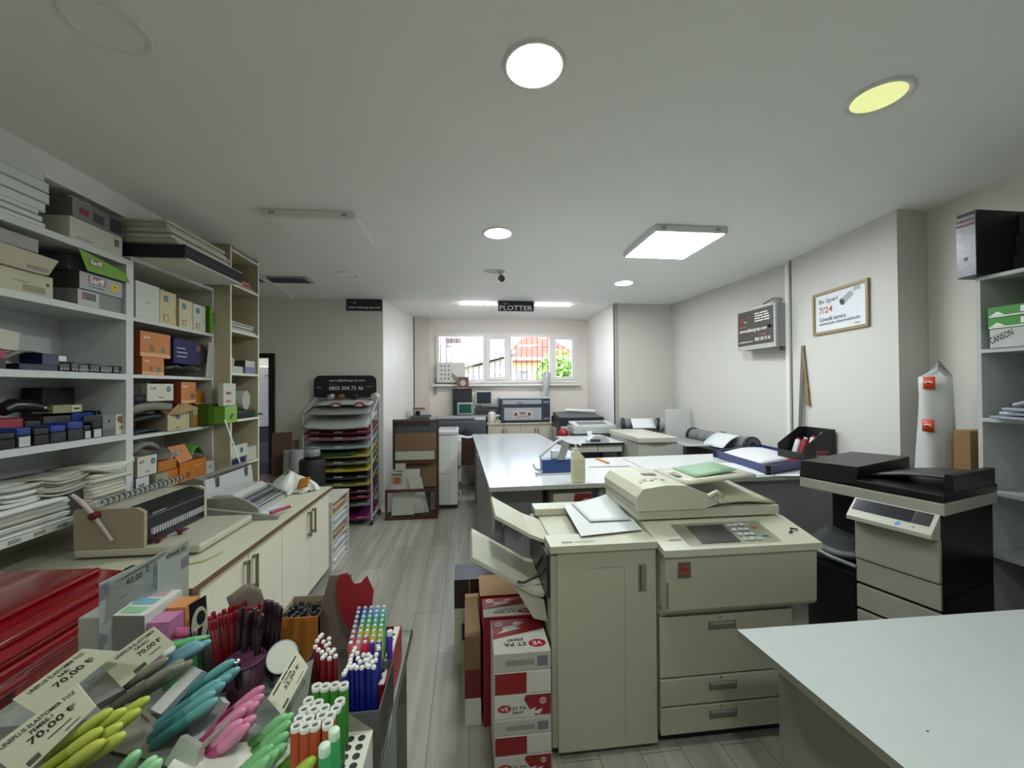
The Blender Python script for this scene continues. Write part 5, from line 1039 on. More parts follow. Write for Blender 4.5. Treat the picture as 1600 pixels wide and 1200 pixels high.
b.prism([p-n, q-n, q+d*.05, q+n, p+n], (0, 0, -.011), C('#b9812e', .4)); P(t, 'handle', b); P(t, 'blade', B().prism([q-n*.5, q+d*.25, q+n*.5], (0, 0, -.004), STEEL))
# blue case with papers
g = [at(1118, 714, z=TZ+.006), at(1200, 741, z=TZ+.006), at(1281, 727, z=TZ+.006), at(1199, 701, z=TZ+.006)]
e1 = g[1]; u = (g[2]-g[1]); w = (g[0]-g[1]); u.z = w.z = 0
t = T('document_tray', 'large blue document tray holding white papers on the right arm of the table', 'tray', (g[0]+g[2])/2-V((0, 0, .006)))
NV = C('#1f2f63', .4)
b = B(); b.prism([e1, e1+u, e1+u+w, e1+w], (0, 0, .006), NV); P(t, 'base', b)
for o_, d_, n_, nm in ((e1, u, w.normalized(), 'front_wall'), (e1, w, u.normalized(), 'side_wall'), (e1+w, u, -w.normalized(), 'back_wall'), (e1+u, w, -u.normalized(), 'side_wall')):
    b = B(); a_ = o_+V((0, 0, .006)); b.prism([a_, a_+d_, a_+d_+n_*.02, a_+n_*.02], V((0, 0, .058))-n_*.012, NV, smooth=False); P(t, nm, b)
for o_ in (e1, e1+w): 
    b = B(); b.cyl(o_+V((0, 0, .0)), o_+V((0, 0, .068)), .022, C('#15181f', .4)); P(t, 'corner_cap', b)
b = B(); cc = e1+u*.5+w*.55; b.sheet(lambda a, c_: e1+u*(.10+.82*a)+w*(.22+.70*c_)+V((0, 0, .05+.02*math.sin(PI*a)*c_)), C('#d3d6dc', .5), 8, 8, .03); S('paper_stack', b, 'white papers lying in the large blue document tray', 'paper')
def flatpaper(pts, label, h=.002, m=None, z=TZ):
    b = B(); b.prism([at(px, py, z=z+.001) for px, py in pts], (0, 0, h), m or C('#d0d4da', .5)); return S('paper_sheet', b, label, 'paper')
flatpaper([(1105, 724), (1152, 724), (1160, 727), (1196, 742), (1138, 747)], 'white paper sheet in front of the blue document tray', .004)
flatpaper([(1194, 744), (1200, 741.5), (1262, 741), (1256, 744)], 'white paper strip at the front edge of the table right arm', .002)
# magazine file
t = T('magazine_file', 'black slanted magazine file full of red packs by the pillar', 'magazine file', (2.86, 3.12, TZ+.062))
mx, my, mz = 2.86, 3.12, TZ+.062
b = B(); BKF = C('#17181a', .45)
def side(yy): return [(mx-.16, yy, mz), (mx+.12, yy, mz), (mx+.12, yy, mz+.25), (mx+.04, yy, mz+.25), (mx-.16, yy, mz+.11)]
b.prism(side(my-.14), (0, .006, 0), BKF); b.prism(side(my+.134), (0, .006, 0), BKF)
b.box((mx+.114, my-.134, mz), (mx+.12, my+.134, mz+.25), BKF); b.box((mx-.16, my-.134, mz), (mx-.154, my+.134, mz+.06), BKF); b.box((mx-.154, my-.134, mz), (mx+.114, my+.134, mz+.006), BKF)
b.rect((mx-.06, my-.14, mz+.05), X, Z, .12, .03, C('#7a2230', .5, var=0)); b.rect((mx-.05, my-.14, mz+.03), X, Z, .09, .012, C('#8d8d8d', .5, var=0)); P(t, 'box', b)
b = B(); b.box((mx-.16, my-.135, TZ+.002), (mx+.11, my+.15, TZ+.06), C('#9c3038', .5), faces={'z+': C('#b04a50', .5)}); S('red_flat_box', b, 'flat red box under the black magazine file', 'box')
for k, (dy, m_, hh, nm) in enumerate([(-.09, '#a8242c', .2, 'red'), (-.03, '#c9cbcd', .17, 'white'), (.03, '#8e1a24', .15, 'dark red'), (.08, '#d2d4d6', .14, 'grey white')]):
    b = B(); b.cyl((mx+.0-.02*k, my+dy, mz+.008), (mx+.05-.02*k, my+dy, mz+hh), .024, C(m_, .3)); b.cyl((mx+.05-.02*k, my+dy, mz+hh), (mx+.054-.02*k, my+dy, mz+hh+.018), .014, C('#c9cbcd' if k % 2 == 0 else '#a8242c', .3)); S('glue_tube', b, '%s tube standing in the black magazine file' % nm, 'tube', 'tubes in the magazine file')
p = at(1235, 712, z=TZ); b = B(); b.lathe([(.018, 0), (.02, .01), (.02, .055), (.008, .075), (.008, .085)], clear('#d5d7d7', .4, .1), (p.x, 3.45, TZ), 14); b.cyl((p.x, 3.45, TZ+.085), (p.x, 3.45, TZ+.11), .009, BLACK); S('ink_bottle', b, 'small clear bottle with a black cap left of the magazine file', 'bottle')
# ================= cream copier with finisher =================
CB = C('#aeae9b', .42, var=.03); CB2 = C('#b8b8a6', .42, var=.03); CL = C('#62635a', .5)
t = T('copier', 'big cream office copier with a finisher and feeder in the middle of the room', 'copier', (1.0, 2.1, 0))
FYC = 1.764
b = B(); b.box((.868, FYC+.025, .07), (1.52, 2.42, .90), CB); b.box((.90, FYC+.05, .0), (1.50, 2.38, .07), DARK); P(t, 'body', b)
# lower drawers
for z0, z1 in ((.06, .185), (.19, .315), (.32, .60), ):
    d_ = P(t, 'drawer', B().box((.868, FYC, z0), (1.525, FYC+.024, z1-.004), CB, bev=.004)); zc = z1-.05 if z1-z0 > .2 else (z0+z1)/2+.02
    b = B(); b.box((1.10, FYC-.001, zc-.028), (1.24, FYC+.002, zc+.012), C('#6f7065', .5), bev=.004); b.box((1.11, FYC-.004, zc-.002), (1.23, FYC-.001, zc+.008), C('#9a9b8c', .4)); b.disc((1.16, FYC-.0006, zc+.03), -Y, .008, CL, ry=.004); P(d_, 'handle', b)
# protruding front cover with rounded bottom
b = B(); yf = 1.72
b.prism([(.872, FYC+.02, .66), (.872, yf+.012, .632), (.872, yf, .65), (.872, yf-.004, .905), (.872, FYC+.02, .905)], (.74, 0, 0), CB); P(t, 'front_cover', b)
b = B(); b.box((.93, yf-.008, .795), (.99, yf-.0035, .865), C('#5c5d55', .5), bev=.002); b.box((.94, yf-.010, .81), (.98, yf-.008, .855), C('#9a4a3e', .4, var=0)); b.rect((.944, yf-.0101, .832), X, Z, .032, .006, C('#5a2a22', .5, var=0)); P(t, 'badge', b, 'small red badge')
b = B(); b.box((.874, yf-.002, .66), (.886, yf+.0, .81), C('#77786b', .5)); P(t, 'cover_grip', b)
b = B(); b.box((.872, FYC, .605), (1.53, FYC+.024, .63), CB); P(t, 'lower_front', b)
# control panel: slopes up to the platen
b = B(); b.prism([(.86, 1.70, .895), (.86, 1.70, .925), (.86, 1.93, .975), (.86, 2.42, .975), (.86, 2.42, .905), (.86, 1.72, .905)], (.765, 0, 0), CB2); P(t, 'top_frame', b)
def pan(px, u): return V((px, 1.70+.23*u, .925+.05*u))
sl_ = V((0, .23, .05)).normalized()
cp = P(t, 'control_panel', B().slab([pan(.99, .08), pan(1.45, .08), pan(1.45, .88), pan(.99, .88)], .002, C('#bdbda9', .4)).rect(pan(.92, .3), X, sl_, .06, .012, C('#6f7066', .5), .001))
P(cp, 'display', B().rect(pan(1.06, .16), X, sl_, .19, .145, C('#3a3b38', .25), .003))
b = B()
for i in range(3):
    for j in range(4): b.box((0, 0, 0), (.022, .018, .004), C('#a9aeb6', .4), bev=.002, M=Matrix.Translation(pan(1.27+.033*i, .18+.17*j)+V((0, 0, .002))) @ Matrix.Rotation(math.atan2(.05, .23), 4, 'X'))
P(cp, 'keypad', b)
b = B(); b.box((0, 0, 0), (.03, .022, .004), C('#6a8a74', .4), bev=.002, M=Matrix.Translation(pan(1.385, .3)+V((0, 0, .002)))); b.box((0, 0, 0), (.022, .018, .004), C('#a05a44', .4), bev=.002, M=Matrix.Translation(pan(1.385, .6)+V((0, 0, .002)))); P(cp, 'start_keys', b)
b = B(); b.tube([(1.53, 1.78, .948), (1.55, 1.79, .95), (1.56, 1.81, .957), (1.59, 1.80, .953)], .004, DARK); P(t, 'clip', b)
# document feeder on the platen
b = B(); b.prism([(.85, 1.94, .985), (1.61, 1.94, .985), (1.61, 2.40, .985), (.84, 2.40, .985)], (0, 0, .045), CB2); P(t, 'platen_cover', b)
fd = [(x_+.04, z_) for x_, z_ in ((.80, 1.03), (.795, 1.10), (.83, 1.14), (.95, 1.155), (1.06, 1.15), (1.19, 1.095), (1.235, 1.075), (1.215, 1.05), (1.15, 1.03))]
b = B(); b.prism([(x_, 1.93, z_) for x_, z_ in fd], (0, .48, 0), CB2); df = P(t, 'document_feeder', b)
P(df, 'seam', B().box((.833, 1.96, 1.05), (.8355, 2.38, 1.054), CL)); 
b = B(); b.box((.98, 2.16, 1.153), (1.05, 2.21, 1.158), C('#5d5e52', .6)); P(df, 'latch', b)
b = B()
for k in range(5): b.rect((.90+.03*k, 2.04+.02*(k % 2), 1.1555), X, Y, .018, .02, C('#75766b', .5, var=0), .001)
P(df, 'print', b)
b = B(); b.sheet(lambda u, v: (1.13+.40*u, 2.0+.36*v, 1.145+.035*u), CB2, 6, 4, .012); ft = P(t, 'feeder_tray', b)
b = B(); b.sheet(lambda u, v: (1.23+.24*u, 2.07+.25*v, 1.158+.035*u), C('#7fa283', .5), 3, 3, .002); P(ft, 'green_label', b)
b = B(); b.rect((1.15, 2.12, 1.154), V((1, 0, .087)), Y, .035, .10, C('#74756d', .5)); P(ft, 'label', b)
b = B(); b.sheet(lambda u, v: (1.18+.42*u, 1.955+.40*v, 1.036+.05*math.sin(PI*u*.9)*(.5+.5*v)+.02*v), C('#b5b59a', .45), 10, 6, .012); P(t, 'output_tray', b)
b = B(); b.tube([(1.21, 1.93, 1.09), (1.255, 1.925, 1.115), (1.29, 1.93, 1.09), (1.27, 1.93, 1.06)], .012, CB2); P(df, 'guide', b)
# finisher
b = B(); b.box((.40, FYC+.012, .03), (.852, 2.40, .915), CB); b.box((.42, FYC+.04, 0), (.84, 2.36, .03), DARK)
b.box((.366, FYC+.01, .05), (.40, 2.38, .90), C('#a7a795', .45)); fin = P(t, 'finisher', b)
b = B(); b.box((.392, FYC, .032), (.852, FYC+.012, .915), CB, bev=.003); fdr = P(fin, 'door', b)
b = B(); b.box((.765, FYC-.001, .72), (.805, FYC+.002, .845), C('#7d7e70', .5), bev=.003); b.box((.772, FYC-.003, .728), (.782, FYC-.001, .838), C('#55564d', .5)); P(fin, 'handle', b)
b = B(); b.box((.70, FYC-.0012, .06), (.7015, FYC, .84), C('#8a8b7c', .5)); b.box((.55, FYC-.0012, .838), (.7015, FYC, .84), C('#8a8b7c', .5)); P(fin, 'seam', b)
b = B(); b.prism([(.36, FYC-.012, .918), (.855, FYC-.012, .918), (.855, FYC+.13, .918), (.36, FYC+.13, .918)], (0, 0, .03), CB2); b.rect((.42, FYC+.02, .948), X, Y, .05, .02, C('#66675e', .5, var=0)); b.rect((.48, FYC+.02, .948), X, Y, .09, .02, C('#8f9083', .5, var=0)); P(t, 'finisher_lid', b)
b = B(); b.box((.40, FYC+.13, .918), (.852, FYC+.145, .935), CB); b.box((.38, 2.28, .918), (.852, 2.40, .955), CB2); b.box((.83, FYC+.13, .918), (.852, 2.28, .95), CB2); P(t, 'finisher_rim', b)
def tray(pts, th, w0, w1, m, nm):
    b = B(); n = len(pts)
    def f(u, v):
        k = min(int(u*(n-1)), n-2); f_ = u*(n-1)-k; p0_, p1_ = pts[k], pts[k+1]
        return (p0_[0]+(p1_[0]-p0_[0])*f_, w0+(w1-w0)*v, p0_[1]+(p1_[1]-p0_[1])*f_)
    b.sheet(f, m, (n-1)*2, 2, th, smooth=False); return P(t, nm, b)
tray([(.13, 1.045), (.30, .945), (.40, .905), (.46, .895)], .016, 1.92, 2.26, CB2, 'upper_tray')
tray([(.02, .885), (.18, .79), (.30, .715), (.35, .70)], .018, 1.84, 2.22, CB2, 'lower_tray')
b = B(); b.prism([(.20, 1.86, .75), (.35, 1.86, .66), (.366, 1.86, .56), (.30, 1.86, .58)], (0, .30, 0), CB2); P(t, 'tray_support', b)
b = B(); b.box((.352, 1.80, .70), (.366, 2.30, .895), C('#26272a', .4)); b.tube([(.36, 1.82, .84), (.33, 1.82, .80), (.25, 1.815, .77), (.22, 1.815, .775)], .006, BLACK); b.tube([(.36, 1.9, .86), (.32, 1.9, .79)], .007, BLACK); P(t, 'exit_slot', b)
b = B(); b.prism([at(880, 789, z=.96), at(962, 780, z=.957), at(1003, 828, z=.957), at(908, 838, z=.957)], (0, 0, .002), C('#c3c7ca', .5)); S('paper_sheet', b, 'larger blank sheet lying on top of the copier finisher', 'paper')
b = B(); q = [at(892, 786, z=.966), at(950, 779, z=.966), at(986, 812, z=.966), at(922, 815, z=.966)]
b.sheet(lambda u, v: q[0]*(1-u)*(1-v)+q[1]*u*(1-v)+q[2]*u*v+q[3]*(1-u)*v+V((0, 0, .03*u*u*(1-v))), C('#c9cdd0', .5), 6, 6, .0015); S('paper_sheet', b, 'curled smaller blank sheet on the larger one on the copier finisher', 'paper')
# ================= black multifunction printer =================
t = T('multifunction_printer', 'black and grey multifunction printer with a tilted touch panel by the pillar', 'printer')
GMF = C('#a3a398', .42, var=.03); KMF = C('#0c0c0e', .38)
# built facing -y: width 0..0.62 along x, depth 0..0.62 along y; the corner (0,0) is its near right front
def mf(a, b_, m, nm, bev=.008, par=None, faces=None): return P(par or t, nm, B().box(a, b_, m, bev=bev, faces=faces))
mf((-.60, .02, .06), (0, .55, .62), KMF, 'body'); mf((-.25, .02, .62), (0, .55, 1.02), KMF, 'tower'); mf((-.60, .25, .62), (-.25, .55, 1.02), KMF, 'back_body')
mf((-.58, .05, 0), (-.02, .52, .06), DARK, 'plinth', 0)
for k, (z0, z1) in enumerate(((.07, .24), (.25, .42), (.43, .56), (.57, .70))): mf((-.345, -.0, z0), (-.002, .02, z1-.006), GMF, 'drawer' if k < 3 else 'front_cover', .004)
mf((-.345, -.01, .70), (-.002, .02, .905), GMF, 'upper_cover', .006); mf((-.60, .0, .07), (-.35, .02, .60), KMF, 'toner_cover', .004)
P(t, 'output_tray', B().sheet(lambda u, v: (-.62+.28*u, .01+.24*v, .70+.07*v-.03*math.sin(PI*u)), C('#2b2d2f', .45), 6, 4, .02)); P(t, 'tray_lip', B().tube([(-.62, .0, .68), (-.46, -.01, .655), (-.345, .0, .645)], .012, C('#6f7577', .35)))
mf((-.64, -.0, 1.025), (.015, .56, 1.085), GMF, 'scanner', .006)
b = B(); b.prism([(-.64, .0, 1.088), (-.64, .56, 1.088), (-.635, .54, 1.205), (-.635, .012, 1.185)], (.30, 0, .012), KMF); b.box((-.34, .0, 1.088), (.015, .56, 1.128), KMF, bev=.006); df2 = P(t, 'document_feeder', b)
b = B(); b.sheet(lambda u, v: (-.36+.36*u, .14+.34*v, 1.145+.05*u*(1)+.012*math.sin(PI*u)), C('#3a3b3c', .45), 8, 3, .014); P(df2, 'feeder_tray', b); P(df2, 'label', B().rect((-.13, .04, 1.1255), X, Y, .05, .014, C('#9fb4b8', .4, var=0), .001)); P(df2, 'side_wall', B().prism([(-.02, .10, 1.125), (.012, .10, 1.125), (.012, .54, 1.125), (-.02, .54, 1.125)], (0, 0, .085), KMF))
b = B(); q0 = [V((-.345, -.03, .915)), V((-.0, -.03, .915)), V((-.0, .02, 1.01)), V((-.345, .02, 1.01))]
pn = V((0, -.16, .88)); 
b.prism([(-.345, -.0, .905), (-.345, -.085, .925), (-.345, -.085, .945), (-.345, .0, 1.03)], (.345, 0, 0), C('#b3b3a6', .4)); cpn = P(t, 'control_panel', b)
s1 = V((0, .085, .085)).normalized()
P(cpn, 'screen', B().rect((-.335, -.055, .975), X, s1, .25, .072, C('#22242c', .15), .0012)); P(cpn, 'key_field', B().rect((-.083, -.055, .975), X, s1, .065, .072, C('#17181a', .3), .0012)); P(cpn, 'start_key', B().disc((-.13, -.070, .9605), V((0, -1, 1)), .013, C('#2f86d8', .3, var=0), ry=.010).disc((-.07, -.070, .9605), V((0, -1, 1)), .006, GREY))
for ch in [o for o in COL.objects if o.parent == t]: pass
t.location = (2.235, 1.69, 0); t.rotation_euler = (0, 0, math.radians(-73.5))
# ================= right shelves =================
t = T('shelving_unit', 'white shelving unit against the right wall with paper packs', 'shelving unit', (2.97, 1.3, 0)); SW = C('#b5b8b8', .5)
sy1 = 1.93
for yy in (sy1-.02, .7): P(t, 'side_panel', B().box((2.80, yy, 0), (3.145, yy+.02, 2.24), SW))
P(t, 'back_panel', B().box((3.138, .72, 0), (3.145, sy1-.02, 2.24), C('#8a8d90', .6)))
rz = (2.24, 1.842, 1.468, 1.078, .745, .1)
for zz in rz: P(t, 'shelf_board', B().box((2.797, .722, zz-.02), (3.137, sy1-.022, zz), SW))
def rbox(y0, y1, z0, z1, m, nm, label, cat='box', x0=2.80, x1=3.10, faces=None, extra=None, group=None):
    b = B(); b.box((x0, y0, z0), (x1, y1, z1), m, faces=faces)
    if extra: extra(b)
    return S(nm, b, label, cat, group)
y0, y1, z0, z1 = 1.885, 1.975, 2.243, 2.60
t = S('box_file', B().box((2.75, y0, z0), (3.10, y1, z1), C('#1c1d1f', .45)), 'large black box file with a grey shiny spine on top of the right shelves', 'box file')
b = B(); b.box((2.744, y0+.002, z0+.004), (2.75, y1-.002, z1-.02), C('#6a6c6d', .3, .6, var=.3, scale=40)); b.disc((2.7435, (y0+y1)/2, z0+.1), -X, .01, BLACK); b.rect((2.744, y1-.004, z1-.075), -Y, Z, .082, .012, C('#7a3a3e', .5)); b.rect((2.744, y1-.004, z1-.05), -Y, Z, .082, .012, C('#7a4a4e', .5)); P(t, 'spine', b, 'grey shiny spine')
for k in range(3): rbox(1.5, 1.88, 2.243+.115*k, 2.355+.115*k, C(['#2b2c2e', '#232426', '#36383a'][k], .5), 'black_file', ['lowest', 'middle', 'topmost'][k]+' black file lying beside the large box file', 'file', x0=2.97+.02*k)
z = 1.842+.002
b = B(); b.box((2.79, 1.35, z), (3.1, 1.865, z+.10), C('#b9bcb9', .5)); 
b.text('CANSON', (2.79, 1.72, z+.03), V((0, -1, .45)), V((0, .3, 1)), .2, .04, INK); b.text('CANSON', (2.79, 1.86, z+.02), V((0, -1, .45)), V((0, .3, 1)), .1, .035, INK); S('drawing_pad', b, 'white pad with slanted black lettering under the green packs', 'pad')
for k in range(2):
    b = B(); zz = z+.103+.058*k; b.box((2.785, 1.35, zz), (3.1, 1.87, zz+.055), C('#3d8a34', .5), bev=.003); b.box((2.784, 1.36, zz+.0), (2.785, 1.865, zz+.008), PAPER)
    b.rect((2.785, 1.74, zz+.015), V((0, -1, 0)), Z, .03, .03, PRINTWHITE); b.rect((2.785, 1.70, zz+.022), V((0, -1, 0)), Z, .10, .012, C('#1d4f1c', .5, var=0)); b.rect((2.785, 1.58, zz+.022), V((0, -1, 0)), Z, .10, .016, C('#7aa86a', .5, var=0)); b.add([(2.7846, 1.86, zz+.01), (2.7846, 1.80, zz+.01), (2.7846, 1.83, zz+.03)], [(0, 1, 2)], PRINTWHITE)
    S('paper_pack', b, ['lower', 'upper'][k]+' green paper pack on the right shelves', 'paper', 'green packs on the right shelves')
z = 1.468+.002
for k, (dz, dx, m_) in enumerate(((0, -.03, '#8e93a3'), (.022, .0, '#b3b8c6'), (.044, -.015, '#9297a6'), (.066, .02, '#a5a8b0'))):
    b = B(); b.sheet(lambda u, v: (2.785+dx+.3*u, 1.38+.47*v-.02*k, z+dz+.016+.06*math.sin(PI*v)*(1-u)*(k == 3)+.005*math.sin(6*v)), C(m_, .5), 4, 8, .014); S('paper_bundle', b, ['lowest', 'second', 'third', 'crumpled topmost'][k]+' bluish paper bundle on the middle right shelf', 'paper', 'bundles on the middle right shelf')
S('small_black_box', B().box((2.83, 1.52, 1.688), (2.9, 1.60, 1.74), BLACK).box((2.83, 1.52, 1.564), (2.9, 1.60, 1.688), C('#77797b', .5)), 'small black box standing on the middle right shelf bundles', 'box')
b = B(); z = .102
for k in range(3): b = B(); b.box((2.80-.02*k, 1.2, z+.05*k), (3.12, 1.84-.03*k, z+.048+.05*k), C(['#5d5a38', '#8a803c', '#6a6a40'][k], .6)); S('yellow_pack', b, ['bottom', 'middle', 'top'][k]+' yellowish pack on the lowest right shelf', 'pack', 'yellowish packs on the lowest right shelf')
# wrapped roll and carton in the corner by the pillar
c = V((2.85, 2.2, 0)); t = T('wrapped_roll', 'tall white plastic wrapped roll with orange logos standing in the corner', 'roll', c)
b = B()
def wr(u, v):
    a = 2*PI*u; r_ = .088+.008*math.sin(4*a+9*v)+.005*math.sin(11*v+a); k = max(0, (v-.965)/.035); r2 = r_*(1-.12*v)*(1-.98*k*k)
    return c+V((r2*math.cos(a)+.02*k+.03*v, r2*math.sin(a)*1.0-.01*v, .02+1.74*v+.05*k*math.cos(a)))
b.sheet(wr, C('#c3c5c4', .3), 28, 30, .001); P(t, 'wrap', b)
OG = C('#c8451f', .4, var=0)
for vz, aa in ((1.66, 3.5), (1.40, 3.45), (.9, 3.5)):
    b = B(); b.sheet(lambda u, v: c+V(((.098)*math.cos(aa+.55*(u-.5))+.03*vz/1.74, .1*math.sin(aa+.55*(u-.5))-.01, vz-.035+.075*v)), OG, 6, 2, .001)
    b.tube([c+V((.1025*math.cos(aa+.55*(u-.5))+.03*vz/1.74, .1025*math.sin(aa+.55*(u-.5))-.01, vz+.02*math.sin(PI*(u)*1)-.01)) for u in (.2, .35, .5, .65, .8)], .004, PRINTWHITE, 5); P(t, 'logo', b, 'orange logo square')
b = B(); b.box((2.82, 1.98, 0), (3.13, 2.06, 1.385), C('#84663c', .7)); b.box((2.825, 1.985, 1.3855), (3.125, 2.055, 1.388), KRAFT); S('tall_carton', b, 'tall brown carton between the wrapped roll and the right shelves', 'box')
# ================= wall things at the right =================
def wallx(y): return 3.08+(2.915-3.08)*(3.52-y)/(3.52-2.43)
wd_ = V((2.915-3.08, 2.43-3.52, 0)).normalized(); wn = V((-wd_.y*-1, 0, 0)); wn = V((wd_.y, -wd_.x, 0)).normalized()
if wn.x > 0: wn = -wn
yL, yR = 3.27, 2.60
def onp(px, py):   # point of the pillar face
    d = cf + cr*((px-800)/F_PX) - cu*((py-600)/F_PX); o = V((3.08, 3.52, 0)); t_ = (o-CAM).dot(wn)/d.dot(wn); return CAM+d*t_
f0, f1, f2, f3 = onp(1271, 459), onp(1362, 437), onp(1363, 511), onp(1275, 523)
fo = (f3+V((f0.x-f3.x, f0.y-f3.y, 0))*.5); fw = (V((f2.x-f3.x, f2.y-f3.y, 0))).length; fh = ((f0.z-f3.z)+(f1.z-f2.z))/2; zf = (f3.z+f2.z)/2
fo.z = zf; fo = fo+wn*.002
GOLD = C('#8d7a50', .35); t = T('framed_notice', 'gold framed camera surveillance notice on the pillar', 'picture', fo+wd_*(fw/2))
b = B(); fr = .022
for (u0, u1, v0, v1) in ((0, fw, 0, fr), (0, fw, fh-fr, fh), (0, fr, fr, fh-fr), (fw-fr, fw, fr, fh-fr)):
    b.prism([fo+wd_*u0+Z*v0, fo+wd_*u1+Z*v0, fo+wd_*u1+Z*v1, fo+wd_*u0+Z*v1], wn*.018, GOLD)
P(t, 'frame', b)
b = B(); b.prism([fo+wd_*fr+Z*fr, fo+wd_*(fw-fr)+Z*fr, fo+wd_*(fw-fr)+Z*(fh-fr), fo+wd_*fr+Z*(fh-fr)], wn*.006, C('#d5dbe0', .4))
def q(u, v): return fo+wn*.0065+wd_*(u*fw)+Z*(v*fh)
b.text('Bu işyeri', q(.12, .70), wd_, Z, fw*.36, fh*.13, C('#2a3540', .5, var=0)); b.text('7/24', q(.12, .49), wd_, Z, fw*.26, fh*.15, C('#a83040', .5, var=0)); b.text('Güvenlik kamera', q(.12, .30), wd_, Z, fw*.5, fh*.10, C('#2a3540', .5, var=0)); b.text('sistemiyle izlenmektedir.', q(.12, .19), wd_, Z, fw*.76, fh*.09, C('#2a3540', .5, var=0)); b.text('Akkar', q(.76, .11), wd_, Z, fw*.1, fh*.04, C('#5a4a4a', .5, var=0))
b.add([q(.52, .72), q(.60, .60), q(.76, .76), q(.70, .86)], [(0, 1, 2, 3)], C('#9ba0a4', .5, var=0)); b.disc(q(.555, .655)+wn*.0006, wn, fh*.085, C('#33383c', .5, var=0), ry=fh*.06); b.add([q(.74, .80), q(.80, .84), q(.87, .82), q(.86, .93), q(.76, .92)], [(0, 1, 2, 3, 4)], C('#a9adb0', .5, var=0)); P(t, 'notice', b)
# electrical box
t = T('electrical_box', 'grey wall box with a dark shop sign on its door', 'electrical box', (3.0, 3.85, 2.03)); ex0 = 2.935
b = B(); b.prism([(ex0+.02, 3.56, 2.035), (ex0+.02, 4.09, 2.035), (3.07, 4.09, 2.035), (3.115, 3.575, 2.035)], (0, 0, .42), C('#8e908f', .45)); P(t, 'housing', b)
b = B(); b.box((ex0-.0, 3.55, 2.03), (ex0+.02, 4.10, 2.45), C('#a6a7a4', .4)); b.rect((ex0, 4.085, 2.075), -Y, Z, .51, .36, C('#34332f', .45, var=0))
def e(u, v): return V((ex0-.0006, 4.085-.51*u, 2.075+.36*v))
for s, u_, v_, w_, h_, m_ in (('Akkar', .05, .70, .16, .15, PRINTRED), ('grup', .2, .66, .07, .05, PRINTWHITE), ('www.akkargrup.com', .05, .36, .78, .13, PRINTWHITE), ('0850 304 75 46', .5, .1, .42, .10, PRINTWHITE), ('siparis@akkargrup.com', .04, .08, .40, .06, PRINTWHITE), ): b.text(s, e(u_, v_), -Y, Z, w_*.51, h_*.36, m_)
for u_, v_, w_, h_, m_ in ((.62, .25, .18, .03, C('#a5502a', .5, var=0)), (.2, .2, .12, .02, C('#8a3030', .5, var=0)), (.05, .54, .2, .03, C('#a5502a', .5, var=0)), (.50, .86, .13, .03, PRINTWHITE), (.65, .86, .2, .03, PRINTWHITE), (.50, .79, .22, .03, PRINTWHITE), (.75, .79, .13, .03, PRINTWHITE), (.50, .72, .16, .03, PRINTWHITE), (.68, .72, .22, .03, PRINTWHITE), (.50, .65, .24, .03, PRINTWHITE), (.76, .65, .14, .03, PRINTWHITE)): b.rect(e(u_, v_), -Y, Z, w_*.51, h_*.36, m_)
P(t, 'door', b, 'door with a dark shop sign'); P(t, 'knob', B().cyl((ex0, 3.63, 2.24), (ex0-.02, 3.63, 2.24), .015, BLACK)); P(t, 'light_strip', B().box((2.99, 3.66, 2.456), (3.03, 3.95, 2.475), WHITE)); P(t, 'conduit', B().tube([(3.03, 3.6, 2.456), (3.04, 3.6, 2.5), (3.06, 3.72, 2.53), (3.05, 3.85, 2.50)], .01, GREY)); P(t, 'socket', B().box((3.03, 3.575, 1.995), (3.08, 3.62, 2.034), C('#5d5a52', .5)))
# rulers leaning at the pillar
b = B(); p, q_ = onp(1256, 690), onp(1256, 540); b.prism([V((p.x, p.y, 0))+wn*.09-wd_*.025, V((p.x, p.y, 0))+wn*.09+wd_*.025, V((q_.x, q_.y, q_.z))+wn*.006+wd_*.022, V((q_.x, q_.y, q_.z))+wn*.006-wd_*.018], wn*.006, C('#5f5e5a', .4)); S('steel_ruler', b, 'long dark steel ruler leaning on the pillar', 'ruler')
b = B(); p, q_ = onp(1266, 634), onp(1258, 545); b.prism([p+wn*.014-wd_*.02, p+wn*.014+wd_*.02, q_+wn*.012+wd_*.005, q_+wn*.012-wd_*.005], wn*.01, C('#8a7244', .6)); S('wooden_wedge', b, 'thin wooden wedge strip beside the steel ruler on the pillar', 'wood strip')
# ================= machines behind the table =================
t = T('beige_cabinet_copier', 'beige flat topped copier standing behind the table arm', 'copier', (2.1, 4.8, 0)); b = B(); b.box((1.90, 4.32, .03), (2.33, 5.22, 1.02), C('#b5b5aa', .45), bev=.008); P(t, 'body', b); P(t, 'lid', B().box((1.885, 4.30, 1.024), (2.345, 5.24, 1.085), C('#b9b9ae', .4), bev=.008)); P(t, 'seam', B().box((2.0, 4.295, 1.02), (2.2, 4.30, 1.03), CL))
t = T('side_desk', 'white desk with black front edge between the table and the beige copier', 'desk', (1.55, 5.1, 0)); b = B(); b.box((1.20, 4.70, .955), (1.88, 5.45, .98), C('#c3c6c7', .25)); P(t, 'desk_top', b); P(t, 'edge_strip', B().box((1.2, 4.685, .958), (1.88, 4.70, .979), BLACK))
for x0, x1 in ((1.22, 1.55), (1.56, 1.86)): P(t, 'drawer', B().box((x0, 4.71, .87), (x1, 5.3, .953), C('#b9bab4', .4), bev=.003))
for xx, yy in ((1.22, 4.73), (1.82, 4.73), (1.22, 5.4), (1.82, 5.4)): P(t, 'leg', B().box((xx, yy, 0), (xx+.035, yy+.035, .868), DARK))
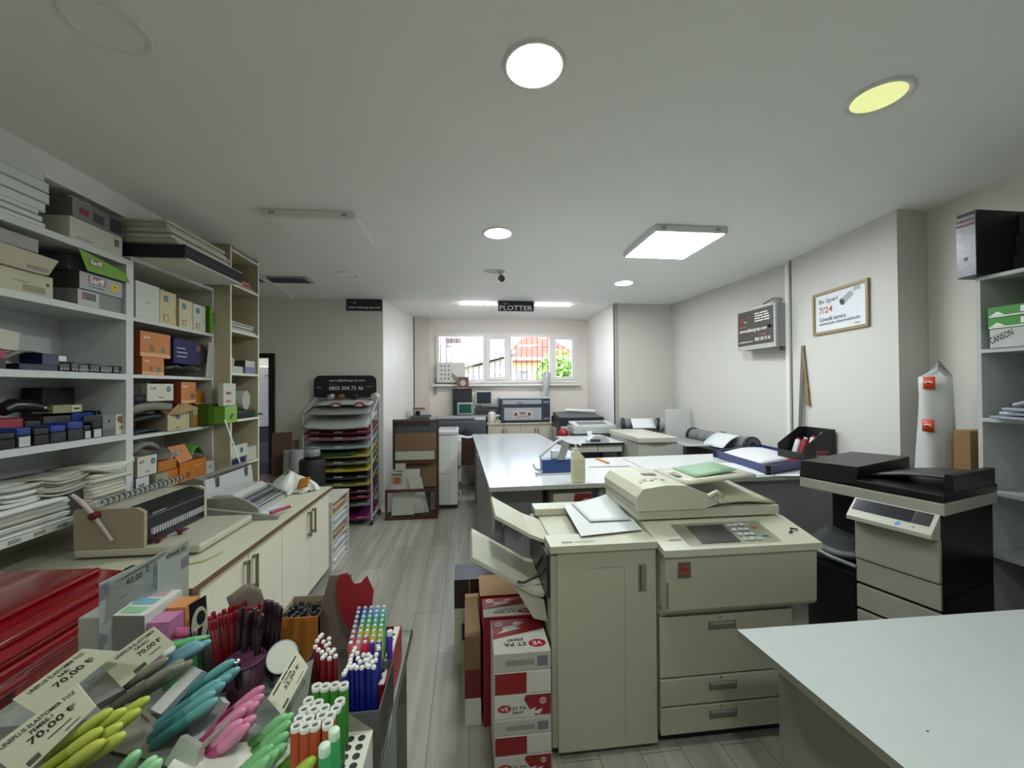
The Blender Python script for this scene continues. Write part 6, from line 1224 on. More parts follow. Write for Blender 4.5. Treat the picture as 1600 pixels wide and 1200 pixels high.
c = at(936, 693, z=.98); c = V((c.x, c.y+.08, .98)); t = T('label_printer', 'small silver rounded desktop device on the white side desk', 'device', c); b = B(); hp = [(c.x-.13+.02*math.cos(0)*0+.12*math.cos(a), 0, .982+.09*math.sin(a)) for a in [k*PI/10 for k in range(11)]]
b.prism([(c.x-.12, c.y-.07, .982), (c.x+.13, c.y-.07, .982), (c.x+.13, c.y-.07, 1.02), (c.x+.07, c.y-.07, 1.065), (c.x-.05, c.y-.07, 1.07), (c.x-.12, c.y-.07, 1.02)], (0, .15, 0), C('#b9bcbf', .3)); P(t, 'body', b); P(t, 'slot', B().box((c.x-.10, c.y-.075, 1.0), (c.x+.02, c.y-.07, 1.03), C('#43474c', .4)))
c = at(908, 676, z=.98); S('white_cup', B().lathe([(.03, 0), (.036, .06), (.03, .062)], WHITE, (c.x, 5.40, .981), 14), 'small white cup at the back of the white side desk', 'cup')
t = T('black_plotter', 'black low plotter with a paper tray near the alcove right wall', 'plotter', (1.7, 6.3, 0)); b = B(); b.prism([(1.38, 6.0, 1.02), (2.08, 6.0, 1.02), (2.08, 6.55, 1.02), (1.38, 6.55, 1.02)], (0, 0, .17), C('#2b2e33', .4)); b.slab([(1.40, 6.02, 1.192), (2.06, 6.02, 1.192), (2.06, 6.53, 1.25), (1.40, 6.53, 1.25)], .05, C('#4b4e50', .4)); P(t, 'body', b); P(t, 'paper_roll', B().cyl((1.62, 6.5, 1.275), (2.04, 6.3, 1.265), .026, C('#d8d9d9', .5))); P(t, 'paper_tray', B().sheet(lambda u, v: (1.40+.3*u, 5.85+.14*v, 1.0+.06*v), C('#b9bbbc', .4), 4, 3, .01))
for xx in (1.42, 2.0): P(t, 'leg', B().box((xx, 6.2, 0), (xx+.05, 6.35, 1.02), DARK))
b = B(); c = at(870, 675, y=5.95); b.cyl((1.37, 5.7, 0), (1.37, 5.7, 1.0), .07, C('#96202c', .3)); b.lathe([(.07, 0), (.05, .05), (.02, .07)], C('#96202c', .3), (1.37, 5.7, 1.0)); S('fire_extinguisher', b, 'red cylinder standing between the low cabinet and the white scanner', 'fire extinguisher')
t = T('wide_scanner', 'grey white wide scanner with a glass lid behind the side desk', 'scanner', (1.8, 5.65, 0)); b = B(); b.box((1.46, 5.47, 1.0), (2.09, 5.83, 1.10), C('#aeb1b1', .4), bev=.01); b.box((1.5, 5.5, 0), (2.05, 5.8, 1.0), C('#6b6e70', .5)); P(t, 'body', b); P(t, 'lid', B().slab([(1.48, 5.49, 1.115), (2.07, 5.49, 1.115), (2.07, 5.82, 1.155), (1.48, 5.82, 1.155)], .03, C('#c0c3c4', .35))); P(t, 'glass', B().slab([(1.56, 5.55, 1.124), (1.98, 5.55, 1.124), (1.98, 5.76, 1.151), (1.56, 5.76, 1.151)], .001, C('#6a6d74', .12)))
def rollprinter(x0, y0, x1, y1, z, r, nm, label, zt=None):
    t = T(nm, label, 'plotter', ((x0+x1)/2, (y0+y1)/2, 0)); p0, p1 = V((x0, y0, z)), V((x1, y1, z)); d = (p1-p0).normalized(); n = V((d.y, -d.x, 0)); n = n if n.x < 0 else -n
    b = B(); b.cyl(p0, p1, r, C('#77797b', .4), n=28)
    for k in range(5): q = p0+(p1-p0)*(.18+.16*k); b.cyl(q-d*.004, q+d*.004, r*1.012, C('#3b3c3e', .4), n=28)
    P(t, 'roll', b)
    for q, s in ((p0, -1), (p1, 1)): P(t, 'end_cap', B().cyl(q+d*s*.004, q+d*s*.04, r*1.15, C('#2a2b2d', .4), n=28).ring(q+d*s*.041, d*s, r*.5, r*.95, C('#5b5d5f', .4)).disc(q+d*s*.041, d*s, r*.45, C('#1d1e20', .5)))
    P(t, 'stand', B().prism([p0-n*.03-d*.03, p0+n*.1-d*.03, p1+n*.1+d*.03, p1-n*.03+d*.03], V((0, 0, -z)), C('#5d6062', .5)).prism([V((v.x, v.y, 0)) for v in (p0, p0+n*.02, p1+n*.02, p1)], (0, 0, .02), DARK) if False else B().prism([V((v.x, v.y, .02)) for v in (p0-n*.05, p0+n*.16, p1+n*.16, p1-n*.05)], (0, 0, z-r*1.18-.02), C('#5d6062', .5)))
    return t, p0, p1, d, n
t, p0, p1, d, n = rollprinter(2.92, 3.90, 2.87, 4.85, 1.03, .085, 'roll_plotter', 'wide roll plotter with a grey striped roll along the right wall')
b = B(); b.sheet(lambda u, v: p0+(p1-p0)*(.08+.36*u)+n*(.06+.20*v)+V((0, 0, .10-.13*v+.02*math.sin(PI*v))), C('#cfd2d6', .5), 4, 8, .002); P(t, 'paper', b, 'white paper hanging off the roll')
P(t, 'front_tray', B().sheet(lambda u, v: p0+(p1-p0)*(.42+.58*u)+n*(.17+.30*v)+V((0, 0, -.015-.02*v)), C('#8b8d8c', .4), 4, 4, .012)); P(t, 'tray_rim', B().box((2.36, 4.16, 1.0), (2.385, 4.88, 1.02), C('#d2d4d3', .4)).box((2.385, 4.14, 1.0), (2.68, 4.165, 1.02), C('#d2d4d3', .4)))
P(t, 'end_cap', B().cyl(p0+(p1-p0)*.47-d*.02, p0+(p1-p0)*.47+d*.02, .1, C('#3a3b3d', .4), n=28), 'dark ring in the middle of the roll')
t, p0, p1, d, n = rollprinter(2.19, 5.46, 2.62, 5.38, 1.13, .075, 'roll_plotter', 'smaller roll plotter with white paper at the far wall beside the alcove')
b = B(); b.sheet(lambda u, v: p0+(p1-p0)*(.12+.7*u)+V((-.03*v, -.08-.16*v, .085-.12*v)), C('#d0d1d8', .5), 4, 6, .003); P(t, 'paper', b, 'white paper sheet'); P(t, 'end_cap', B().cyl(p1+V((.02, 0, -.01)), p1+V((.09, -.01, -.01)), .095, C('#a9acac', .4), n=28), 'light grey end cap')
b = B(); b.prism([(2.62, 5.02, 0), (2.955, 5.00, 0), (2.955, 5.025, 0), (2.62, 5.045, 0)], (.015, .12, 1.35), C('#c3c5c4', .5)); S('white_board', b, 'white board panel leaning in the far right corner', 'board')
# ================= near white desk =================
t = T('front_desk', 'white desk with a rounded grey leg panel at the near right', 'desk', (1.7, .8, 0)); DZ = .75
b = B(); b.prism([(.987, 1.40, DZ-.028), (1.03, .60, DZ-.028), (1.07, -.4, DZ-.028), (2.75, -.4, DZ-.028), (2.75, 1.38, DZ-.028)], (0, 0, .028), C('#b9bfbf', .3, var=.02), side=C('#77776c', .5)); P(t, 'desk_top', b)
b = B(); b.box((1.09, -.2, 0), (1.115, 1.33, DZ-.029), C('#7f7f77', .5), bev=.008); P(t, 'leg_panel', b); P(t, 'leg_panel', B().box((2.6, -.2, 0), (2.625, 1.33, DZ-.029), C('#7f7f77', .5))); P(t, 'back_panel', B().box((1.118, 1.2, .2), (2.597, 1.218, DZ-.029), C('#6c6c66', .5)))
c = at(1447, 1142, z=DZ+.0005); b = B(); b.prism([c, c+V((.006, .0, 0)), c+V((.005, -.003, 0)), c+V((-.001, -.002, 0))], (0, 0, .001), INK); S('staple', b, 'tiny black speck lying on the near white desk', 'scrap')
# ================= red bin =================
RB1 = C('#74040f', .12, var=.03, coat=.5); RB2 = C('#62040d', .2, var=.03)
t = T('plastic_container', 'large glossy red plastic container with a lid below the left shelves', 'container', (-1.7, 1.2, 0))
b = B(); y0, y1 = .35, 1.84
b.prism([(-1.37, y0+.04, 0), (-1.97, y0+.04, 0), (-1.97, y1-.04, 0), (-1.37, y1-.04, 0)], (0, 0, .10), RB2)
b.add([(-1.39, y0+.05, .05), (-1.96, y0+.05, .05), (-1.96, y1-.06, .05), (-1.39, y1-.06, .05), (-1.352, y0, .80), (-1.99, y0, .80), (-1.99, y1, .80), (-1.352, y1, .80)], [(0, 1, 5, 4), (1, 2, 6, 5), (2, 3, 7, 6), (3, 0, 4, 7), (0, 3, 2, 1), (4, 5, 6, 7)], RB1); P(t, 'body', b)
b = B(); b.box((-2.01, y0-.02, .80), (-1.325, y1+.01, .845), RB1, bev=.018, seg=3); b.box((-2.0, y0-.01, .845), (-1.335, y1, .865), RB2, bev=.008); P(t, 'rim', b)
b = B(); pr = [(-2.005, .868), (-2.0, .90), (-1.93, .925), (-1.78, .93), (-1.52, .925), (-1.42, .91), (-1.36, .885), (-1.335, .868)]
b.prism([(x_, y0, z_) for x_, z_ in pr], (0, y1-y0-.005, 0), RB1, smooth=False); b.box((-1.50, y0, .918), (-1.47, y1-.03, .94), RB1, bev=.01)
b.tube([(-1.375, y0, .902), (-1.375, y1-.02, .902)], .013, RB1); P(t, 'lid', b)
b = B(); b.tube([(-1.345, y0-.01, .79), (-1.345, y1-.01, .79)], .012, RB1); b.tube([(-1.36, y0, .69), (-1.36, y1-.02, .69)], .008, RB1); P(t, 'side_rib', b)
b = B(); b.box((-1.372, 1.02, .70), (-1.349, 1.38, .775), C('#4a030a', .3), bev=.012); b.box((-1.36, 1.0, .765), (-1.330, 1.40, .80), RB1, bev=.012); P(t, 'hand_grip', b)
P(t, 'drain_hole', B().box((-1.372, 1.24, .555), (-1.36, 1.31, .61), C('#2a0206', .4)))
P(t, 'hinge_knob', B().cyl((-1.40, y1+.0, .895), (-1.40, y1+.03, .895), .022, BLACK))
# ================= glass display case =================
GZ = 1.0
t = T('display_counter', 'glass topped display counter with brown legs full of pens in the near left', 'display counter', (-.65, .62, 0))
gx0, gx1, gy0, gy1 = -.95, -.15, .12, 1.115
P(t, 'glass_top', B().box((gx0, gy0, GZ-.012), (gx1, gy1, GZ), clear('#cfd6d2', .72, .04)))
P(t, 'edge_strip', B().box((gx1-.003, gy0, GZ-.012), (gx1+.001, gy1, GZ), C('#5d6360', .2)).box((gx0, gy1-.002, GZ-.012), (gx1, gy1+.001, GZ), C('#5d6360', .2)))
for xx, yy in ((gx0+.01, gy0+.01), (gx1-.035, gy0+.01), (gx0+.01, gy1-.05), (gx1-.035, gy1-.05)): P(t, 'leg', B().box((xx, yy, 0), (xx+.022, yy+.03, GZ-.0125), C('#3c2a1e', .4)))
P(t, 'acrylic_rail', B().tube([(gx1-.045, gy0, GZ+.018), (gx1-.045, gy1-.14, GZ+.018)], .017, clear('#c9cecb', .35, .05)))
P(t, 'side_glass', B().box((gx1-.012, gy0+.05, .45), (gx1-.008, gy1-.06, GZ-.014), clear('#b9c2bd', .8, .05)))
P(t, 'lower_shelf', B().box((gx0+.03, gy0+.03, .42), (-.30, gy1-.05, .44), C('#a9aaa3', .5)))
P(t, 'inner_tray', B().box((gx0+.04, gy0+.02, GZ-.03), (-.255, gy1-.03, GZ-.013), C('#6d6e68', .6)))
GT = GZ+.002
# --- pens : one of each kind, then copies
def pen(name, label, body, r, L, end=None, endh=.012, group=None, hollow=False, capr=1.02):
    t = T(name, label, 'pen', (0, 0, 0), 0, group)
    b = B(); b.lathe([(r*.45, 0), (r*.9, .006), (r, .012), (r, L-endh), (r*.6, L-endh+.001)], body, n=12); P(t, 'barrel', b)
    b = B()
    if hollow: b.lathe([(r, L-endh), (r*1.02, L), (r*.66, L), (r*.64, L-.005)], end, n=14); b.disc((0, 0, L-.003), Z, r*.65, C('#4d504a', .5), 14)
    else: b.lathe([(r*capr, L-endh), (r*capr, L-.002), (r*capr*.8, L), (.0003, L)], end, n=12)
    P(t, 'cap', b); return t
def stand(o, first, px, py, ztop, L, tilt=(0, 0), label=None):
    p = at(px, py, z=ztop); d = V((tilt[0], tilt[1], 1)).normalized(); base = p-d*L
    q = Z.rotation_difference(d).to_euler()
    if first: o.location = base; o.rotation_euler = q; return o
    return dup(o, base, q, label)
# chunky markers in the box with holes
GMK, OMK = C('#256a1d', .25), C('#8f3c1a', .3); WR = C('#c3c5c0', .35)
gm = pen('marker', 'chunky green marker with a hollow white top in the perforated box', GMK, .0072, .115, WR, .006, 'green markers in the perforated box', True)
om = pen('marker', 'chunky orange marker with a hollow white top in front of the green markers', OMK, .0072, .115, WR, .006, 'orange markers in the perforated box', True)
fg = True
for px, py in [(495, 1071), (508, 1071), (523, 1069), (537, 1069), (482, 1093), (497, 1097), (531, 1094), (475, 1107), (490, 1107), (507, 1105), (525, 1105)]: stand(gm, fg, px, py, 1.2, .115); fg = False
fg = True
for px, py in [(468, 1121), (482, 1122), (503, 1116), (516, 1116), (463, 1133), (477, 1134), (492, 1131), (512, 1129)]: stand(om, fg, px, py, 1.2, .115); fg = False
tm = pen('marker', 'green marker with a clear glittery cap at the front of the perforated box', C('#2f8a52', .25), .0072, .115, C('#b9d2bd', .15), .012, 'clear capped markers in the perforated box')
stand(tm, True, 522, 1139, 1.2, .115); stand(tm, False, 507, 1163, 1.2, .115)
HBX = C('#b7b6ab', .5)
p0 = at(583, 1140, z=1.11); t = T('marker_box', 'white perforated marker box at the right front of the counter', 'box', (-.30, .56, GT))
hx0, hx1, hy0, hy1 = -.43, p0.x, .40, p0.y
b = B(); b.box((hx0, hy0, GT), (hx1, hy0+.003, 1.108), HBX); b.box((hx0, hy1-.003, GT), (hx1, hy1, 1.108), HBX); b.box((hx0, hy0, GT), (hx0+.003, hy1, 1.108), HBX); b.box((hx1-.003, hy0, GT), (hx1, hy1, 1.108), HBX); b.box((hx0, hy0, GT), (hx1, hy1, GT+.003), HBX); P(t, 'walls', b)
b = B(); b.box((hx0, hy0, 1.108), (hx1, hy1, 1.11), C('#c9c9bf', .45))
for i in range(3):
    for j in range(15): b.disc((hx1-.014-.0165*i, hy1-.014-.0155*j, 1.1104), Z, .0056, INK, 14)
P(t, 'hole_board', b, 'board with black holes'); P(t, 'flap', B().add([(hx1, hy1-.002, 1.111), (hx0+.14, hy1-.002, 1.111), (hx0+.2, hy1+.005, 1.165)], [(0, 1, 2)], C('#8e8d82', .5)).add([(hx1, hy1-.001, 1.111), (hx0+.14, hy1-.001, 1.111), (hx0+.2, hy1+.006, 1.165)], [(2, 1, 0)], C('#8e8d82', .5)))
# red and blue pens with white ends in clear boxes
rp = pen('ballpoint_pen', 'dark red pen with a white end in the clear acrylic box', C('#6a0a16', .3), .0042, .145, C('#cfcfcb', .4), .005, 'red pens in the clear box')
bp_ = pen('ballpoint_pen', 'dark blue pen with a white end in the clear acrylic box', C('#0f1a6a', .3), .0042, .145, C('#cfcfcb', .4), .005, 'blue pens in the clear box')
def cr5(u, v): return 280+u*.26667, 880+v*.26667
fg = True
for u, v in [(835, 412), (825, 424), (878, 434), (845, 452), (808, 447), (877, 463), (797, 482), (872, 500), (835, 513), (915, 535), (855, 530), (815, 500), (890, 515), (860, 475), (905, 500), (840, 545), (880, 550)]:
    stand(rp, fg, *cr5(u, v), 1.15, .145, (.02*math.sin(u), .02*math.cos(v))); fg = False
fg = True
for u, v in [(1030, 490), (1022, 508), (1042, 520), (1010, 535), (1047, 550), (1003, 560), (1000, 580), (990, 600), (975, 622), (965, 640), (1010, 602), (1040, 603), (1070, 603), (1025, 592), (1108, 528), (1122, 543), (1155, 528), (1105, 560), (1130, 572), (1098, 588), (1110, 596), (1165, 475), (1168, 492), (1140, 600), (1090, 560), (1060, 570), (1150, 560), (1080, 530)]:
    stand(bp_, fg, *cr5(u, v), 1.15, .145, (.02*math.sin(v), .02*math.cos(u))); fg = False
def clearbox(x0, x1, ya, yb, h, label, m=clear('#a8aaa4', .75, .06)):
    b = B()
    for a_, c_ in (((x0, ya), (x1, ya+.002)), ((x0, yb-.002), (x1, yb)), ((x0, ya+.002), (x0+.002, yb-.002)), ((x1-.002, ya+.002), (x1, yb-.002))): b.box((*a_, GT), (*c_, GT+h), m)
    b.box((x0+.002, ya+.002, GT), (x1-.002, yb-.002, GT+.002), m); return S('acrylic_box', b, label, 'box', 'clear acrylic pen boxes')
a, c_ = at(490, 1010, z=1.15), at(533, 1030, z=1.15); clearbox(a.x-.02, c_.x-.001, a.y-.05, a.y+.05, .11, 'clear acrylic box holding the dark red pens')
a2, c2 = at(540, 1040, z=1.15), at(597, 1030, z=1.15); clearbox(c_.x+.003, c2.x+.008, a2.y-.05, a2.y+.08, .10, 'clear acrylic box holding the blue pens')
b = B(); p = at(505, 1000, z=1.12); b.slab([p+V((-.07, .09, -.1)), p+V((.035, .09, -.1)), p+V((.03, .10, .09)), p+V((-.02, .10, .09))], .002, clear('#8d8078', .5, .1)); S('acrylic_divider', b, 'smoky clear plastic divider standing behind the dark red pens', 'divider')
# rainbow gel pens with clear tops in the red carton
hues = ['#3b2a8a', '#2b4a8c', '#2f7a6a', '#3a8a3c', '#9aa02c', '#a8a82c', '#b02a4a', '#a02038']
gx = []
for j in range(8):
    for i in range(5):
        m_ = [['#3b2a8a', '#2f5a9a', '#3b78a8', '#4a86b8', '#5a94a8'], ['#352a80', '#2a6a8a', '#2f7a8a', '#3a80a0', '#2f8a78'], ['#33266f', '#2f8068', '#2f8a6a', '#3a8f78', '#2f8a50'], ['#5a3a6f', '#3a8a50', '#4a8a4a', '#3f8f58', '#2a8a44'], ['#6a4a6a', '#8a9a30', '#7a9a3a', '#8a9a3a', '#3a8a40'], ['#8a4a5a', '#9a9a2a', '#a8a02a', '#9aa030', '#a0a028'], ['#a04a5a', '#b06a6a', '#a82a4a', '#a8a22a', '#7a8a2a'], ['#b04a5a', '#b86a6a', '#b01a3a', '#3a1f7a', '#402a8a']][j][i]
        gx.append((i, j, m_))
protos = {}
o = at(548, 1002, z=1.155); ux = (at(592, 1000, z=1.155)-o)/4; uy = (at(561, 948, z=1.155)-o)/7
for i, j, m_ in gx:
    jj = 7-j; p = o+ux*i+uy*jj
    nm = {'3': 'violet', '2': 'teal', '4': 'blue', '5': 'mixed', '6': 'plum', '7': 'lime', '8': 'olive', '9': 'yellow', 'a': 'red', 'b': 'pink'}[m_[1]]
    g = pen('gel_pen', 'clear topped gel pen number', C(m_, .25), .0058, .15, clear('#e3e8ea', .35, .05), .014, 'gel pens in the red carton') if False else None
    if m_ not in protos:
        protos[m_] = pen('gel_pen', '%s glitter gel pen with a clear top in the red carton' % nm, C(m_, .22), .0056, .15, C('#b9c2ca', .1, .3), .004, '%s gel pens in the red carton' % nm, capr=.72); protos[m_].location = p-Z*.15
    else: dup(protos[m_], p-Z*.15)
vp = pen('gel_pen', 'violet gel pen standing apart by the white hole strip', C('#3a2390', .25), .0058, .15, C('#c3c9cf', .12), .010); p = at(609, 985, z=1.155); vp.location = p-Z*.15
t = T('gel_pen_carton', 'red carton with a heart shaped back card holding rainbow gel pens', 'box', o+V((.03, .05, 0))*0+V((o.x+.04, o.y+.06, GT))-o*1.0+o*1.0-V((0, 0, 0)) if False else (o.x+.04, o.y+.06, GT))
rx0, rx1, ry0, ry1 = o.x-.02, at(621, 990, z=1.1).x, o.y-.03, o.y+.165
RC = C('#8e1a26', .4); b = B()
for a_, c_ in (((rx0, ry0), (rx1, ry0+.003)), ((rx0, ry1-.003), (rx1, ry1)), ((rx0, ry0), (rx0+.003, ry1)), ((rx1-.003, ry0), (rx1, ry1))): b.box((*a_, GT), (*c_, 1.085), RC)
b.box((rx0, ry0, GT), (rx1, ry1, GT+.002), RC); P(t, 'walls', b)
b = B(); b.box((rx0+.075, ry0+.003, 1.083), (rx1-.003, ry1-.003, 1.085), C('#c9c9c0', .45))
for k in range(8): b.disc((rx1-.014, ry0+.02+.02*k, 1.0855), Z, .0055, INK, 12); 
P(t, 'hole_strip', b, 'white strip with black holes')
b = B(); hb = at(538, 975, z=1.09); hc = [(0, -.03), (.034, -.02), (.040, .045), (.026, .075), (.014, .062), (.002, .06), (-.012, .082), (-.026, .08), (-.034, .062), (-.03, .03), (-.018, -.01)]
hx = at(545, 960, z=1.15); b.prism([hx+V((u*1.15, .03+.35*v*.3, v*1.15-.02)) for u, v in hc], (0, .002, 0), clear('#a03038', .4, .25)); P(t, 'back_card', b, 'translucent red heart shaped card')
# cardboard box of dark pens
p = at(428, 968, z=1.13); q = at(496, 968, z=1.13); r_ = at(505, 929, z=1.13)
t = T('carton_of_pens', 'open orange brown carton filled with black pens', 'box', (p.x+.05, p.y+.07, GT)); cx0, cx1, cy0, cy1 = p.x, q.x, p.y, r_.y
b = B(); CO = C('#9a5e1e', .6)
b.box((cx0, cy0, GT), (cx1, cy0+.003, 1.13), CO); b.box((cx0, cy1-.003, GT), (cx1, cy1, 1.13), C('#8a7a66', .6)); b.box((cx0, cy0, GT), (cx0+.003, cy1, 1.13), C('#a9a08c', .6)); b.box((cx1-.003, cy0, GT), (cx1, cy1, 1.135), C('#7a5230', .6)); b.box((cx0, cy0, GT), (cx1, cy1, GT+.003), CO); P(t, 'walls', b)
kp = pen('black_pen', 'black capped pen in the orange brown carton', C('#17181a', .3), .005, .115, C('#1f2123', .25), .03, 'black pens in the orange brown carton')
fg = True; rr = random.Random(3)
for i in range(6):
    for j in range(7):
        l = V((cx0+.012+(cx1-cx0-.024)*i/5, cy0+.014+(cy1-cy0-.03)*j/6, GT+.004))
        dz = rr.uniform(-.012, .006); l.z += dz*.0
        if fg: kp.location = l; fg = False
        else: dup(kp, l, (rr.uniform(-.05, .05), rr.uniform(-.05, .05), 0))
# red and black pens in white cups
redp = pen('red_pen', 'dark red ballpoint pen in the left white striped cup', C('#5d0812', .25), .0046, .15, C('#741019', .2), .02, 'red pens in the striped cups')
fg = True
for k in range(22):
    px = 327+(k % 11)*8+rr.uniform(-2, 2); py = 962-abs((k % 11)*3.2)+(k//11)*10+rr.uniform(-3, 3); 
    if (k % 11) > 7: py += 14
    stand(redp, fg, px, py, 1.16, .15, (-.16+.03*(k % 11), .0)); fg = False
blp = pen('black_pen', 'glossy black plum pen leaning in the right white striped cup', C('#1d0f16', .12), .0062, .16, C('#2a1620', .1), .03, 'glossy black pens in the striped cups')
fg = True
for px, py in [(417, 938), (424, 939), (432, 943), (438, 948), (395, 950), (402, 953), (388, 956), (378, 948), (408, 960)]: stand(blp, fg, px, py, 1.18, .16, (.10, .0)); fg = False
def cup(px, py, r0, r1, h, m, label, stripes=False, nm='pen_cup'):
    c = at(px, py, z=GT); t = T(nm, label, 'cup', c); b = B(); b.lathe([(r0, 0), (r1, h), (r1-.003, h), (r0-.003, .004), (.0005, .004)], m, c, 28); P(t, 'body', b)
    if stripes:
        b = B()
        for k in range(12):
            a = 2*PI*k/12; b.prism([c+V((r_*math.cos(a+s)*1.012, r_*math.sin(a+s)*1.012, z_)) for r_, s, z_ in ((r0+.0006, -.07, .012), (r0+.0006, .07, .012), (r1+.0006, .07, h-.012), (r1+.0006, -.07, h-.012))], (0, 0, .0005), C('#5d5d5a', .5, var=0))
        P(t, 'stripes', b)
    return t
cup(352, 1042, .047, .06, .10, C('#3a3030', .4), 'grey cup holding the fan of dark red pens')
cup(412, 1038, .032, .042, .10, C('#b5b5aa', .45), 'white striped cup holding the glossy black pens', True)
b = B(); p = at(395, 985, z=1.08); b.sheet(lambda u, v: (p.x-.04+.07*u+.01*math.sin(4*v), p.y-.02+.01*u, 1.07+.13*v-.05*abs(u-.6)*v), clear('#8a8078', .35, .1), 6, 6, .001); S('clear_sleeve', b, 'crumpled clear sleeve between the red and black pens', 'sleeve')
c = at(383, 1088, z=GT+.02); PM = C('#3c1a30', .5); t = T('mesh_cup', 'dark purple mesh cup with a black pen in it', 'cup', (c.x, c.y, GT)); b = B(); b.lathe([(.028, 0), (.036, .095), (.034, .095), (.026, .004), (.0005, .004)], PM, (c.x, c.y, GT), 28); P(t, 'body', b); b = B(); b.lathe([(.036, .093), (.0385, .096), (.036, .099), (.033, .096)], C('#4a2440', .4), (c.x, c.y, GT), 28)
for k in range(16): a = 2*PI*k/16; b.tube([(c.x+.0285*math.cos(a), c.y+.0285*math.sin(a), GT+.004), (c.x+.0362*math.cos(a+.4), c.y+.0362*math.sin(a+.4), GT+.093)], .0009, C('#5a2c4a', .5), 4)
P(t, 'rim', b)
bk = pen('black_pen', 'black pen with a chrome clip standing in the purple mesh cup', C('#0e0e14', .2), .006, .15, CHROME, .006); p = at(368, 1022, z=1.16); bk.location = V((c.x-.008, c.y, GT+.006)); bk.rotation_euler = Z.rotation_difference((p-V((c.x-.008, c.y, GT))).normalized()).to_euler()
# --- slanted silver trays of translucent pens
def softpen(label, body, tipm, L, group):
    t = T('elastomer_pen', label, 'pen', (0, 0, 0), 0, group); r = .0088
    b = B(); b.lathe([(r*.8, 0), (r, .01), (r, L*.62)], body, n=14); P(t, 'barrel', b)
    b = B(); b.lathe([(r*1.04, L*.62), (r*1.04, L*.80), (r*.92, L*.9), (r*.6, L*.975), (r*.25, L), (.0003, L)], tipm, n=14); P(t, 'cap', b); return t
def bundle(lows, highs, zl, zh, label, hexb, hext, group):
    L = .15; o = None
    for (a_, h_) in zip(lows, highs):
        p, q = at(*a_, z=zl), at(*h_, z=zh); d = (q-p).normalized(); L_ = (q-p).length
        if o is None: o = softpen(label, C(hexb, .3, trans=.0), C(hext, .25), .15, group); w = o
        else: w = dup(o)
        w.location = q-d*.15; w.rotation_euler = Z.rotation_difference(d).to_euler()
def cr4(u, v): return u*.225, 930+v*.225
def cr2(u, v): return 180+u/6, 1000+v/6
ye = [(1030, 715), (965, 800), (865, 795), (840, 900), (860, 965), (770, 800), (700, 935), (715, 1015)]
bundle([(cr4(u, v)[0]-115, cr4(u, v)[1]+83) for u, v in ye], [cr4(u, v) for u, v in ye], 1.07, 1.17, 'yellow lime translucent pen in the near left silver tray', '#8a9a1c', '#a9b04a', 'yellow translucent pens in the silver tray')
gr = [(490, 175), (640, 195), (600, 240), (650, 225), (560, 250), (720, 200)]
bundle([(cr2(u, v)[0]-95, cr2(u, v)[1]+62) for u, v in gr], [cr2(u, v) for u, v in gr], 1.07, 1.15, 'grey olive translucent pen in the tray behind the yellow pens', '#5d5d50', '#77776a', 'grey translucent pens in the silver tray')
te = [(1110, 190), (1165, 265), (985, 380), (1080, 335), (1020, 410), (930, 490), (955, 555)]
bundle([(cr2(u, v)[0]-100, cr2(u, v)[1]+72) for u, v in te], [cr2(u, v) for u, v in te], 1.07, 1.16, 'teal translucent pen in the middle silver tray', '#3f8084', '#5f9a9c', 'teal translucent pens in the silver tray')
t2_ = [(890, 10), (800, 30), (830, 45), (770, 20)]
bundle([(cr2(u, v)[0]-75, cr2(u, v)[1]+45) for u, v in t2_], [cr2(u, v) for u, v in t2_], 1.09, 1.16, 'pale blue translucent pen behind the grey pens', '#4a8090', '#6a9aa8', 'pale blue translucent pens behind the grey pens')
pk = [(1390, 440), (1385, 520), (1280, 590), (1340, 590), (1220, 650), (1310, 720), (1190, 760), (1250, 800)]
bundle([(cr2(u, v)[0]-95, cr2(u, v)[1]+78) for u, v in pk], [cr2(u, v) for u, v in pk], 1.07, 1.16, 'pink translucent pen in the silver tray right of the teal pens', '#a03868', '#c2789a', 'pink translucent pens in the silver tray')
def cr6(u, v): return 400+u/6, 1000+v/6
gn = [(285, 705), (345, 700), (320, 775), (300, 880), (275, 990), (150, 1000), (210, 1045), (120, 1110)]
bundle([(cr6(u, v)[0]-85, cr6(u, v)[1]+75) for u, v in gn], [cr6(u, v) for u, v in gn], 1.07, 1.16, 'green translucent pen in the silver tray left of the perforated box', '#3f8a44', '#74b07a', 'green translucent pens in the silver tray')
g2 = [(570, 900), (600, 960), (550, 1110)]
bundle([(cr6(u, v)[0]-70, cr6(u, v)[1]+70) for u, v in g2], [cr6(u, v) for u, v in g2], 1.09, 1.17, 'yellow green translucent pen in front of the orange markers', '#6a9a2a', '#9aba4a', 'yellow green translucent pens at the front')
g3 = [(960, 1090), (1075, 1130), (1110, 1150)]
bundle([(cr4(u, v)[0]-60, cr4(u, v)[1]+70) for u, v in g3], [cr4(u, v) for u, v in g3], 1.05, 1.14, 'pale green translucent pen at the bottom edge beside the yellow pens', '#3f9a50', '#8ac090', 'pale green translucent pens at the bottom edge')
hl = [(cr4(1130, 1140)), (cr2(880, 1180))]
SIL = C('#cfd0d2', .28, .35); TRY = C('#5e5f58', .5)
def quadz(pts, zs): return [at(px, py, z=z) for (px, py), z in zip(pts, zs)]
def planar(pts, zs):
    q = quadz(pts, zs); n = (q[1]-q[0]).cross(q[2]-q[1]).normalized(); d = cf + cr*((pts[3][0]-800)/F_PX) - cu*((pts[3][1]-600)/F_PX)
    q[3] = CAM + d*((q[0]-CAM).dot(n)/d.dot(n)); return q
def foil(pts, zs, th, m, label, nm='foil_tray', cat='tray', g='silver foil pen trays'):
    b = B(); q = quadz(pts, zs); b.slab(q, th, m); return S(nm, b, label, cat, g), q
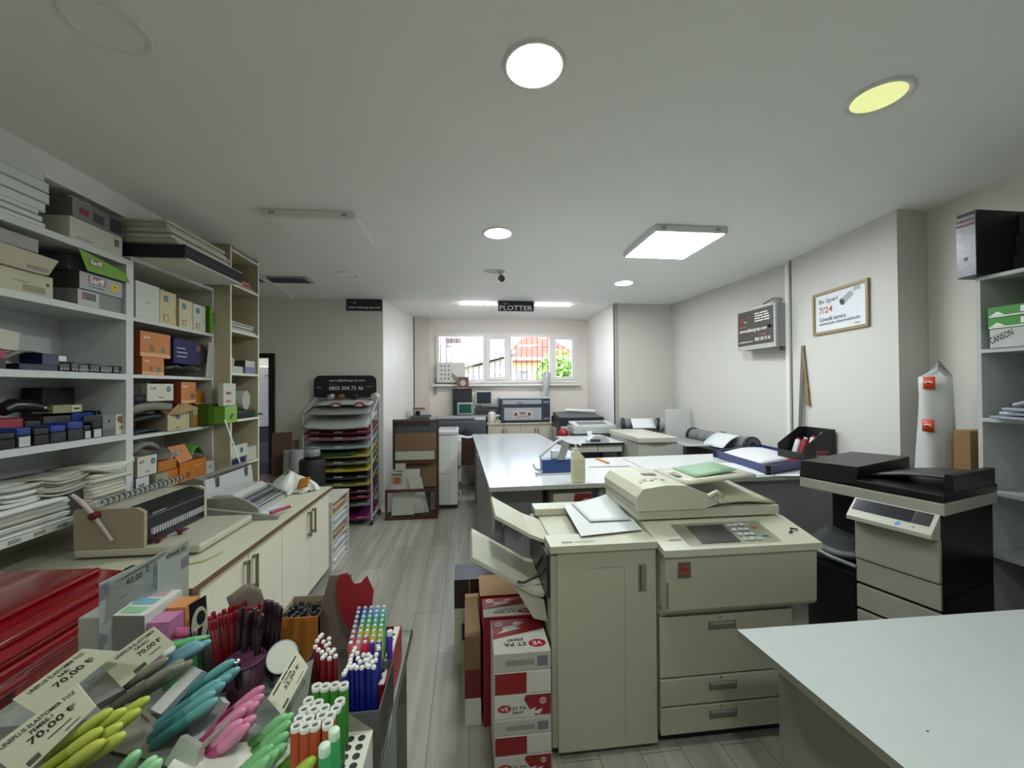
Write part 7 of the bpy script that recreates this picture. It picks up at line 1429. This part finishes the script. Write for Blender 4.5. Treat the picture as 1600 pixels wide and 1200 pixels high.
foil([(235, 1108), (251, 1116), (316, 1048), (299, 1040)], (1.085, 1.085, 1.135, 1.135), .012, SIL, 'silver foil tray edge between the grey and teal pens')
foil([(293, 1146), (310, 1162), (350, 1098), (340, 1088)], (1.085, 1.085, 1.13, 1.13), .012, SIL, 'silver foil tray edge right of the teal pens')
foil([(330, 1190), (360, 1210), (400, 1135), (388, 1128)], (1.08, 1.08, 1.12, 1.12), .012, SIL, 'silver foil tray edge right of the pink pens')
foil([(255, 1195), (300, 1215), (312, 1168), (282, 1150)], (1.10, 1.10, 1.13, 1.13), .01, C('#b9b9b5', .3, .5), 'white silver box corner at the bottom edge under the printed carton')
foil([(128, 1068), (150, 1101), (195, 1077), (170, 1045)], (1.11, 1.09, 1.10, 1.13), .02, C('#8e8f8e', .25, .5), 'dark silver foil tray between the three price cards')
foil([(250, 1018), (262, 1035), (275, 1010), (263, 1004)], (1.13, 1.12, 1.13, 1.135), .01, SIL, 'small silver foil corner behind the grey pens')
# printed carton fronts of the trays
b = B(); q = quadz([(200, 1085), (280, 1155), (318, 1208), (172, 1172)], (1.085, 1.07, 1.06, 1.06)); b.slab([q[3], q[2], q[1], q[0]], .006, C('#77766a', .5)); n_ = (q[2]-q[3]).cross(q[0]-q[3]).normalized()
o_ = at(220, 1120, z=1.082); b.rect(o_, (q[1]-q[0]), (q[0]-q[3]), .03, .006, C('#4a2a2a', .5, var=0), .003); t = S('printed_carton', b, 'grey printed carton front between the yellow and teal pens', 'box')
b = B(); b.box((-.90, .40, GT), (-.45, .82, 1.055), C('#4b4c47', .6), bev=.005); S('pen_tray_base', b, 'dark stepped tray carrying the silver foil pen trays', 'tray')
b = B(); b.box((-.448, .40, GT), (-.435, .80, 1.06), C('#8b8b7e', .5)); S('tray_divider', b, 'grey divider strip between the pen trays and the perforated box', 'divider')
# price cards
CARD = C('#c6c6b2', .55, var=.02)
def pricecard(pts, zs, lines, label, nm='price_card', extra=None):
    b = B(); q = planar(pts, zs)                      # corners: top left, bottom left, bottom right, top right
    b.slab(q, .001, CARD)
    for s, u, v, w, h, m in lines: b.textq(s, q, u, v, w, h, m)
    n = (q[1]-q[0]).cross(q[2]-q[1]).normalized()*.0008
    for u, v, w, h, m in extra or []:
        def pt(a_, c_): return (q[1]*(1-a_)+q[2]*a_)*(1-c_)+(q[0]*(1-a_)+q[3]*a_)*c_+n
        b.add([pt(u, v), pt(u+w, v), pt(u+w, v+h), pt(u, v+h)], [(0, 1, 2, 3)], m)
    return S(nm, b, label, 'price card', 'price cards on the pen trays')
IK = C('#26241f', .5, var=0); IK2 = C('#55534a', .5, var=0)
def lira(b): pass
pricecard([(-22, 1174), (32, 1217), (150, 1104), (121, 1068)], (1.13, 1.09, 1.17, 1.20),
          [('LINEPLUS ELASTOMER TOZ', .10, .80, .84, .10, IK), ('PEMBE-1', .38, .64, .26, .10, IK), ('70,00', .30, .40, .42, .19, IK), ('t', .76, .44, .07, .17, IK), ],
          'nearest white price card reading PEMBE-1 70,00', extra=[(.765, .50, .10, .02, IK), (.765, .55, .10, .02, IK), (.45, .25, .3, .03, IK2), (.62, .10, .2, .025, IK2), (.14, .06, .16, .12, IK2)])
pricecard([(19, 1093), (60, 1118), (186, 1018), (128, 1014)], (1.13, 1.10, 1.18, 1.205),
          [('LINEPLUS ELASTOMER TOZ', .16, .78, .78, .12, IK), ('SARI', .50, .60, .14, .12, IK), ('70,00', .36, .33, .38, .22, IK), ('t', .78, .36, .06, .2, IK)],
          'middle white price card reading SARI 70,00', extra=[(.785, .44, .09, .025, IK), (.785, .50, .09, .025, IK)])
pricecard([(157, 1038), (190, 1074), (272, 1006), (240, 979)], (1.15, 1.105, 1.16, 1.21),
          [('LINEPLUS ELASTOMER', .22, .82, .74, .10, IK), ('TURUNCU', .52, .66, .26, .10, IK), ('70,00', .50, .40, .32, .18, IK), ('t', .85, .42, .05, .16, IK)],
          'farthest white price card reading TURUNCU 70,00', extra=[(.855, .49, .08, .02, IK), (.855, .54, .08, .02, IK), (.62, .24, .22, .025, IK2), (.28, .05, .22, .13, IK2)])
pricecard([(418, 1092), (441, 1118), (482, 1042), (463, 1015)], (1.14, 1.12, 1.17, 1.19),
          [('KALEM', .42, .64, .24, .1, IK), ('55,00', .36, .40, .36, .19, IK), ('t', .76, .43, .07, .17, IK)],
          'white price card reading 55,00 standing before the purple mesh cup', extra=[(.765, .50, .1, .02, IK), (.765, .55, .1, .02, IK), (.12, .82, .26, .06, IK), (.41, .82, .2, .06, IK), (.64, .82, .28, .06, IK), (.10, .08, .2, .1, IK2), (.6, .12, .26, .025, IK2)])
b = B(); p = at(440, 1052, z=1.16); nn = V((.15, -1, .55)).normalized(); b.cyl(p+V((-.012, .03, .01)), p+V((-.012, .03, .01))-nn*.002, .026, C('#c9cbc2', .5), n=32); b.ring(p+V((-.012, .03, .01))+nn*.0005, nn, .0245, .026, C('#7f98a8', .5, var=0), 32); S('round_card', b, 'round white card with a pale blue rim behind the 55,00 price card', 'card')
b = B(); q = quadz([(455, 1050), (442, 1118), (470, 1160), (490, 1030)], (1.15, 1.09, 1.05, 1.16)); b.slab([q[3], q[0], q[1], q[2]], .002, clear('#b9bdb5', .35, .1)); b.slab([q[1]+V((-.02, 0, -.01)), q[2]+V((-.03, 0, -.02)), q[2]+V((0, 0, -.01)), q[1]], .002, C('#b9b8a5', .5)); S('blister_card', b, 'clear blister card behind the 55,00 price card', 'card')
b = B(); q = quadz([(347, 1152), (372, 1172), (300, 1208), (312, 1190)], (1.14, 1.12, 1.10, 1.11)); q = quadz([(315, 1163), (318, 1170), (352, 1136), (366, 1116)], (1.135, 1.125, 1.15, 1.165)); b.slab(q, .001, C('#9b9c8c', .55)); S('loose_card', b, 'blank leaf shaped card lying on the pink pens', 'card')
# --- sticky note display at the back left
def dpt(px, py, d):
    r_ = cf + cr*((px-800)/F_PX) - cu*((py-600)/F_PX); return CAM + r_*d
a0, a1 = dpt(155, 912, .90), dpt(295, 843, 1.03); 
t = T('acrylic_sign', 'clear printed price board reading 60.00 behind the sticky note box', 'sign', ((a0.x+a1.x)/2, (a0.y+a1.y)/2, GT))
xd = V((a1.x-a0.x, a1.y-a0.y, 0)); W = xd.length; xd.normalize(); bl = V((a0.x, a0.y, GT)); br = V((a1.x, a1.y, GT))
b = B(); b.slab([a0, bl, br, a1], .003, C('#a9b2b0', .2, alpha=.85)); P(t, 'board', b)
def sp(u, v): return bl+xd*(u*W)+Z*(v*(a0.z+(a1.z-a0.z)*u-GT))
b = B()
b.add([sp(.0, .97), sp(.0, .80), sp(.10, .83), sp(.10, .98)], [(0, 1, 2, 3)], C('#7a78a8', .4, var=0)); b.add([sp(.0, .5), sp(.0, .28), sp(.12, .4)], [(0, 1, 2)], C('#8a9ab8', .4, var=0))
b.add([sp(.07, .95), sp(.05, .55), sp(.60, .72), sp(.62, .99)], [(0, 1, 2, 3)], C('#bcc0b8', .5, var=0)); b.add([sp(.46, .72), sp(.46, .60), sp(.62, .66), sp(.62, .92), sp(.57, .90), sp(.57, .74)], [(0, 1, 2, 3, 4, 5)], C('#5f8fae', .4, var=0))
b.add([sp(.18, .62), sp(.16, .35), sp(.28, .42), sp(.30, .66)], [(0, 1, 2, 3)], C('#b3b35a', .4, var=0)); b.add([sp(.7, .99), sp(.7, .9), sp(.98, .9), sp(.98, .99)], [(0, 1, 2, 3)], C('#c3c6c2', .5, var=0)); b.add([sp(.9, .84), sp(.9, .74), sp(1, .76), sp(1, .86)], [(0, 1, 2, 3)], C('#a98aa8', .4, var=0)); b.add([sp(.62, .99), sp(.62, .95), sp(.72, .97), sp(.72, 1.0)], [(0, 1, 2, 3)], C('#7fae94', .4, var=0))
up = Z
b.add([sp(.22, .925), sp(.58, .955), sp(.58, .97), sp(.22, .94)][::1], [(0, 1, 2, 3)], IK); b.text('60,00', sp(.28, .84), xd+Z*.3, up, W*.17, .017, IK, .0012); b.text('t', sp(.49, .88), xd+Z*.3, up, W*.03, .017, IK, .0012); b.add([sp(.2, .735), sp(.29, .755), sp(.29, .775), sp(.2, .755)], [(0, 1, 2, 3)], IK); b.text('check in', sp(.72, .92), xd+Z*.3, up, W*.24, .012, IK, .0012)
for u in (.2, .33, .46): b.add([sp(u, .66+.1*u), sp(u+.09, .69+.1*u), sp(u+.09, .695+.1*u), sp(u, .665+.1*u)], [(0, 1, 2, 3)], IK)
P(t, 'print', b)
zt_ = 1.155; q = [at(176, 962, z=zt_), at(226, 962, z=zt_), at(285, 921, z=zt_), at(232, 921, z=zt_)]
t = T('sticky_note_box', 'white sticky note box with coloured squares on top before the clear price board', 'box', ((q[0].x+q[2].x)/2, (q[0].y+q[2].y)/2, GT))
b = B(); b.prism([V((v.x, v.y, GT)) for v in q], (0, 0, zt_-GT), C('#b7b9b4', .5)); P(t, 'box', b)
b = B(); b.slab([q[0]+V((0, -.001, 0)), V((q[0].x, q[0].y-.001, GT+.05)), V((q[1].x, q[1].y-.001, GT+.05)), q[1]+V((0, -.001, 0))], .0006, C('#63655f', .5)); P(t, 'front_label', b, 'grey front label')
def bq(u, v): return q[0]*(1-u)*(1-v)+q[1]*u*(1-v)+q[2]*u*v+q[3]*(1-u)*v+Z*.0008
b = B()
for v0, m_ in ((.08, '#7aa98a'), (.40, '#6a9ab0'), (.72, '#b08a96')): b.add([bq(.1, v0), bq(.75, v0), bq(.75, v0+.22), bq(.1, v0+.22)], [(0, 1, 2, 3)], C(m_, .4, var=0))
P(t, 'colour_squares', b)
nd = (q[2]-q[1]).normalized(); ox = V((nd.y, -nd.x, 0))
for k, (m_, u0, u1, z0, z1, nm) in enumerate((('#a86a94', .05, .46, 1.05, 1.135, 'pink'), ('#b87a4a', .50, .95, 1.05, 1.14, 'orange'))):
    a_, c_ = q[1]+(q[2]-q[1])*u0, q[1]+(q[2]-q[1])*u1; b = B(); b.prism([V((v.x, v.y, z0)) for v in (a_+ox*.002, c_+ox*.002, c_+ox*.045, a_+ox*.045)], (0, 0, z1-z0), C(m_, .4)); S('highlighter_box', b, '%s carton of highlighters beside the sticky note box' % nm, 'box', None)
    zb = B(); zb.prism([V((v.x, v.y, GT)) for v in (a_+ox*.002, c_+ox*.002, c_+ox*.045, a_+ox*.045)], (0, 0, z0-GT-.001), C('#6d6e68', .6)); S('carton_riser', zb, 'grey riser underneath the %s highlighter carton' % nm, 'riser')
    for j in range(3 if k else 2):
        p = a_+(c_-a_)*(.2+.28*j)+ox*.046; p = V((p.x, p.y, z0+.03+.018*(j % 2))); tt = T('highlighter', '%s highlighter end sticking out of the %s carton' % (nm, nm), 'pen', p, 0, '%s highlighters' % nm); b = B(); b.cyl(p, p+ox*.03, .010, C({'pink': '#b05a80', 'orange': '#c98250'}[nm], .35)); P(tt, 'barrel', b); b = B(); b.cyl(p+ox*.03, p+ox*.045, .0085, C({'pink': '#b86a8a', 'orange': '#d69a6a'}[nm], .35), r1=.006); P(tt, 'cap', b)
p = at(285, 1006, z=1.10); tt = T('highlighter', 'green highlighter lying in front of the pink carton', 'pen', p); b = B(); b.cyl(p+V((-.03, -.01, 0)), p+V((.02, .01, .0)), .009, C('#4f9a5c', .35)); P(tt, 'barrel', b); P(tt, 'cap', B().cyl(p+V((.02, .01, 0)), p+V((.045, .02, 0)), .008, C('#6ab07a', .35), r1=.005))
S('green_pack', B().box((p.x-.04, p.y+.0, GT), (p.x+.03, p.y+.04, 1.088), C('#3f7a4c', .5)), 'green pack under the green highlighter', 'pack')
c0 = dpt(121, 966, .98); S('grey_carton', B().box((c0.x-.0, c0.y, GT), (c0.x+.06, c0.y+.08, c0.z), C('#8b8d86', .55), bev=.003), 'plain grey carton between the red container and the clear price board', 'box')
t = T('swirl_card', 'black card with a white swirl standing behind the orange highlighters', 'card'); s0, s1, s2, s3 = dpt(296, 945, .92), dpt(322, 930, .95), dpt(329, 1005, .94), dpt(300, 1015, .90)
t.location = (s3.x, s3.y, GT); _pm[t.name] = Matrix.Translation(-V((s3.x, s3.y, GT)))
b = B(); e0, e1 = V((s3.x, s3.y, GT)), V((s2.x, s2.y, GT)); b.slab([s0, e0, e1, s1], .002, C('#121213', .4)); P(t, 'card', b); b = B(); mid = (s0+s1+s2+s3)/4; xd = (s1-s0); xd.z = 0; xd.normalize(); n_ = xd.cross(Z)
b.add([mid+n_*.001*1+xd*(.017*math.cos(a))+Z*(.042*math.sin(a)-.004) for a in [k*PI/12 for k in range(24)]], [tuple(range(24))], C('#b9b9aa', .5, var=0)); b.add([mid+n_*.0016+xd*(.002+.009*math.cos(a))+Z*(.016*math.sin(a)+.012) for a in [k*PI/10 for k in range(20)]], [tuple(range(20))], INK); b.add([mid+n_*.0016+xd*u+Z*v for u, v in ((-.008, -.012), (.006, -.008), (.002, -.032), (-.004, -.036))], [(0, 1, 2, 3)], INK); P(t, 'swirl', b, 'white swirl print')
